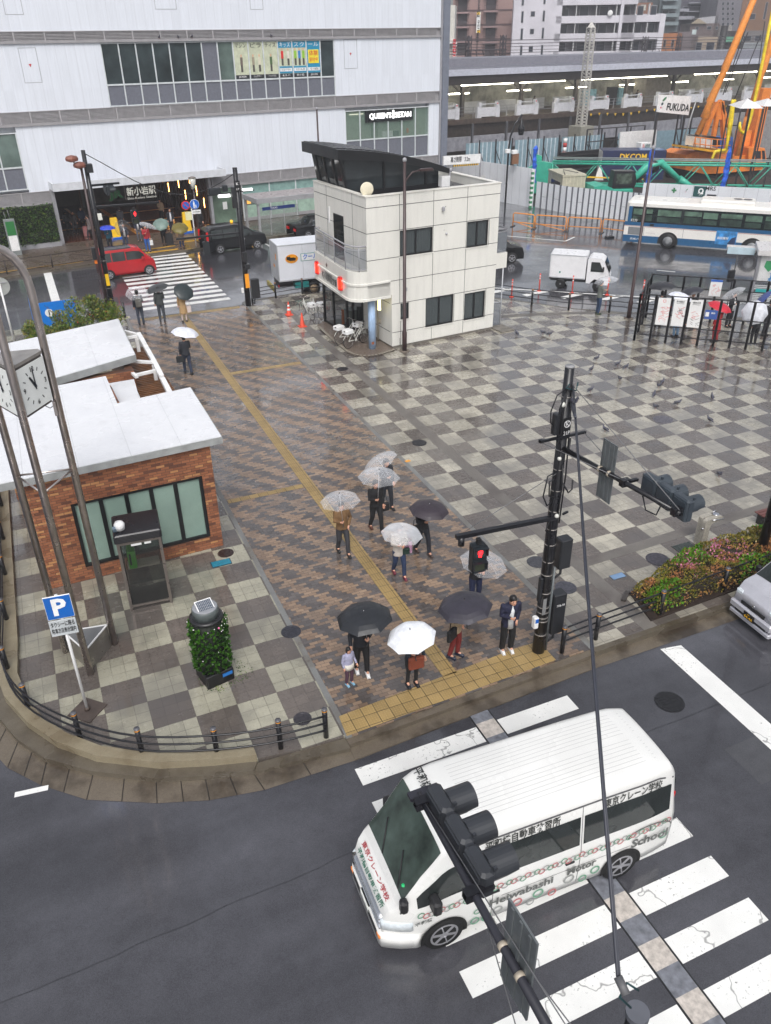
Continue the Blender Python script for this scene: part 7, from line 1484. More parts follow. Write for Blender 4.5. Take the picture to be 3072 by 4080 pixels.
rg = thing('piling_rig','big orange piling rig with two tall booms and a yellow railed platform','crane',(61.0,66.0,-.15))
def rp(x,y,cr=cX,off=0.0): a = RP(*cr(x,y),off); return (a[0],a[1]+.15)
def rpoly(L, y0, y1, m, nm, cr=cX): b = MB(); b.use(m).vprism([rp(*q,cr) for q in L],y0,y1); return b.build(nm,None,rg)
rpoly([(330,860),(480,800),(850,830),(860,880),(1280,860),(1530,890),(1530,1000),(1540,1090),(640,1160),(320,1090)],0,3.5,ORM,'body')
rpoly([(1270,735),(1520,740),(1545,900),(1530,1000),(1260,1000)],-.4,1.8,ORM,'cab'); rpoly([(1365,785),(1455,785),(1455,905),(1370,905)],-.44,-.405,WD,'window'); rpoly([(1475,780),(1515,780),(1530,950),(1485,960)],-.44,-.405,WD,'window')
rpoly([(270,740),(600,790),(650,820),(855,790),(855,750),(640,760),(275,705)],-1.5,1.5,mat('rig_yellow',(.90,.65,.12),.45,var=.15),'platform_deck')
b = MB(); b.use(ORM)
for z_ in (0,1):
 pts = [rp(*q) for q in (((275,700),(300,550),(600,585),(850,600)) if z_ == 0 else ((285,650),(600,690),(850,680)))]
 b.tube([(x,-1.5,z) for x,z in pts],.05,6)
for q in (300,375,460,545,640,750): a = rp(q,720+.05*(q-300)); c_ = rp(q+8,555+.09*(q-300)); b.tube([(a[0],-1.5,a[1]),(c_[0],-1.5,c_[1])],.045,6)
b.build('railing',None,rg)
rpoly([(400,705),(420,560),(612,585),(600,725)],-1.2,.8,WHITE,'control_box'); rpoly([(600,700),(612,585),(745,590),(745,720)],-1.0,.8,mat('rig_dark_box',(.16,.15,.18),.5),'engine_box'); rpoly([(420,548),(600,585),(755,575),(600,540)],-1.3,1.0,BLACK,'box_lid')
rpoly([(330,1090),(560,1150),(900,1200),(1500,1100),(1500,1230),(900,1330),(350,1260)],.2,3.2,RUBBER,'track')
rpoly([(930,800),(950,600),(1040,600),(1280,600),(1270,830)],1.8,3.0,mat('bin_blue',(.12,.38,.72),.4,var=.1),'tank')
def boom(L, radii, y, nm='boom'): b = MB(); b.use(ORB).tube([(rp(*q[:2],q[2])[0],y,rp(*q[:2],q[2])[1]) for q in L],radii,14); return b.build(nm,None,rg)
boom([(505,540,cX),(620,290,cX),(622,270,cX),(1085,975,cD),(1088,965,cD),(1225,665,cD),(1228,650,cD),(1508,-20,cD),(1640,-330,cD)],[.25,.26,.42,.29,.38,.29,.36,.29,.27],.0)
boom([(1010,850,cX),(1150,330,cX),(1160,300,cX),(1372,1140,cD),(1376,1120,cD),(1505,680,cD),(1512,660,cD),(1666,150,cD),(1800,-300,cD)],[.24,.25,.40,.28,.36,.28,.34,.28,.26],-1.0)
b = MB(); b.use(ORM)
for L in (((950,10),(1090,420)),((950,40),(840,640)),((900,50),(700,560)),((985,20),(1010,600))): (a_,c_) = (rp(*L[0]),rp(*L[1])); b.bar((a_[0],.8,a_[1]),(c_[0],.8,c_[1]),.42,.3)
b.vprism([rp(*q) for q in ((900,30),(1000,20),(1080,320),(880,300))],.7,1.1); b.build('mast_frame',None,rg)
b = MB(); b.use(mat('hose_yellow',(.93,.82,.12),.45,var=.15))
for L in (((745,750,cX),(770,600,cX),(800,300,cX),(840,0,cX),(1175,935,cD)),((500,970,cX),(575,770,cX),(740,745,cX)),((780,600,cX),(830,300,cX),(860,0,cX),(1195,940,cD)),((950,320,cX),(960,440,cX),(1010,490,cX),(1070,430,cX),(1110,300,cX),(1180,0,cX),(1405,800,cD),(1470,450,cD),(1560,0,cD))):
 b.tube([(rp(x,y,c_)[0],-1.8,rp(x,y,c_)[1]) for x,y,c_ in L],.15,8)
b.build('hose',None,rg)
b = MB(); b.use(ORM); (a_,c_) = (rp(1590,0),rp(1560,800)); b.box(a_[0]+.4,a_[0]+1.5,1,2.2,c_[1],a_[1]+1); b.box(a_[0]-1.2,a_[0],1,2.0,rp(1500,720)[1],rp(1500,480)[1]); b.build('leader_mast',None,rg)
b = MB(); b.use(STEELD)
for L in (((1550,0,cD),(1240,900,cD)),((1480,300,cD),(1260,880,cD)),((1600,330,cD),(1350,940,cD)),((1640,200,cD),(1540,900,cD))): (a_,c_) = (rp(*L[0]),rp(*L[1])); b.tube([(a_[0],.4,a_[1]),(c_[0],.4,c_[1])],.05,5)
b.build('wire_rope',None,rg)
a_,c_ = RP(*cD(660,890)),RP(*cD(800,1330)); t = thing('guy_rope','pale guy rope running down beside the lettered white sign','rope',(61.0,66.0,0)); b = MB(); b.use(mat('rope_pale',(.66,.66,.66),.5)); b1 = RP(*cD(935,905)); b.tube([(b1[0],-.5,b1[1]),(c_[0],-.5,c_[1])],.06,6); b.build('rope',None,t)
TP = mkplane(1630,235,84)
for i,(L,lab) in enumerate((([(1315,1010),(1445,930),(1540,1015)],'white pointed tent top behind the orange boom on the right'),([(1530,990),(1640,930),(1700,1010)],'white pointed tent top at the right edge behind the rig'))):
 t = thing('tent',lab,'tent',(TP.o.x,TP.o.y,0),TP.a); q = [TP(*cD(*k)) for k in L]; b = MB(); b.use(WHITE); x0,x1 = q[0][0],q[2][0]; z0 = q[0][1]; ax_ = q[1][0]; b.add([(x0,-2,z0),(x1,-2,z0),(x1,2,z0),(x0,2,z0),(ax_,0,q[1][1])],[(0,1,4),(1,2,4),(2,3,4),(3,0,4)]); b.build('canopy',None,t); b = MB(); b.use(STEELD)
 for x in (x0+.1,x1-.1):
  for y in (-1.9,1.9): b = MB(); b.use(STEELD).bar((x,y,0),(x,y,z0),.1); b.build('leg',None,t)
b = MB(); b.use(mat('site_ground',(.16,.14,.13),.7,var=.3)).prism([(40.5,61.2),(46,53),(70,34),(130,20),(130,90),(46,82),(39,74)],-.16,-.145); b.build('construction_ground',kind='structure')
b = MB(); b.use(mat('grey_site_wall',(.55,.54,.54),.5,var=.15)).box(3,30,0,.3,0,5.0); t = b.build('site_wall',label='grey site wall behind the orange piling rig',cat='wall'); t.location = (67,73,-.15); t.rotation_euler = (0,0,R(7))
def interp(x, pts):
 if x <= pts[0][0]: return pts[0][1]
 for (x0,y0),(x1,y1) in zip(pts, pts[1:]):
  if x <= x1: return y0+(y1-y0)*(x-x0)/(x1-x0) if x1 > x0 else y1
 return pts[-1][1]
class Car:
 """shell over side profile: x forward, side sections with tumblehome, round roof edge"""
 def __init__(s, label, cat, name, loc, rz, L, W, top, belt, bottom=.28, tumble=.12, plan=.10, rc=.10, group=None):
  s.t = thing(name,label,cat,loc,rz,group); s.L=L; s.W=W; s.top=top; s.belt=belt; s.bot=bottom; s.tum=tumble; s.plan=plan; s.planr=min(plan,.09); s.rc=rc
 def hw(s, x):
  L = s.L; d = min(x, L-x); e = s.planr if x < L/2 else s.plan
  k = 1.0 if d > .9 else 1-e*(1-max(0,d)/.9)**2.2
  return s.W/2*k
 def S(s, x, v, off=0.0):
  """v 0..1 sill to belt, 1..2 belt to roof edge, 2..3 roof edge to centre"""
  zt = interp(x, s.top); zb = min(s.belt if not callable(s.belt) else s.belt(x), zt-.04); w = s.hw(x); H = max(.02, zt-zb)
  tum = s.tum*min(1, H/.6); rc = min(s.rc, H*.5)
  if v <= 1: z = s.bot+(zb-s.bot)*v; y = w-.03*(1-v)**2-.02*v*v+off
  elif v <= 2: t = v-1; z = zb+(zt-rc-zb)*t; y = w-.02-tum*t+off
  else:
   t = v-2; ye = w-.02-tum
   if t < .25: a = t/.25*pi/2; y = ye-rc+rc*math.cos(a)+off*math.cos(a); z = zt-rc+rc*math.sin(a)+off*math.sin(a)
   else: q = (t-.25)/.75; y = (ye-rc)*(1-q); z = zt+off+.03*(1-(1-q)**2)
  return (x, y, z)
 def patch(s, xs, vs, m, nm, off=0.0, sides=(1,-1), parent=None, back=0.0):
  if len(sides) == 2 and nm != 'body' and vs[-1] < 2.9: s.patch(xs,vs,m,nm,off,(-1,),parent); sides = (1,)
  b = MB(); b.use(m); nx, nv = len(xs), len(vs)
  for sd in sides:
   P = []
   for x in xs:
    for v in vs: p = s.S(x,v,off); P.append((p[0],p[1]*sd,p[2]))
   F = [(i*nv+j,(i+1)*nv+j,(i+1)*nv+j+1,i*nv+j+1) for i in range(nx-1) for j in range(nv-1)]
   b.add(P, [f if sd > 0 else f[::-1] for f in F], True)
  return b.build(nm,None,parent or s.t)
 def body(s, m, n=46, nm='body', roofm=None):
  xs = sorted(set([s.L*i/n for i in range(n+1)]+[p[0] for p in s.top if 0 <= p[0] <= s.L]))
  vs = [0,.2,.5,.8,1,1.33,1.66,2,2.06,2.12,2.19,2.25,2.5,2.75,3]
  o = s.patch(xs,vs,m,nm); me = o.data
  bm = bmesh.new(); bm.from_mesh(me); bmesh.ops.remove_doubles(bm, verts=bm.verts, dist=.004)
  es_ = [e for e in bm.edges if e.is_boundary]; 
  bmesh.ops.holes_fill(bm, edges=es_, sides=0); bmesh.ops.recalc_face_normals(bm, faces=bm.faces); bm.to_mesh(me); bm.free()
  return o
 def wheel(s, x, r=.33, w=.2, rim=None, sd=1, spokes=5, y=None, arch=True, rimr=.66):
  yy = (y if y is not None else s.hw(x))*sd
  if arch:
   b = MB(); b.use(mat('wheel_arch_dark',(.05,.05,.055),.7)); vs = []; n = 18; ro = r*1.17
   for i in range(n+1): a = pi*i/n; vs += [(x+ro*math.cos(a),yy+.004*sd,r+ro*math.sin(a))]
   vs += [(x-ro,yy+.004*sd,s.bot),(x+ro,yy+.004*sd,s.bot)]; b.add(vs,[tuple(range(len(vs)))]); b.build('wheel_arch',None,s.t)
  b = MB(); b.use(RUBBER); yo = yy+.012*sd; yi = yo-w*sd; b.lathe([(r*.6,yi),(r*.93,yi),(r,yi+.03*sd),(r,yo-.03*sd),(r*.94,yo),(r*.68,yo)],24,(x,0,r),ax='y'); o = b.build('wheel',None,s.t)
  b = MB(); rm = rim or ALU; b.use(mat('rim_dark',(.10,.10,.11),.4)).disc((x,yo-.03*sd,r),r*.68,'y',20,.01); b.use(rm); b.disc((x,yo-.004*sd,r),r*.70,'y',24,.012,r*.60); b.disc((x,yo-.006*sd,r),r*.18,'y',12,.03)
  for k in range(spokes): a = 2*pi*k/spokes+.3; b.bar((x+r*.1*math.cos(a),yo-.008*sd,r+r*.1*math.sin(a)),(x+r*.64*math.cos(a),yo-.008*sd,r+r*.64*math.sin(a)),.02,r*.17)
  b.build('rim',None,o); return o
CARGL = mat('car_glass',(.16,.18,.18),.05,var=.25,scale=1.5); HEADL = mat('headlight_glass',(.80,.83,.85),.1,var=.1,scale=10); TAILR = mat('tail_light_red',(.75,.06,.07),.25,emit=(1,.05,.05),estr=.05); CHROME = mat('chrome_trim',(.75,.76,.78),.15,.9); PLAST = mat('plastic_dark',(.13,.13,.14),.5); SEATM = mat('seat_grey',(.25,.25,.27),.7)
VW = mat('van_white_paint',(.88,.88,.87),.28,var=.05,scale=.8)
vr = Vector((7.14,6.5)); vf = Vector((3.79,6.64)); hd = math.atan2(vf.y-vr.y,vf.x-vr.x)
LV = 5.2; dv_ = Vector((math.cos(hd),math.sin(hd))); off_r = 1.03
near_side = Vector((dv_.y,-dv_.x))   # right-hand side of travel
cl = vr-dv_*off_r+Vector((-dv_.y,dv_.x))*(-.94)*(1 if True else -1)
VS = 1.035; lo = vr-dv_*off_r*VS - Vector((-dv_.y,dv_.x))*.94*VS
topv = [(0,1.75),(.06,2.02),(.16,2.17),(.45,2.235),(1.5,2.26),(3.8,2.25),(4.12,2.20),(4.28,2.10),(4.60,1.66),(4.92,1.22),(4.98,1.12),(5.10,1.02),(5.17,.86),(5.2,.62)]
V = Car('white driving school minibus with lettering and coloured rings crossing the zebra','minibus','minibus',(lo.x,lo.y,-.15),hd,LV,1.88,topv,lambda x: 1.10-.02*max(0,x-3.2),.26,.13,.30,.15)
V.body(VW); V.t.scale = (VS,VS,VS)
for k in range(7):
 v = 2.36+.64*k/7; V.patch([.35+.3*i for i in range(12)],[v-.004,v+.004],mat('roof_rib_shadow',(.70,.70,.70),.4),'roof_rib',.005)
V.patch([.1+.35*i for i in range(12)],[1.93,1.965],mat('drip_rail_dark',(.35,.35,.36),.4),'drip_rail',.008)
V.patch([.14,.18,.23,.3,.4,.55,.8,1.3,1.85],[1.16,1.35,1.55,1.74],CARGL,'side_window',.007); V.patch([1.92,2.3,2.8,3.3,3.42],[1.16,1.35,1.55,1.74],CARGL,'side_window',.007)
b = V.patch([3.5,3.7,3.95,4.2,4.3,4.4,4.5,4.6,4.7],[1.14,1.3,1.5,1.72],CARGL,'front_door_window',.006)
V.patch([4.29,4.35,4.42,4.5,4.60,4.68,4.76,4.84,4.90],[2.14,2.2,2.3,2.5,2.8,3.0],mat('windscreen_green_grey',(.25,.30,.28),.06,var=.45,scale=1.6),'windscreen',.008)
for a_,c_ in ((1.88,1.0),(3.45,.9)): V.patch([a_,a_+.012],[.1,.5,1,1.4,1.8,1.93],mat('door_gap',(.30,.30,.31),.5),'door_gap',.004)
V.patch([0.9+.4*k for k in range(7)],[.60,.612],mat('door_gap',(.30,.30,.31),.5),'trim_line',.004)
for sd in (1,-1):
 V.wheel(1.03,.34,.22,None,sd,6); V.wheel(4.28,.34,.22,None,sd,6)
def arcx(y, x0=5.2, k=.35): q = (1-min(abs(y),.93)/.94)/.30; return x0-(.9*(1-min(1,q)**(1/2.2)) if q < 1 else 0)
def nose(z0,z1,ya,yb,m,nm,out=.012,par=None,x0=5.2,k=.35,n=10):
 b = MB(); b.use(m); P = []
 for i in range(n+1):
  y = ya+(yb-ya)*i/n; x = arcx(y,x0,k); P += [(x+out,y,z0),(x+out,y,z1),(x-.08,y,z0),(x-.08,y,z1)]
 F = []
 for i in range(n): a = 4*i; F += [(a,a+4,a+5,a+1),(a+1,a+5,a+7,a+3),(a,a+2,a+6,a+4),(a+2,a+3,a+7,a+6)]
 F += [(0,1,3,2),(4*n,4*n+2,4*n+3,4*n+1)]; b.add(P,F,True); return b.build(nm,None,par or V.t)
nose(.18,.50,-.90,.90,VW,'bumper',.05,n=24); nose(.30,.44,-.55,.55,PLAST,'intake',.055); nose(.62,.76,-.55,.55,mat('grille_dark',(.16,.16,.17),.3),'grille',.03,x0=5.2); 
for z in (.56,.70,.79): nose(z,z+.03,-.62,.62,CHROME,'chrome_bar',.04)
for sd in (1,-1): nose(.60,.80,.60*sd,.86*sd,HEADL,'headlight',.015); nose(.36,.42,.56*sd,.66*sd,mat('fog_orange',(.95,.55,.25),.3),'indicator',.06)
nose(.36,.50,-.18,.18,mat('plate_white',(.85,.86,.84),.4),'number_plate',.065)
for sd in (1,-1):
 b = MB(); b.use(PLAST); b.bbox(4.38,4.52,.96*sd-.12,.96*sd+.12,1.12,1.36,.03); b.build('mirror',None,V.t)
b = MB(); b.use(PLAST); b.bbox(4.86,4.98,.78,.92,1.2,1.42,.03); b.tube([(4.95,.8,1.05),(4.92,.85,1.25)],.015,6); b.build('mirror',None,V.t)
b = MB(); b.use(PLAST)
for y0 in (.55,-.1): a_ = V.S(4.9,2.9,.02); b.tube([(4.9,y0,a_[2]),(4.66,y0-.35,V.S(4.66,2.9,.03)[2])],.012,5)
b.build('wiper',None,V.t)
for sd in (1,-1): b = MB(); b.use(TAILR).box(-.006,.10,.70*sd-.06,.70*sd+.06,.95,1.5); b.build('tail_light',None,V.t)
b = MB(); b.use(CARGL).box(-.012,.02,-.7,.7,1.2,1.75); b.build('rear_window',None,V.t)
for sd in (1,-1):
 for x_ in (2.0,3.35): b = MB(); b.use(PLAST).box(x_,x_+.16,V.hw(x_)*sd-.012,V.hw(x_)*sd+.012,.92,.96); b.build('door_handle',None,V.t)
LG = mat('van_letter_grey',(.36,.37,.36),.4); RINGS = [mat('ring_red',(.72,.42,.43),.4),mat('ring_green',(.42,.60,.50),.4),mat('ring_grey',(.60,.61,.60),.4)]
def side_text(tx, x, z, h, w, m=LG, yo=.012, sd=1, bold=.02, tilt=0.0):
 o = text(tx,h,m,V.t,(0,0,0),bold=bold,width=w); v_y = V.hw(x)+yo-(0 if z < 1.1 else .02+.13*(z-1.1)/1.0); o.matrix_basis = Matrix.Translation((x,v_y*sd,z)) @ (Matrix.Rotation(pi if sd > 0 else 0,4,'Z')) @ Matrix.Rotation(R(90)+(-tilt if z > 1.1 else 0),4,'X'); return o
for sd in (1,-1):
 side_text('東京クレーン学校',.95,1.93,.14,1.1,mat('van_letter_dark',(.20,.21,.20),.4),.012,sd,tilt=.13); side_text('平和橋自動車教習所',2.95,1.93,.14,1.3,mat('van_letter_dark',(.20,.21,.20),.4),.012,sd,tilt=.13)
 side_text('Heiwabashi',2.95,.70,.17,1.15,LG,.012,sd,.03); side_text('Motor',1.85,.74,.17,.55,LG,.012,sd,.03); side_text('School',.52,.80,.20,.72,LG,.012,sd,.035)
 side_text('平和橋',4.62,.80,.07,.3,LG,.0,sd)
 b = MB(); b.use(LG); 
 cx = .55; pts = [(cx+.42*math.cos(a),.98+.16*math.sin(a)) for a in [pi*i/12 for i in range(13)]]
 for i in range(12): b.bar((pts[i][0],V.hw(cx)*sd+.008*sd-.0,pts[i][1]),(pts[i+1][0],V.hw(cx)*sd+.008*sd,pts[i+1][1]),.01,.018)
 b.bar((cx,V.hw(cx)*sd+.008*sd,1.12),(cx,V.hw(cx)*sd+.008*sd,.98),.01,.015); b.build('car_outline',None,V.t)
 for mI,rm in enumerate(RINGS):
  b = MB(); b.use(rm)
  for k in range(56):
   if k % 3 != mI: continue
   x = .15+k*.082; 
   if x > 4.9: continue
   z = 1.02-.012*math.sin(k*1.7)-(0 if x < 3.4 else (x-3.4)*.06)+(.03 if k % 2 else 0); b.disc((x,(V.hw(x)+.004)*sd,z),.062,'y',14,.006,.046)
  b.build('ring_chain',None,V.t)
 rl = [(.18,.66,.09,1),(.62,.42,.08,2),(.88,.50,.08,0),(1.55,.50,.09,1),(1.78,.40,.08,1),(2.05,.52,.10,2),(2.35,.34,.08,0),(2.62,.46,.10,1),(2.75,.30,.07,2),(3.0,.44,.09,0),(3.35,.44,.09,2),(3.55,.36,.09,1),(3.75,.38,.08,1),(3.72,.6,.06,1)]
 for mI,rm in enumerate(RINGS):
  b = MB(); b.use(rm)
  for x,z,r_,c_ in rl:
   if c_ == mI and abs(x-1.03) > .42 and (abs(x-4.28) > .45): b.disc((x,(V.hw(x)+.004)*sd,z),r_,'y',18,.006,r_*.72)
  b.build('ring',None,V.t)
o = text('平和橋自動車教習所',.13,mat('van_letter_dark',(.20,.21,.20),.4),V.t,(0,0,0),bold=.02,width=1.35); o.matrix_basis = Matrix.Translation((4.08,0,2.265)) @ Matrix.Rotation(R(11),4,'Y') @ Matrix.Rotation(R(90),4,'Z')
for t_,c_,zz,xx in (('東京クレーン学校',mat('bonnet_red',(.66,.22,.25),.4),1.085,5.06),('平和橋自動車教習所',mat('bonnet_green',(.20,.42,.34),.4),.965,5.145)):
 o = text(t_,.075,c_,V.t,(0,0,0),bold=.02,width=1.1); o.matrix_basis = Matrix.Translation((xx,0,zz)) @ Matrix.Rotation(R(44),4,'Y') @ Matrix.Rotation(R(90),4,'Z')
b = MB(); b.use(mat('sticker_green',(.15,.75,.45),.4)); q = V.S(4.82,2.3,.014); b.ball(q,.035,8,5,(1,1,.6)); b.build('sticker',None,V.t)
b = MB(); b.use(mat('driver_warm',(.60,.42,.32),.6)); q = V.S(4.5,2.75,.012); q2 = V.S(4.3,2.8,.012)
def kei_car():
 hd = math.atan2(.1,1); f_ = Vector((6.75,52.6)); r_ = Vector((4.25,52.35)); hd = math.atan2(f_.y-r_.y,f_.x-r_.x); d = Vector((math.cos(hd),math.sin(hd))); lo = r_-d*.45+Vector((-d.y,d.x))*.74
 top = [(0,1.35),(.05,1.66),(.25,1.73),(2.2,1.74),(2.55,1.68),(3.0,1.12),(3.2,1.02),(3.35,.85),(3.4,.55)]
 c = Car('red compact car with dark roof passing in front of the station entrance','car','car',(lo.x,lo.y,-.15),hd,3.4,1.48,top,lambda x: 1.0,.22,.12,.10,.10)
 c.body(mat('car_red',(.68,.09,.12),.22,var=.06)); c.patch([.12,.4,.9,1.4,2.0,2.45],[2.13,2.25,2.5,3.0],mat('car_roof_dark',(.13,.13,.15),.25),'roof_panel',.008)
 c.patch([.1,.4,.75],[1.08,1.5,1.9],CARGL,'side_window',.006); c.patch([.8,1.2,1.6],[1.08,1.5,1.9],CARGL,'side_window',.006); c.patch([1.66,2.1,2.5,2.75],[1.08,1.5,1.85],CARGL,'side_window',.006); c.patch([2.6,2.75,2.9,3.0],[2.2,2.5,3.0],CARGL,'windscreen',.008)
 for sd in (1,-1):
  c.wheel(.48,.29,.18,None,sd,8); c.wheel(2.93,.29,.18,None,sd,8)
  b = MB(); b.use(HEADL).bbox(3.12,3.36,.50*sd-.12,.50*sd+.14,.78,.9,.03); b.build('headlight',None,c.t); b = MB(); b.use(mat('car_red',(.68,.09,.12),.22)).bbox(2.55,2.7,.80*sd-.07,.80*sd+.07,1.02,1.18,.02); b.build('mirror',None,c.t)
  b = MB(); b.use(TAILR).box(-.01,.05,.62*sd-.08,.62*sd+.06,.8,1.15); b.build('tail_light',None,c.t)
 c.patch([.78,.79],[.1,1],mat('door_gap_red',(.30,.05,.06),.5),'door_gap',.004); c.patch([1.63,1.64],[.1,1],mat('door_gap_red',(.30,.05,.06),.5),'door_gap',.004)
kei_car()
CBL = mat('taxi_black_paint',(.06,.06,.07),.16,var=.1)
def tall_taxi(f_, r_, label, group=None):
 hd = math.atan2(f_.y-r_.y,f_.x-r_.x); d = Vector((math.cos(hd),math.sin(hd))); lo = r_-d*.85+Vector((-d.y,d.x))*.84
 top = [(0,1.0),(.06,1.45),(.25,1.68),(.6,1.75),(2.3,1.76),(2.8,1.66),(3.55,1.14),(3.9,1.06),(4.3,.92),(4.4,.55)]
 c = Car(label,'taxi','taxi',(lo.x,lo.y,-.15),hd,4.4,1.69,top,lambda x: .98+.0*x,.24,.14,.12,.10,group)
 c.body(CBL); c.patch([.35,.7,1.15],[1.08,1.5,1.88],CARGL,'side_window',.006); c.patch([1.2,1.6,2.1],[1.06,1.5,1.88],CARGL,'side_window',.006); c.patch([2.16,2.6,3.0,3.25],[1.06,1.45,1.85],CARGL,'side_window',.006); c.patch([2.85,3.1,3.35,3.52],[2.2,2.5,3.0],CARGL,'windscreen',.008)
 for sd in (1,-1):
  c.wheel(.85,.31,.19,None,sd,5); c.wheel(3.6,.31,.19,None,sd,5)
  b = MB(); b.use(TAILR).bbox(-.015,.12,.74*sd-.06,.74*sd+.06,.85,1.5,.02); b.build('tail_light',None,c.t); b = MB(); b.use(HEADL).bbox(4.05,4.34,.60*sd-.12,.60*sd+.12,.74,.88,.03); b.build('headlight',None,c.t)
  b = MB(); b.use(CBL).bbox(2.95,3.1,.92*sd-.07,.92*sd+.07,1.0,1.16,.02); b.build('mirror',None,c.t)
 b = MB(); b.use(mat('roof_lamp_amber',(.95,.72,.15),.3,emit=(1,.75,.15),estr=.5)).ball((2.2,0,1.86),.13,10,6,(.8,1,.9)); b.build('roof_lamp',None,c.t)
 for sd in (-1,1):
  o = text('TAXI',.09,WHL,c.t,(0,0,0),width=.4); o.matrix_basis = Matrix.Translation((2.5,(c.hw(2.5)+.008)*sd,.8)) @ Matrix.Rotation(pi if sd > 0 else 0,4,'Z') @ Matrix.Rotation(R(90),4,'X')
 b = MB(); b.use(CHROME); b.use(mat('plate_white',(.85,.86,.84),.4)).box(4.39,4.41,-.17,.17,.42,.58); b.build('number_plate',None,c.t)
 return c
tall_taxi(Vector((14.85,56.55)),Vector((12.08,56.1)),'tall black taxi with amber roof lamp beside the grey taxi shelter')
tall_taxi(Vector((28.65,45.1)),Vector((25.9,46.0)),'black taxi partly hidden behind the right side of the police box')
def sedan():
 p = G(*c2(1290,905),.5); hd = R(8); lo = Vector((17.9,58.4))
 top = [(0,.95),(.05,1.02),(1.0,1.05),(1.45,1.40),(1.9,1.48),(2.9,1.48),(3.6,1.02),(4.5,.92),(4.65,.6)]
 c = Car('older black saloon taxi with chrome window trim behind the delivery truck','taxi','taxi',(lo.x,lo.y,-.15),hd,4.65,1.7,top,lambda x: .95,.24,.14,.06,.10)
 c.body(CBL); c.patch([1.35,1.7,2.1],[1.1,1.5,1.85],CARGL,'side_window',.012); c.patch([2.2,2.6,3.0,3.3],[1.1,1.5,1.85],CARGL,'side_window',.012); c.patch([1.3,1.7,2.3,3.0,3.35],[1.0,1.07],CHROME,'chrome_trim',.01); c.patch([1.4,1.7,2.2,2.8,3.2],[1.88,1.96],CHROME,'chrome_trim',.01); c.patch([3.0,3.3,3.55],[2.2,2.6,3],CARGL,'windscreen',.008); c.patch([1.05,1.2,1.42],[2.2,2.6,3],CARGL,'rear_window',.008)
 for sd in (1,-1): c.wheel(.95,.31,.18,None,sd,6); c.wheel(3.75,.31,.18,None,sd,6); b = MB(); b.use(TAILR).box(-.02,.06,.6*sd-.18,.6*sd+.18,.65,.82); b.build('tail_light',None,c.t); b = MB(); b.use(PLAST).bbox(4.0,4.1,.8*sd-.06,.8*sd+.06,1.0,1.12,.02); b.build('mirror',None,c.t)
 b = MB(); b.use(mat('roof_lamp_amber',(.95,.72,.15),.3,emit=(1,.75,.15),estr=.5)).ball((2.4,0,1.6),.14,10,6,(.8,1,.9)); b.build('roof_lamp',None,c.t)
sedan()
def silver():
 nose_ = Vector((14.35,10.75)); hd = R(178); d = Vector((math.cos(hd),math.sin(hd))); L = 3.4; lo = nose_-d*L
 top = [(0,1.5),(.1,1.68),(.5,1.73),(2.0,1.73),(2.3,1.66),(2.85,1.12),(3.15,1.0),(3.35,.80),(3.4,.55)]
 c = Car('silver compact van with black and yellow number plate entering at the right edge','car','car',(lo.x,lo.y,-.15),hd,L,1.48,top,lambda x: .98,.22,.12,.12,.10)
 SV = mat('car_silver',(.74,.74,.77),.25,.3,var=.05); c.body(SV); c.patch([2.32,2.5,2.7,2.84],[2.2,2.4,2.7,3.0],CARGL,'windscreen',.008); c.patch([.2,.6,1.1],[1.08,1.5,1.88],CARGL,'side_window',.006); c.patch([1.2,1.6,2.1,2.55],[1.08,1.5,1.85],CARGL,'side_window',.006)
 for sd in (1,-1):
  c.wheel(.55,.29,.18,None,sd,6); c.wheel(2.8,.29,.18,None,sd,6); b = MB(); b.use(HEADL).bbox(3.02,3.36,.53*sd-.13,.53*sd+.12,.66,.86,.04); b.build('headlight',None,c.t); b = MB(); b.use(PLAST).bbox(2.5,2.62,.82*sd-.07,.82*sd+.07,1.02,1.18,.02); b.build('mirror',None,c.t)
 b = MB(); b.use(PLAST).box(3.37,3.41,-.38,.38,.58,.66); b.box(3.37,3.42,-.5,.5,.30,.40); b.use(CHROME).box(3.38,3.43,-.3,.3,.44,.47); b.ball((3.40,0,.70),.045,10,6,(.3,1,1)); b.build('grille',None,c.t)
 b = MB(); b.use(SV).bbox(3.3,3.46,-.68,.68,.40,.56,.04); b.bbox(3.3,3.44,-.66,.66,.2,.30,.03); b.build('bumper',None,c.t)
 b = MB(); b.use(BLACK).box(3.455,3.475,-.17,.17,.33,.50); pl = b.build('number_plate',None,c.t); YL = mat('plate_yellow_digits',(.98,.75,.10),.4); o = text('44-44',.08,YL,pl,(3.48,0,.39),rot=(R(90),0,R(90)),bold=.02,width=.27); text('481',.035,YL,pl,(3.48,0,.47),rot=(R(90),0,R(90)),width=.1)
 b = MB(); b.use(mat('ornament_white',(.88,.92,.92),.5)).ball((2.62,-.25,1.28),.09,8,5); b.ball((2.62,-.02,1.26),.07,8,5); b.build('dashboard_ornament',None,c.t)
silver()
def boxtruck(name, label, rear, front, L, W, boxh, cab=True, cool=False):
 hd = math.atan2(front.y-rear.y,front.x-rear.x); d = Vector((math.cos(hd),math.sin(hd))); return hd, d
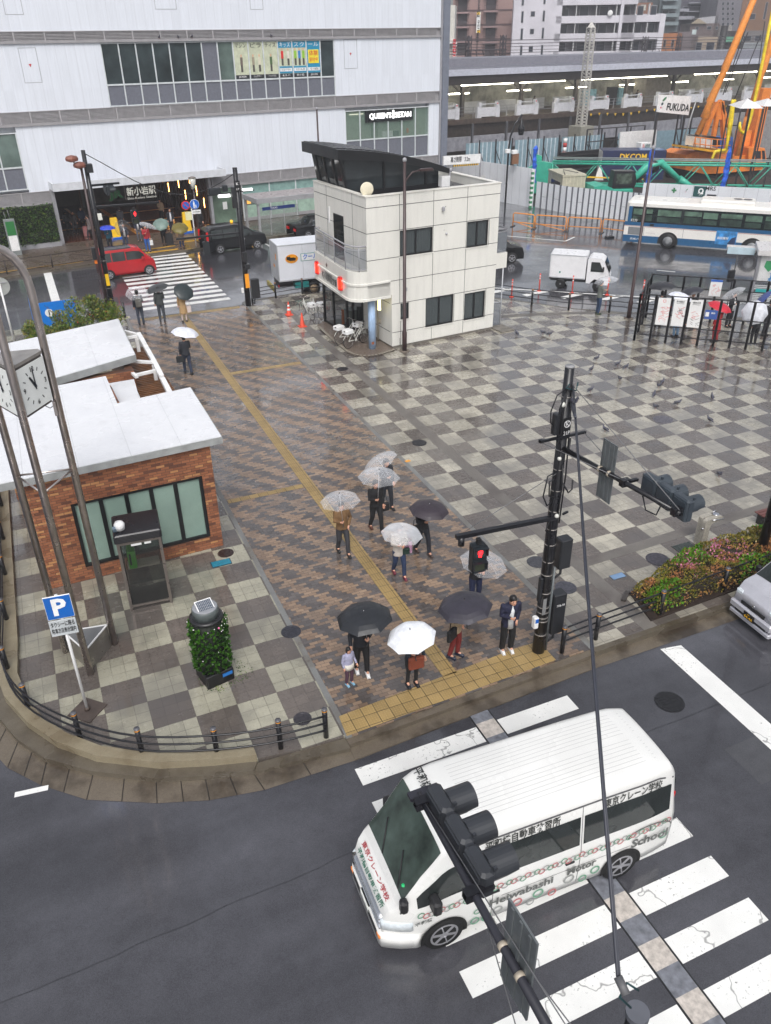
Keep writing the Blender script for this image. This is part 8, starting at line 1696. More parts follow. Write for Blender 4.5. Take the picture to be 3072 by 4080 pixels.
def kei_truck():
 r_ = Vector((27.85,38.75)); f_ = Vector((29.3,37.45)); hd = math.atan2(f_.y-r_.y,f_.x-r_.x); d = Vector((math.cos(hd),math.sin(hd))); lo = r_-d*.62+Vector((-d.y,d.x))*.72
 TW = mat('truck_white',(.88,.88,.89),.3,var=.04); t = thing('delivery_truck','small white box truck driving right in the wet bus circle','truck',(lo.x,lo.y,-.15),hd)
 b = MB(); b.use(TW).bbox(-.05,1.98,-.72,.72,.62,1.95,.03); b.use(mat('box_trim',(.70,.71,.73),.35)); b.box(-.06,1.99,-.735,-.72,.62,.68); b.box(-.06,1.99,-.735,-.72,1.88,1.94); b.box(-.07,-.05,-.72,.72,.62,1.95); b.build('cargo_box',None,t)
 b = MB(); b.use(PLAST); b.box(.0,3.0,-.4,.4,.38,.52); b.box(-.05,1.9,-.68,-.6,.52,.62); b.box(-.05,1.9,.6,.68,.52,.62); b.build('chassis',None,t)
 b = MB(); b.use(TW); b.vprism([(2.05,.42),(2.05,1.72),(2.2,1.84),(2.75,1.82),(2.95,1.68),(3.28,1.02),(3.34,.55),(3.3,.36),(2.95,.36),(2.85,.62),(2.5,.66),(2.25,.40)],-.70,.70); b.build('cab',None,t)
 for sd in (1,-1):
  b = MB(); b.use(CARGL); P = [(2.25,1.08),(2.25,1.62),(2.72,1.62),(2.98,1.08)]; b.vprism(P,.700*sd,.709*sd) if sd > 0 else b.vprism(P,-.709,-.700); b.build('side_window',None,t)
  b = MB(); b.use(HEADL).box(3.26,3.345,.55*sd-.11,.55*sd+.11,.62,.82); b.build('headlight',None,t)
  for x in (.62,2.72):
   b = MB(); b.use(RUBBER).lathe([(.15,.56*sd),(.27,.56*sd),(.28,.58*sd),(.28,.70*sd),(.27,.715*sd),(.18,.715*sd)],20,(x,0,.28),ax='y'); w_ = b.build('wheel',None,t); b = MB(); b.use(mat('steel_rim',(.66,.67,.68),.35,.4)).lathe([(.19,.70*sd),(.15,.69*sd),(.06,.715*sd),(.02,.715*sd)],16,(x,0,.28),ax='y'); b.build('rim',None,w_)
  b = MB(); b.use(PLAST).bbox(2.9,3.0,.82*sd-.05,.82*sd+.05,1.15,1.4,.02); b.build('mirror',None,t)
 b = MB(); b.use(CARGL); b.add([(2.98,-.62,1.655),(2.98,.62,1.655),(3.285,.62,1.06),(3.285,-.62,1.06),(3.0,-.62,1.665),(3.0,.62,1.665),(3.305,.62,1.06),(3.305,-.62,1.06)],[(0,1,2,3),(7,6,5,4),(0,4,5,1),(1,5,6,2),(2,6,7,3),(3,7,4,0)]); b.build('windscreen',None,t)
 b = MB(); b.use(PLAST).box(3.3,3.36,-.6,.6,.38,.5); b.use(mat('plate_yellow',(.85,.78,.25),.4)).box(3.36,3.37,-.15,.15,.4,.52); b.build('bumper',None,t); b = MB(); b.use(mat('logo_teal',(.1,.5,.45),.4)).box(.5,.58,-.738,-.735,.9,1.0); b.build('logo',None,t)
kei_truck()
ct_ = thing('parcel_truck','white parcel truck with cat logo and blue lettering parked left of the police box','truck',(12.62,45.25,-.15),R(-3))
Mt = Matrix()
b = MB(); TW2 = mat('parcel_white',(.86,.87,.90),.32,var=.05,scale=1); b.use(TW2).bbox(0,4.3,-1.45,.35,.95,2.95,.04); b.use(mat('box_trim',(.70,.71,.73),.35)); b.box(-.01,4.3,-1.465,-1.45,.95,1.02); b.box(-.01,4.3,-1.465,-1.45,2.88,2.94); b.box(-.015,0.02,-1.46,.36,.95,2.94); b.box(1.4,1.42,-1.456,-1.45,1.02,2.9); b.box(-.012,-.0,-.56,-.54,1.0,2.9); b.build('cargo_box',None,ct_)
b = MB(); b.use(PLAST).box(0,6,-1.0,-.1,.55,.95); b.use(mat('underbox_teal',(.10,.45,.45),.4)).box(.9,1.7,-1.4,-1.0,.5,.85); b.use(mat('bumper_olive',(.55,.50,.20),.5)).bar((-.3,-1.5,.55),(-.3,.3,.55),.12,.25); b.build('chassis',None,ct_)
for x in (2.0,5.2):
 for sd in (-1.25,.15):
  b = MB(); b.use(RUBBER).lathe([(.2,sd-.12),(.36,sd-.12),(.38,sd-.1),(.38,sd+.1),(.36,sd+.12),(.2,sd+.12)],22,(x,0,.38),ax='y'); w_ = b.build('wheel',None,ct_); b = MB(); b.use(mat('rim_rust',(.62,.54,.44),.5,var=.3,scale=20)).lathe([(.24,sd-.125),(.2,sd-.09),(.1,sd-.135),(.03,sd-.135)],16,(x,0,.38),ax='y'); b.build('rim',None,w_)
b = MB(); b.use(TW2).vprism([(4.5,.5),(4.5,2.1),(5.6,2.1),(6.1,1.3),(6.15,.5)],-1.4,.3); b.build('cab',None,ct_); b = MB(); b.use(CARGL).vprism([(4.8,1.3),(4.8,1.95),(5.5,1.95),(5.85,1.3)],-1.41,-1.40); b.build('window',None,ct_)
b = MB(); b.use(mat('logo_amber',(.92,.60,.10),.4)); pts = [(.78+.36*math.cos(a),2.17+.24*math.sin(a)) for a in [2*pi*i/24 for i in range(24)]]; b.vprism(pts,-1.468,-1.452); lg = b.build('logo_oval',None,ct_)
b = MB(); b.use(BLACK); b.vprism([(.62,2.06),(.98,2.06),(1.02,2.18),(.9,2.24),(.66,2.22)],-1.476,-1.469); b.vprism([(.5,2.12),(.68,2.10),(.70,2.32),(.62,2.28),(.54,2.28),(.48,2.32)],-1.476,-1.469)
for x in (.6,.74,.88,.98): b.bar((x,-1.472,2.08),(x-.05,-1.472,1.99),.03,.008)
b.bar((1.0,-1.472,2.16),(1.08,-1.472,2.30),.035,.008); b.build('cat_shape',None,lg)
b = MB(); b.use(mat('cool_frame_teal',(.15,.50,.50),.4)).box(1.30,2.6,-1.462,-1.452,1.98,2.40); b.use(WHITE).box(1.33,2.57,-1.468,-1.462,2.01,2.37); cp_ = b.build('sign_panel',None,ct_); mtext('クール',.24,mat('cool_blue',(.15,.42,.78),.4),cp_,Matrix(),1.85,-1.472,2.19,width=.86,bold=.03)
b = MB(); b.use(TAILR).box(-.02,.0,-1.3,-1.1,.6,.75); b.use(mat('logo_amber',(.92,.60,.10),.4)).box(-.02,-.014,-1.1,-.9,2.1,2.4); b.box(-.02,-.014,-.7,-.35,1.6,1.75); b.build('rear_marks',None,ct_)
w0 = Vector((40.0,43.9)); w1 = G(*c5(1540,115),.2).xy; hd = math.atan2(w1.y-w0.y,w1.x-w0.x)
hd = math.atan2(G(1660,528,-.15).y-w0.y,G(1660,528,-.15).x-w0.x)
e_l = G(1350,530,.2).xy
hd = R(-47); d = Vector((math.cos(hd),math.sin(hd))); lo = w0-d*3.0+Vector((-d.y,d.x))*0.0
bu = thing('bus','white and blue city bus with dark windows standing in the bus circle','bus',(lo.x,lo.y,-.15),hd)
BW = mat('bus_white',(.88,.87,.85),.3,var=.05,scale=.7); BB = mat('bus_blue',(.13,.34,.50),.3,var=.08); BD = mat('bus_window',(.10,.13,.14),.06,var=.3)
LB = 10.8
def rr(x0,x1,y0,y1,z0,z1,m,nm,b_=.06): b = MB(); b.use(m).bbox(x0,x1,y0,y1,z0,z1,b_); return b.build(nm,None,bu)
b = MB(); b.use(BB).bbox(0,LB,0,2.45,.3,.75,.03); b.use(BW).bbox(.005,LB,0.004,2.446,.7501,1.38,.02); b.use(BB).bbox(0,LB,0,2.45,1.3801,1.62,.02); b.use(BW).bbox(0.01,LB,.01,2.44,1.62,2.98,.16); b.use(BB).box(.18,.42,-.004,.01,1.6,2.62); b.use(mat('bus_red_line',(.62,.20,.25),.4)).box(0,LB,-.006,.0,1.33,1.35); b.build('body',None,bu)
b = MB(); b.use(BD).box(.42,10.4,-.006,.009,1.62,2.62); wn_ = b.build('window_band',None,bu)
ing = glassy('bus_inner_green',(.45,.58,.50),.9,.3)
for k,(x0,x1) in enumerate(((.5,1.1),(1.35,1.75),(2.1,3.6),(3.8,4.9),(5.0,5.9),(6.1,7.4),(7.6,8.6),(8.8,9.9))):
 b = MB(); b.use(mat('bus_interior_green',(.34,.44,.38),.3,var=.5,scale=1.6)).box(x0,x1,-.010,-.0065,2.1+.1*(k%2),2.48); b.use(mat('bus_interior_dim',(.20,.27,.24),.3,var=.5,scale=2)).box(x0,x1,-.010,-.0065,1.72,2.02+.1*(k%2)); b.build('pane',None,wn_)
text('E235',.16,WHL,bu,(.62,-.014,1.72),width=.42)
text('京成バス',.11,WHL,bu,(.9,-.005,.5),width=.8)
b = MB(); b.use(mat('bus_vent_grey',(.48,.49,.50),.4)).box(.3,1.3,-.006,.0,.78,1.28); b.box(1.35,1.37,-.006,0,.78,1.28); b.use(mat('panel_line',(.5,.5,.53),.4)).box(1.5,2.1,-.005,0,.95,.96); b.box(3.9,3.92,-.005,0,.75,1.35); b.use(BLACK).box(1.7,1.95,-.02,0,1.40,1.56); b.build('vent',None,bu)
for x in (3.0,8.3):
 for sd,y in ((1,.0),(-1,2.45)):
  b = MB(); b.use(mat('wheel_arch_dark',(.05,.05,.055),.7)); n = 16; vs = [(x+.66*math.cos(pi*i/n),y-.008*sd,.48+.62*math.sin(pi*i/n)) for i in range(n+1)]+[(x-.66,y-.008*sd,.3),(x+.66,y-.008*sd,.3)]; b.add(vs,[tuple(range(len(vs)))]); b.build('wheel_arch',None,bu)
  b = MB(); b.use(RUBBER).lathe([(.3,y-.03*sd),(.47,y-.03*sd),(.49,y),(.49,y+.26*sd),(.3,y+.26*sd)],24,(x,0,.49),ax='y'); w_ = b.build('wheel',None,bu); b = MB(); b.use(mat('bus_rim',(.60,.61,.62),.35,.4)).lathe([(.32,y-.035*sd),(.28,y-.01*sd),(.18,y-.03*sd),(.05,y-.05*sd)],20,(x,0,.49),ax='y')
  for k in range(8): a = 2*pi*k/8; b.ball((x+.22*math.cos(a),y-.025*sd,.49+.22*math.sin(a)),.025,6,4)
  b.build('rim',None,w_)
rr(4.6,8.0,.4,2.0,2.98,3.22,BW,'roof_unit',.1); b = MB(); b.use(mat('roof_fan',(.35,.35,.36),.5)); b.disc((6.9,1.3,3.225),.28,'z',14,.02); b.disc((7.5,1.3,3.225),.28,'z',14,.02); b.build('fan',None,bu); b = MB(); b.use(BW).lathe([(.35,2.97),(.33,3.03),(.1,3.06)],18,(.9,1.2,0)); b.build('roof_vent',None,bu)
b = MB(); b.use(mat('advert_blue',(.25,.55,.80),.4,var=.4,scale=3)).box(6.0,7.3,-.012,-.007,.55,1.42); b.use(mat('advert_dark',(.15,.22,.35),.4)).vprism([(6.75,.6),(7.25,.6),(7.25,1.1),(7.0,1.0)],-.016,-.0125); ad = b.build('advert',None,bu); mtext('森田建材',.13,WHL,ad,Matrix(),6.45,-.014,.95,width=.7)
b = MB(); b.use(TAILR).box(-.01,.0,.1,.3,.9,1.3); b.use(BD).box(-.012,0,.4,2.0,1.7,2.5); b.build('rear_glass',None,bu)
SKIN = mat('skin',(.80,.60,.50),.5,var=.05); HAIRB = mat('hair_black',(.09,.08,.08),.45,var=.2); SOLE = mat('shoe_sole',(.75,.75,.74),.6); EYE = mat('eye_dark',(.08,.06,.06),.3); LIP = mat('lip',(.62,.36,.34),.5)
def cloth(name, c, v=.14):
 if name in MATS: return MATS[name]
 s = NT(name); n1 = s.noise(9, 4, rough=.7); k = s.ramp(n1, .3, .7, 1-v*1.4, 1+v); s.set(s.mix(1.0, lin(c)[:3], s.comb(k, k, k), 'MULTIPLY'), .8); s.bump(s.noise(14, 3), .5, .02); MATS[name] = s.m; return s.m
def fuse(name, parent, m, fill, vox, extra=None, smooth=2):
 b = MB(); fill(b); o = b.build(name); md = o.modifiers.new('r','REMESH'); md.mode = 'VOXEL'; md.voxel_size = vox
 me = bpy.data.meshes.new_from_object(o.evaluated_get(bpy.context.evaluated_depsgraph_get())); bpy.data.objects.remove(o)
 bm = bmesh.new(); bm.from_mesh(me)
 for _ in range(smooth): bmesh.ops.smooth_vert(bm, verts=bm.verts, factor=.5, use_axis_x=True, use_axis_y=True, use_axis_z=True)
 bm.to_mesh(me); bm.free(); me.materials.clear(); me.materials.append(m); me.polygons.foreach_set('use_smooth',[True]*len(me.polygons)); me.polygons.foreach_set('material_index',[0]*len(me.polygons))
 if extra:
  b = MB(); b.use(m); extra(b); bm = bmesh.new(); bm.from_mesh(me); o0 = len(bm.verts)
  vs = [bm.verts.new(v) for v in b.v]
  for f,mi,sm in zip(b.f,b.mi,b.sm):
   try: nf = bm.faces.new([vs[i] for i in f]); nf.material_index = mi; nf.smooth = sm
   except ValueError: pass
  for mm in b.mats[1:]: me.materials.append(mm)
  bm.to_mesh(me); bm.free()
 o = bpy.data.objects.new(name,me); COL.objects.link(o); o.parent = parent; return o
def person(x, y, face, top, leg, label, h=1.7, arm='umb', walk=0.0, hem=.86, coat=0, skirt=0, hair='short', hairm=None, shoe=(.12,.12,.13), vox=.017, bend=0.0, z=0.0, larm='down', legr=1.0, group=None, inner=None, wd=1.0):
 k = h/1.7; t = thing('person',label,'person',(x,y,z),R(face),group); TM = cloth('cloth_%s' % '_'.join(str(int(c*100)) for c in top),top); LM = cloth('cloth_%s' % '_'.join(str(int(c*100)) for c in leg),leg); SM = mat('shoe_%s' % '_'.join(str(int(c*100)) for c in shoe),shoe,.45)
 V3 = lambda a,b_,c: Vector((a*k,b_*k,c*k)); st = walk; hb = bend
 hip = {s:V3(.09*s,0,.88) for s in (1,-1)}; kn = {1:V3(.10,-.03-.17*st,.49+.01*abs(st)),-1:V3(-.10,-.02+.05*st,.48)}; an = {1:V3(.105,-.30*st+.02,.10),-1:V3(-.105,.26*st+.03,.10+.04*abs(st))}
 sh = {s:V3(.175*s*wd,.01-hb*.12,1.39) for s in (1,-1)}
 A = {'umb':((-.215,-.06,1.13),(-.10,-.27,1.20)),'down':((-.235,.03,1.12),(-.225,-.05,.87)),'phone':((-.22,-.05,1.12),(-.06,-.27,1.17)),'pocket':((-.26,.05,1.13),(-.17,-.06,.92)),'swing':((-.23,.10,1.13),(-.22,.14,.90)),'hold':((-.24,.02,1.1),(-.26,-.12,.92))}
 ar = {-1:[V3(*q) for q in A[arm]],1:[V3(-q[0],q[1],q[2]) for q in A[larm]]}
 nk = V3(0,-.01-hb*.14,1.46); hc = V3(0,-.03-hb*.26,1.585-hb*.02)
 hand = {}
 def limbs(b, s_):
  b.tube([V3(0,0,.86),V3(0,0,.98),V3(0,-.01,1.1),V3(0,-.01-hb*.1,1.28),V3(0,0-hb*.12,1.38),V3(0,0-hb*.13,1.43)],1,14,ell=[(.155*s_*k,.11*s_*k),(.145*s_*k,.10*s_*k),(.135*s_*k,.095*s_*k),(.165*wd*s_*k,.11*s_*k),(.15*wd*s_*k,.09*s_*k),(.06*s_*k,.06*s_*k)])
 def armt(b, s_, r, to=1.0):
  e,wr = ar[s_]; wq = e.lerp(wr,to); b.tube([sh[s_]-V3(.03*s_,0,0),sh[s_],sh[s_].lerp(e,.5),e,e.lerp(wq,.5),wq],[r*1.0*k,r*1.05*k,r*.95*k,r*.86*k,r*.78*k,r*.66*k],10); b.ball(sh[s_],r*1.05*k,10,7)
 def fb(b):
  limbs(b,.93); b.tube([nk-V3(0,0,.06),nk,hc-V3(0,0,.04)],[.055*k,.052*k,.055*k],10); b.ball(hc,.1*k,14,10,(.80,.98,1.22)); b.ball(hc+V3(0,-.025,-.065),.062*k,10,7,(.95,1,.8)); b.ball(hc+V3(0,-.098,-.018),.016*k,6,5,(.8,1,1.4))
  for s_ in (1,-1):
   b.ball(hc+V3(.082*s_,.005,-.01),.022*k,6,5,(.5,.8,1.3)); armt(b,s_,.042); e,wr = ar[s_]; d = (wr-e).normalized(); b.tube([wr-d*.02*k,wr+d*.03*k,wr+d*.085*k],[.026*k,.036*k,.034*k],8)
   b.tube([hip[s_],kn[s_],an[s_]],[.085*k,.055*k,.038*k],10); b.tube([an[s_],an[s_]+V3(0,-.12,-.05)],[.04*k,.032*k],8)
 def face_(b):
  for s_ in (1,-1):
   b.use(EYE).ball(hc+V3(.033*s_,-.088,.008),.0105*k,6,4,(1.3,.5,.7)); b.box(hc.x+(.02*s_-.014)*k+.006*s_*k,hc.x+(.02*s_+.02)*k+.006*s_*k,hc.y-.094*k,hc.y-.084*k,hc.z+.028*k,hc.z+.034*k)
   b.cur = 0; e,wr = ar[s_]; d = (wr-e).normalized(); tip = wr+d*.075*k; side = d.cross(Vector((0,0,1)) if abs(d.z) < .9 else Vector((0,1,0))).normalized(); pal = d.cross(side).normalized()*(1 if s_ > 0 else -1)
   curl = .9 if (s_ < 0 and arm in ('umb','phone')) or (s_ > 0 and larm in ('umb','phone')) else .35
   for i,L in enumerate((.062,.072,.068,.052)):
    o_ = side*(i-1.5)*.018*k; p0 = tip+o_; p1 = p0+(d*math.cos(curl)+pal*math.sin(curl))*L*.5*k; p2 = p1+(d*math.cos(curl*2.2)+pal*math.sin(curl*2.2))*L*.45*k; b.tube([p0-d*.012*k,p0,p1,p2],[.009*k,.0088*k,.008*k,.0062*k],6)
   p0 = wr+d*.02*k+side*.034*k; p1 = p0+(d*.6+side*.55+pal*.4).normalized()*.032*k; p2 = p1+(d*.8+pal*.6).normalized()*.026*k; b.tube([p0,p1,p2],[.011*k,.0095*k,.007*k],6)
   hand[s_] = wr+d*.08*k+pal*.012*k
  b.use(LIP).ball(hc+V3(0,-.088,-.058),.014*k,6,4,(1.5,.5,.45)); b.cur = 0
 bo = fuse('body',t,SKIN,fb,vox*.9*k,face_)
 HM = hm = hairm or HAIRB
 def fh(b):
  b.ball(hc+V3(0,.018,.026),.107*k,14,10,(.86,.98,1.08)); b.ball(hc+V3(0,.045,-.02),.085*k,12,8,(.95,.8,1.2)); b.tube([hc+V3(-.05,-.075,.075),hc+V3(.05,-.075,.075)],.022*k,6)
  if hair == 'long': b.tube([hc+V3(0,.06,.02),hc+V3(0,.09,-.12),hc+V3(0,.09,-.26)],[.09*k,.085*k,.05*k],10)
  if hair == 'bob': b.ball(hc+V3(0,.03,-.03),.112*k,12,8,(.92,.8,1.05))
 fuse('hair',t,hm,fh,.013*k,smooth=2)
 def ft(b):
  hz = hem; L = [V3(0,0,hz),V3(0,0,.98),V3(0,-.01,1.12),V3(0,-.01-hb*.1,1.28),V3(0,-hb*.12,1.39),V3(0,-hb*.13,1.445)]
  if coat: L = [V3(0,0,coat),V3(0,0,(coat+.98)/2)]+L[1:]
  el = [(.185,.145),(.165,.13),(.165,.125),(.19*wd,.132),(.175*wd,.11),(.07,.07)]
  if coat: el = [(.22,.19),(.195,.165)]+el[1:]
  b.tube(L,1,16,ell=[(a_*k,c_*k) for a_,c_ in el])
  for s_ in (1,-1): armt(b,s_,.060,.96)
  if not coat: b.tube([V3(0,0,hz+.01),V3(0,0,hz-.02)],1,16,ell=[(.182*k,.142*k),(.17*k,.13*k)])
 fuse('jacket' if not coat else 'coat',t,TM,ft,vox*k)
 if inner:
  b = MB(); b.use(cloth('inner_%s' % '_'.join(str(int(c*100)) for c in inner),inner)); b.tube([V3(0,-.115,hem-.03),V3(0,-.118,1.1),V3(0,-.112-hb*.1,1.3),V3(0,-.07-hb*.12,1.42)],1,10,ell=[(.075*k,.045*k),(.062*k,.045*k),(.05*k,.042*k),(.02*k,.03*k)]); b.build('shirt',None,t)
 if skirt:
  b = MB(); b.use(LM).tube([V3(0,0,skirt),V3(0,0,.95)],1,18,ell=[(.22*k,.2*k),(.15*k,.12*k)]); b.build('skirt',None,t)
 else:
  def fl(b):
   b.tube([V3(0,0,.83),V3(0,0,.97)],1,12,ell=[(.165*k,.12*k),(.15*k,.11*k)])
   for s_ in (1,-1): b.tube([hip[s_],hip[s_].lerp(kn[s_],.5),kn[s_],kn[s_].lerp(an[s_],.5),an[s_]-V3(0,0,.02)],[.098*k,.088*k,.072*legr*k,.064*legr*k,.058*legr*k],10)
  fuse('trousers',t,LM,fl,vox*.95*k)
 for s_ in (1,-1):
  b = MB(); b.use(SM); a_ = an[s_]; zz = a_.z-.10*k; b.tube([Vector((a_.x,a_.y+.05*k,zz+.05*k)),Vector((a_.x,a_.y,zz+.06*k)),Vector((a_.x,a_.y-.09*k,zz+.045*k)),Vector((a_.x,a_.y-.17*k,zz+.035*k)),Vector((a_.x,a_.y-.195*k,zz+.03*k))],[.038*k,.045*k,.044*k,.036*k,.02*k],10)
  b.use(SOLE if sum(shoe) > 1.6 else SM).tube([Vector((a_.x,a_.y+.06*k,zz+.012*k)),Vector((a_.x,a_.y-.19*k,zz+.012*k))],1,10,ell=[(.042*k,.02*k),(.036*k,.02*k)]) if False else None
  b.box(a_.x-.04*k,a_.x+.04*k,a_.y-.18*k,a_.y+.07*k,zz,zz+.022*k); b.build('shoe',None,t)
 t['_'] = 0; del t['_']
 Mx = Matrix.Translation((x,y,z)) @ Matrix.Rotation(R(face),4,'Z'); return t, {s_: Mx @ hand[s_] for s_ in hand}, Mx, k
def clearmat(name, col, alpha):
 if name in MATS: return MATS[name]
 s = NT(name); s.set(lin(col)[:3], .12); fr = s.n('ShaderNodeLayerWeight'); fr.inputs[0].default_value = .35; s.put(s.b.inputs['Alpha'], s.ramp(s.m_('ADD', fr.outputs['Facing'], s.m_('MULTIPLY', s.noise(5, 3), .3)), .0, 1.1, alpha*.12, min(1, alpha*1.25))); MATS[name] = s.m; return s.m
CLR = clearmat('umbrella_clear_vinyl',(.95,.96,.98),.42); 
def umbrella(hand, uv, label, m=None, col=None, Rr=.56, depth=.20, L=.82, handle=(.15,.15,.16), shaftc=(.82,.82,.84), grp=None):
 best = None
 for i in range(80):
  q = G(uv[0],uv[1],hand.z+.42+.008*i); d = (q-hand).xy.length+(.25*abs((q-hand).length-.75))
  if best is None or d < best[0]: best = (d,q)
 A = best[1]; ax = A-hand; Ln = ax.length
 if Ln > 1.05: A = hand+ax*(1.0/Ln); ax = A-hand; Ln = 1.0
 t = thing('umbrella',label,'umbrella',A,0,grp); t.rotation_mode = 'QUATERNION'; t.rotation_quaternion = ax.to_track_quat('Z','Y')
 m = m or mat('umbrella_%s' % '_'.join(str(int(c*100)) for c in col),col,.45,var=.12,scale=5)
 b = MB(); b.use(m); N = 32; rings = [0,.2,.4,.6,.8,1.0]; vs = []
 for rr_ in rings:
  for j in range(N):
   a = 2*pi*j/N; sc = 1-abs(math.sin(4*a))*.075*rr_; r_ = Rr*math.sin(rr_*1.15)/math.sin(1.15)*sc; vs.append((r_*math.cos(a),r_*math.sin(a),-depth*(rr_**2.1)*1.05+abs(math.sin(4*a))*.012*rr_))
 fs = [((i)*N+j,(i)*N+(j+1)%N,(i+1)*N+(j+1)%N,(i+1)*N+j) for i in range(len(rings)-1) for j in range(N)]
 b.add(vs,fs,False); cn = b.build('canopy',None,t)
 b = MB(); b.use(mat('umbrella_rib',(.70,.70,.72),.35,.3))
 for j in range(8):
  a = 2*pi*j/8; b.tube([(Rr*math.sin(q*1.15)/math.sin(1.15)*.99*math.cos(a),Rr*math.sin(q*1.15)/math.sin(1.15)*.99*math.sin(a),-depth*(q**2.1)*1.05-.006) for q in (0,.35,.7,1)],.0032,4,caps=False); b.tube([(0,0,-.24),(Rr*.5*math.cos(a),Rr*.5*math.sin(a),-depth*.25)],.0028,4,caps=False)
 b.build('ribs',None,t)
 b = MB(); b.use(mat('umbrella_shaft_%d' % int(shaftc[0]*100),shaftc,.3,.4)).tube([(0,0,.05),(0,0,-Ln)],.006,6); b.build('shaft',None,t)
 b = MB(); b.use(mat('umbrella_handle_%d' % int(handle[0]*100),handle,.4)).tube([(0,0,-Ln+.08),(0,0,-Ln-.07),(.02,0,-Ln-.12),(.05,0,-Ln-.13),(.08,0,-Ln-.11)],.012,6); b.tube([(0,0,.03),(0,0,.075)],.010,6); b.build('handle',None,t); return t
def bag(Mx, p, col, label, w_=.32, h_=.26, d_=.1, strap=.22, name='bag', rz=0, tall=False):
 q = Mx @ Vector(p); t = thing(name,label,'bag',q,Mx.to_euler().z+rz); c = cloth('bag_%s' % '_'.join(str(int(v*100)) for v in col),col,.1)
 b = MB(); b.use(c).bbox(-w_/2,w_/2,-d_/2,d_/2,-h_,0,.03); b.build('body',None,t); b = MB(); b.use(c).tube([(-w_*.3,0,-.01),(-w_*.25,0,strap*.8),(0,0,strap),(w_*.25,0,strap*.8),(w_*.3,0,-.01)],.010,6); b.build('strap',None,t); return t
BLK = (.09,.09,.10); NAV = (.13,.14,.22); WUM = (.90,.91,.93); DUM = (.16,.16,.18)
def P_(u, v): q = G(u,v); return q.x, q.y
_,h_,Mx,k = person(7.70,18.65,0,BLK,BLK,'person in black walking towards the road under the nearer of two overlapping clear umbrellas',walk=.7,shoe=(.35,.20,.16)); umbrella(h_[-1],cP(492,200),'clear umbrella overlapping another clear one, nearer to the road of the two',CLR,Rr=.60); bag(Mx,(.27,.0,.88),(.10,.10,.11),'black tote bag of the person under the nearer overlapping clear umbrella')
_,h_,Mx,k = person(8.52,19.75,6,(.14,.15,.18),(.15,.16,.19),'person half hidden behind the one in black, under the farther overlapping clear umbrella',walk=.5); umbrella(h_[-1],cP(478,115),'clear umbrella overlapping another clear one, farther from the road of the two',CLR,Rr=.58)
_,h_,Mx,k = person(6.37,17.91,-4,(.45,.34,.22),(.20,.20,.22),'person in a brown jacket and dark trousers walking left of the yellow line',walk=.6,larm='pocket'); umbrella(h_[-1],cP(242,350),'clear umbrella over the person in the brown jacket',CLR,Rr=.55)
_,h_,Mx,k = person(8.41,16.98,8,(.10,.10,.12),(.12,.13,.17),'person in black walking under a dark purple brown umbrella',walk=.7,shoe=(.28,.22,.20),larm='swing'); umbrella(h_[-1],cP(812,408),'dark purple brown umbrella over the person in black right of the yellow line',col=(.20,.17,.20),Rr=.55); bag(Mx,(-.24,-.02,1.02),(.09,.09,.10),'small black shoulder bag of the person under the purple brown umbrella',.26,.24)
_,h_,Mx,k = person(7.36,16.27,-6,(.74,.71,.68),(.14,.20,.32),'masked woman in an off-white jacket and blue jeans with a white umbrella',h=1.62,walk=.65,hem=.74,shoe=(.42,.16,.22),hair='bob',hairm=mat('hair_brown',(.22,.15,.13),.5),larm='phone'); umbrella(h_[-1],cP(640,560),'translucent white umbrella over the masked woman in the off-white jacket',clearmat('umbrella_milky',(.92,.93,.95),.80),Rr=.55,handle=(.85,.85,.86)); bag(Mx,(.17,-.1,.92),(.10,.20,.16),'small dark green bag across the masked woman in off-white',.2,.17); bag(Mx,(.25,.05,1.0),(.72,.55,.66),'pale pink tote bag on the shoulder of the masked woman in off-white',.28,.34)
b = MB(); b.use(WHITE); q = Mx @ Vector((0,-.115*k,1.53*k)); b.ball((0,0,0),.05*k,10,6,(1,.55,.8)); o = b.build('face_mask',label='white face mask worn by the woman in the off-white jacket',cat='mask'); o.location = q; o.rotation_euler = (0,0,R(-6))
_,h_,Mx,k = person(8.6,14.3,0,(.10,.10,.12),(.13,.16,.28),'person in dark clothes under a clear umbrella behind the red pedestrian signal',larm='phone'); umbrella(h_[-1],cP(1165,745),'clear umbrella seen behind the red pedestrian signal',CLR,Rr=.60)
_,h_,Mx,k = person(7.18,12.72,30,(.62,.54,.44),(.46,.14,.13),'person in a beige jacket and dark red trousers under a charcoal umbrella',h=1.66,walk=.15,hem=.80,shoe=(.15,.17,.24)); umbrella(h_[-1],cP(1032,1018),'charcoal umbrella over the person in beige near the tactile strip',col=(.20,.19,.23),Rr=.62,shaftc=(.35,.3,.28)); bag(Mx,(-.24,-.06,1.02),(.08,.08,.09),'black shoulder bag of the person in the beige jacket',.34,.3)
_,h_,Mx,k = person(8.4,12.38,-10,(.11,.12,.22),(.08,.08,.09),'man without umbrella in a navy jacket and white sneakers beside the black pole',h=1.74,arm='phone',larm='pocket',hem=.80,shoe=(.88,.88,.88),bend=.5,inner=(.86,.87,.88),legr=1.15,wd=1.08)
_,h_,Mx,k = person(4.98,13.1,-8,(.10,.11,.14),(.07,.07,.08),'adult in black with white sneakers beside a small child under a big black umbrella',h=1.72,walk=.3,shoe=(.90,.90,.90),larm='umb',arm='hold'); umbrella(h_[1],cP(395,1085),'big black umbrella over the adult and the child',col=(.13,.14,.16),Rr=.62,depth=.2)
ad_hand = h_[-1]
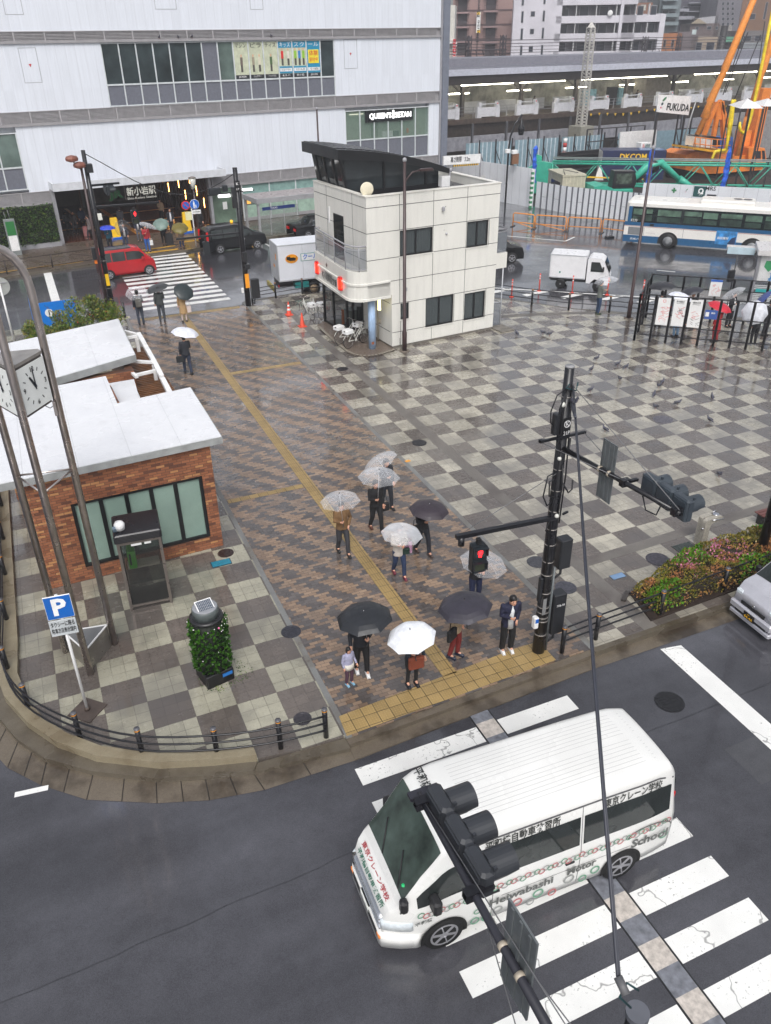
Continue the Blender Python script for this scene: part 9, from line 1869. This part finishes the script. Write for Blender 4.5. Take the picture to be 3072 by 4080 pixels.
_,h_,Mx,k = person(4.58,12.86,12,(.62,.62,.72),(.30,.20,.26),'small child in a lilac and white hooded top and pale blue shoes',h=1.08,arm='down',larm='hold',hem=.74,shoe=(.50,.68,.78),vox=.02,hair='bob'); b = MB(Matrix.Identity(4)); b.use(cloth('child_white',(.82,.80,.76))); b.tube([(0,0,.5*.98),(0,0,.64*.98)],1,14,ell=[(.132,.108),(.128,.104)]); o = b.build('hem_band'); o.parent = _
_,h_,Mx,k = person(5.86,12.26,-4,(.14,.17,.22),(.12,.12,.13),'person with an orange brown handbag and black shoes under a white umbrella at the kerb',h=1.6,hair='bob',larm='hold',shoe=(.07,.08,.12),legr=.8); umbrella(h_[-1],cP(690,1210),'bright white umbrella nearest the road beside the big black one',col=WUM,Rr=.54,depth=.19); bag(Mx,(.02,-.2,.98),(.50,.24,.15),'orange brown leather handbag held in front under the bright white umbrella',.36,.3,.12)
_,h_,Mx,k = person(4.55,42.0,180,(.12,.13,.17),(.22,.25,.30),'person with a grey backpack waiting at the far crossing under a clear umbrella',h=1.76); umbrella(h_[-1],cF(405,158),'clear umbrella over the person with the grey backpack',CLR,Rr=.60); bg_ = thing('backpack','grey backpack on the person waiting left at the far crossing','bag',Mx @ Vector((0,.19,1.18)),R(180)); b = MB(); b.use(cloth('pack_grey',(.38,.37,.35))).bbox(-.15,.15,-.09,.09,-.22,.22,.05); b.bbox(-.12,.12,.09,.13,-.18,.0,.03); b.build('body',None,bg_)
_,h_,Mx,k = person(5.62,42.0,176,(.22,.24,.24),(.23,.25,.28),'person in a dark grey suit waiting in the middle at the far crossing',h=1.8); umbrella(h_[-1],cF(610,98),'dark grey umbrella of the person in the suit at the far crossing',col=(.20,.21,.22),Rr=.62)
_,h_,Mx,k = person(6.66,41.5,178,(.66,.54,.38),(.78,.72,.70),'woman in a long beige trench coat at the far crossing',h=1.64,coat=.46,hair='long',hairm=mat('hair_brown',(.22,.15,.13),.5),skirt=.0,legr=.75); umbrella(h_[-1],cF(925,158),'small black umbrella of the woman in the beige trench coat',col=(.14,.18,.19),Rr=.52,depth=.12); bag(Mx,(-.28,-.02,.80),(.84,.78,.76),'pale pink white shopping bag of the woman in the trench coat',.26,.34)
_,h_,Mx,k = person(5.29,33.95,182,(.15,.16,.19),(.16,.20,.28),'man in a dark jacket walking away alone in the middle of the path',h=1.74,walk=.6,larm='down'); umbrella(h_[-1],cF(940,574),'white umbrella of the man walking away alone',col=(.87,.88,.92),Rr=.60,depth=.24); bag(Mx,(.27,.0,.86),(.14,.15,.16),'black briefcase carried by the man walking away alone',.34,.28)
def ent(u,v,face,top,leg,lab,**kw): x,y = P_(u,v); return person(x,y,face,top,leg,lab,vox=.024,**kw)
_,h_,Mx,k = ent(240,542,5,(.12,.38,.48),(.10,.11,.15),'person in a teal jacket across the road under a blue umbrella',h=1.72); umbrella(h_[-1],c1(785,552),'bright blue umbrella in front of the station entrance',col=(.14,.24,.72),Rr=.60)
_,h_,Mx,k = ent(274,537,0,(.12,.14,.20),(.22,.25,.34),'person in a dark suit and white shirt across the road under a grey umbrella',h=1.72,inner=(.85,.85,.86)); umbrella(h_[-1],c1(905,565),'grey see-through umbrella beside the blue one at the entrance',clearmat('umbrella_smoke',(.35,.35,.36),.6),Rr=.58)
ent(303,522,-5,(.11,.12,.20),(.36,.36,.40),'person in a navy jacket and grey trousers standing without umbrella at the entrance',h=1.78,arm='down',inner=(.85,.85,.86))
_,h_,Mx,k = ent(321,544,4,(.62,.12,.16),(.16,.34,.62),'person in a red jacket and blue jeans across the road',h=1.78); umbrella(h_[-1],c1(1093,535),'clear umbrella over the person in the red jacket',CLR,Rr=.62); bag(Mx,(.28,-.05,.78),(.86,.87,.87),'white plastic bag carried by the person in red',.22,.34,.12,.1)
_,h_,Mx,k = ent(356,529,-4,(.08,.08,.10),(.09,.09,.11),'person in black with a suitcase across the road',h=1.72); umbrella(h_[-1],c1(1180,527),'grey green umbrella of the person with the suitcase',col=(.42,.50,.47),Rr=.58)
x,y = P_(368,530); t = thing('suitcase','dark upright suitcase beside the person in black across the road','suitcase',(x,y,0)); b = MB(); b.use(mat('case_dark',(.17,.17,.18),.4)).bbox(-.25,.25,-.15,.15,.05,.85,.05); b.build('body',None,t); b = MB(); b.use(GREY).tube([(-.12,0,.85),(-.12,0,1.05),(.12,0,1.05),(.12,0,.85)],.012,6); b.build('handle',None,t)
ent(373,504,0,(.09,.10,.14),(.12,.14,.20),'man in a dark suit with white shirt at the right of the entrance',h=1.82,arm='down',larm='pocket',inner=(.88,.88,.9))
ent(351,478,-20,(.66,.58,.48),(.16,.16,.18),'person in a cream jacket standing back in the entrance',h=1.7,arm='phone')
_,h_,Mx,k = ent(394,536,2,(.56,.48,.40),(.14,.24,.40),'person in a beige coat under an olive umbrella by the road sign',h=1.62,coat=.55); umbrella(h_[-1],c1(1325,555),'olive umbrella in front of the yellow sign at the entrance',col=(.40,.36,.12),Rr=.58)
_,h_,Mx,k = ent(198,517,-100,(.46,.42,.42),(.14,.14,.16),'person in a grey coat walking left past the entrance with a pink case',h=1.72,walk=.8,arm='hold',larm='swing',coat=.7); x,y = P_(188,511); t = thing('suitcase','pink suitcase pulled by the person in the grey coat','suitcase',(x,y,0)); b = MB(); b.use(mat('case_pink',(.76,.50,.50),.4)).bbox(-.2,.2,-.14,.14,.05,.75,.05); b.build('body',None,t)
for i,(u,v,c_,lab) in enumerate(((182,497,(.10,.18,.30),'person in a dark blue coat inside the entrance on the left'),(150,505,(.14,.14,.15),'dark clothed person at the far left of the entrance hall'),(165,507,(.20,.16,.15),'person in brown beside the dark clothed one in the entrance hall'),(265,498,(.30,.30,.33),'person in grey deep inside the middle of the entrance hall'),(435,505,(.08,.08,.09),'dark figure just right of the blue pedestrian sign'))): ent(u,v,180 if i % 2 else 10,c_,(.12,.12,.13),lab,arm='down',walk=.4)
_,h_,Mx,k = person(26.53,33.38,80,(.40,.42,.40),(.16,.24,.36),'person in a grey parka and jeans standing alone by the black railing',h=1.74,vox=.022,larm='phone',shoe=(.20,.26,.20)); umbrella(h_[-1],c5(690,303),'clear umbrella of the person in the grey parka',CLR,Rr=.62)
def sm(u,v,face,top,leg,lab,**kw): x,y = P_(u,v); return person(x,y,face,top,leg,lab,vox=.024,**kw)
_,h_,Mx,k = sm(1458,727,180,(.30,.32,.36),(.48,.60,.72),'person in pale jeans behind the white notice boards of the enclosure',h=1.72); umbrella(h_[-1],c5(1140,398),'white umbrella above the notice boards of the enclosure',col=(.87,.88,.92),Rr=.58)
_,h_,Mx,k = sm(1420,705,150,(.14,.14,.16),(.14,.14,.16),'person in black at the left end of the smoking enclosure',h=1.76); umbrella(h_[-1],c5(1025,335),'large dark grey umbrella at the left end of the enclosure',col=DUM,Rr=.66)
_,h_,Mx,k = sm(1486,705,-30,(.16,.16,.18),(.15,.15,.17),'person in charcoal in the middle of the smoking enclosure',h=1.72); umbrella(h_[-1],c5(1195,365),'tilted charcoal umbrella behind the white one in the enclosure',col=(.18,.18,.21),Rr=.58)
_,h_,Mx,k = sm(1543,737,175,(.66,.14,.17),(.60,.16,.18),'person in a long red coat in the smoking enclosure',h=1.62,coat=.5); umbrella(h_[-1],c5(1375,458),'bright red umbrella over the person in the red coat',col=(.76,.12,.20),Rr=.58)
_,h_,Mx,k = sm(1572,706,5,(.10,.10,.12),(.12,.12,.14),'man in a black suit and tie facing the camera in the enclosure',h=1.74,larm='phone',inner=(.9,.9,.9)); umbrella(h_[-1],c5(1430,384),'clear umbrella over the man in the black suit',CLR,Rr=.62)
_,h_,Mx,k = sm(1625,745,170,(.18,.18,.20),(.10,.10,.12),'person in black trousers at the right end of the enclosure',h=1.72,shoe=(.55,.56,.58)); umbrella(h_[-1],c5(1568,505),'tilted pale grey umbrella at the right end of the enclosure',col=(.78,.79,.82),Rr=.58)
_,h_,Mx,k = sm(1650,725,10,(.12,.12,.14),(.14,.14,.16),'person in dark clothes behind the pale grey umbrella at the right edge',h=1.74); umbrella(h_[-1],c5(1590,410),'dark blue umbrella at the right edge of the enclosure',col=(.24,.30,.52),Rr=.58)
def onpf(x_,y_,lab,c_): q = PP.o+PP.t*x_+PP.n*y_; person(q.x,q.y,90,c_,(.14,.14,.16),lab,h=1.75,arm='down',vox=.03,z=zfl)
onpf(PP(*cC(985,1000))[0],1.6,'person in dark clothes waiting on the platform left of the lattice mast',(.13,.13,.16)); onpf(PP(*cD(490,900))[0],1.6,'person in black on the platform left of the lettered sign',(.08,.08,.10)); onpf(PP(*cC(390,870))[0],7.6,'person in navy on the opposite platform',(.14,.18,.28))
def bicycle(label):
 t = thing('bicycle',label,'bicycle',(0,0,0)); FW = mat('bike_white',(.84,.84,.82),.35)
 for x in (-.52,.55):
  b = MB(); b.use(RUBBER); n = 26; b.tube([(x+.33*math.cos(2*pi*i/n),0,.34+.33*math.sin(2*pi*i/n)) for i in range(n+1)],.016,6,caps=False); w_ = b.build('wheel',None,t)
  b = MB(); b.use(STEEL); b.cyl(x,0,.34,.341,.02,8)
  for i in range(10): a = 2*pi*i/10; b.tube([(x,0,.34),(x+.32*math.cos(a),0,.34+.32*math.sin(a))],.0022,3)
  b.tube([(x+.31*math.cos(2*pi*i/n),0,.34+.31*math.sin(2*pi*i/n)) for i in range(n+1)],.006,4,caps=False); b.build('spokes',None,w_); b = MB(); b.use(FW); b.tube([(x+.36*math.cos(a),0,.34+.36*math.sin(a)) for a in [R(20+14*i) for i in range(11)]],.014,5); b.build('mudguard',None,t)
 b = MB(); b.use(FW); 
 for p in (((-.52,0,.34),(-.05,0,.30)),((-.52,0,.34),(-.17,0,.72)),((-.05,0,.30),(-.2,0,.82)),((-.05,0,.30),(.36,0,.78)),((-.12,0,.45),(.35,0,.88)),((.55,0,.34),(.34,0,.95))): b.tube(p,.017,7)
 b.lathe([(.07,-.03),(.075,-.04),(.02,-.045)],12,(-.05,0,.30),ax='y'); b.tube([(-.05,-.08,.3),(.05,-.08,.2)],.01,5); b.build('frame',None,t)
 b = MB(); b.use(BLACK).bbox(-.32,-.08,-.06,.06,.84,.90,.03); b.build('saddle',None,t); b = MB(); b.use(STEEL); b.tube([(.22,-.26,1.03),(.32,-.2,1.05),(.36,0,.98),(.32,.2,1.05),(.22,.26,1.03)],.012,6); b.use(BLACK).tube([(.14,-.27,1.02),(.23,-.26,1.03)],.018,6); b.tube([(.14,.27,1.02),(.23,.26,1.03)],.018,6); b.build('handlebar',None,t)
 b = MB(); b.use(WHITE).bbox(-.78,-.36,-.18,.18,.74,.92,.02); b.use(BLACK).box(-.785,-.78,-.04,.04,.84,.9); b.use(STEEL); b.tube([(-.52,0,.34),(-.6,.1,.73)],.008,5); b.build('rear_box',None,t); return t
bk0 = bicycle('white bicycle with a white rear box nearest the pale blue column'); bk0.location = (13.25,34.05,.06); bk0.rotation_euler = (0,0,R(25))
dup(bk0,(13.1,34.75,.06),R(22),'white bicycle with a white rear box standing behind the one nearest the blue column'); dup(bk0,(12.62,39.35,0),R(98),'white bicycle with a white box left of the police box entrance, left of the two'); dup(bk0,(13.1,39.25,0),R(96),'white bicycle with a white box left of the police box entrance, right of the two')
dup(bk0,(14.05,34.9,.06),R(30),'bicycle half hidden behind the pale blue column')
def pigeon():
 t = thing('pigeon','pigeon','pigeon',(0,0,0),0,'pigeons on the square'); PG1 = mat('pigeon_grey',(.30,.30,.35),.5,var=.3,scale=25); b = MB(); b.use(PG1)
 b.tube([(-.20,0,.085),(-.12,0,.10),(-.05,0,.125),(.03,0,.145),(.08,0,.165),(.105,0,.20),(.115,0,.225),(.125,0,.245),(.15,0,.235)],[.012,.03,.055,.06,.045,.028,.026,.03,.008],10); b.use(mat('pigeon_beak',(.20,.18,.18),.5)).tube([(.145,0,.236),(.175,0,.228)],[.008,.003],5); b.build('body',None,t)
 b = MB(); b.use(mat('pigeon_wing',(.22,.22,.25),.5,var=.3,scale=25)); 
 for s_ in (1,-1): b.ball((-.03,.045*s_,.135),.085,8,6,(1.25,.25,.5))
 b.build('wings',None,t); b = MB(); b.use(mat('pigeon_leg',(.62,.32,.30),.5)); b.tube([(0,.02,.09),(.01,.02,0)],.005,4); b.tube([(-.01,-.02,.09),(.0,-.02,0)],.005,4); b.build('legs',None,t); return t
pg = pigeon(); PLs = [(22.68,26.72,0,'pigeon with white tail near the top of the flock, left of another pigeon'),(22.76,26.26,10,'dark pigeon just right of the white tailed one in the upper flock'),(21.67,25.27,200,'lone pigeon walking left below the upper pair on the square'),(23.01,24.2,30,'pigeon stretching up, upper of two close together mid square'),(22.6,23.93,190,'pigeon lower of two close together mid square'),(21.8,23.27,40,'pigeon left of the large grey manhole cover'),(21.05,22.28,185,'pigeon with pale rump directly above the large grey manhole cover'),(22.09,22.22,-20,'speckled pigeon right of the large grey manhole cover'),(23.7,22.08,60,'pale grey pigeon at the right of the flock'),(22.06,20.44,95,'pigeon seen from above, right and below the manhole cover'),(18.02,21.4,100,'pigeon beside the guy wire of the black signal pole'),(19.26,16.97,250,'dark round pigeon alone near the traffic signal head'),(22.1,31.76,180,'small dark pigeon right of the police box, left of two'),(22.28,31.44,-40,'pigeon right of the police box, right of two'),(22.28,27.7,5,'pigeon left of the white tailed one at the top of the flock'),(21.26,26.69,20,'pigeon pecking just above the top of the black signal pole'),(19.82,24.77,5,'grey pigeon right of the top of the black signal pole'),(20.9,32.2,90,'white pigeon at the foot of the police box wall')]
for i,(x,y,a,lab) in enumerate(PLs):
 if i == 0: pg.location = (x,y,0); pg['label'] = lab
 else: q = dup(pg,(x,y,0),R(a),lab)
s_ = Vector((9.16,11.95,6.3)); q = dup(pg,s_,R(-80),'brown pigeon perched on cables near the top of the black signal pole',group=None); q['group'] = 'pigeons off the ground'
for i,(u,v) in enumerate(((cA(1060,265)),(cA(1185,262)),(cA(1275,257)),(cB(300,245)))):
 a_ = F0(u,v); w_ = F0.o+F0.t*a_[0]; q = dup(pg,(w_.x-.02,w_.y-.1,12.56),R(97 if i % 2 else -80),('dark pigeon leftmost on the station ledge','dark pigeon second from left on the station ledge','pale pigeon third from left on the station ledge','dark pigeon rightmost on the station ledge')[i]); q['group'] = 'pigeons off the ground'
hz_ = NT('rain_haze'); hz_.t.nodes.remove(hz_.b); vp = hz_.n('ShaderNodeVolumePrincipled'); vp.inputs['Color'].default_value = (.93,.95,1,1); vp.inputs['Density'].default_value = .0012; vp.inputs['Anisotropy'].default_value = .2
hz_.t.links.new(vp.outputs[0], hz_.out.inputs['Volume'])
b = MB(); b.use(hz_.m).box(-130,330,-40,330,-1.15,62); b.build('haze',kind='stuff')
bpy.context.view_layer.update()
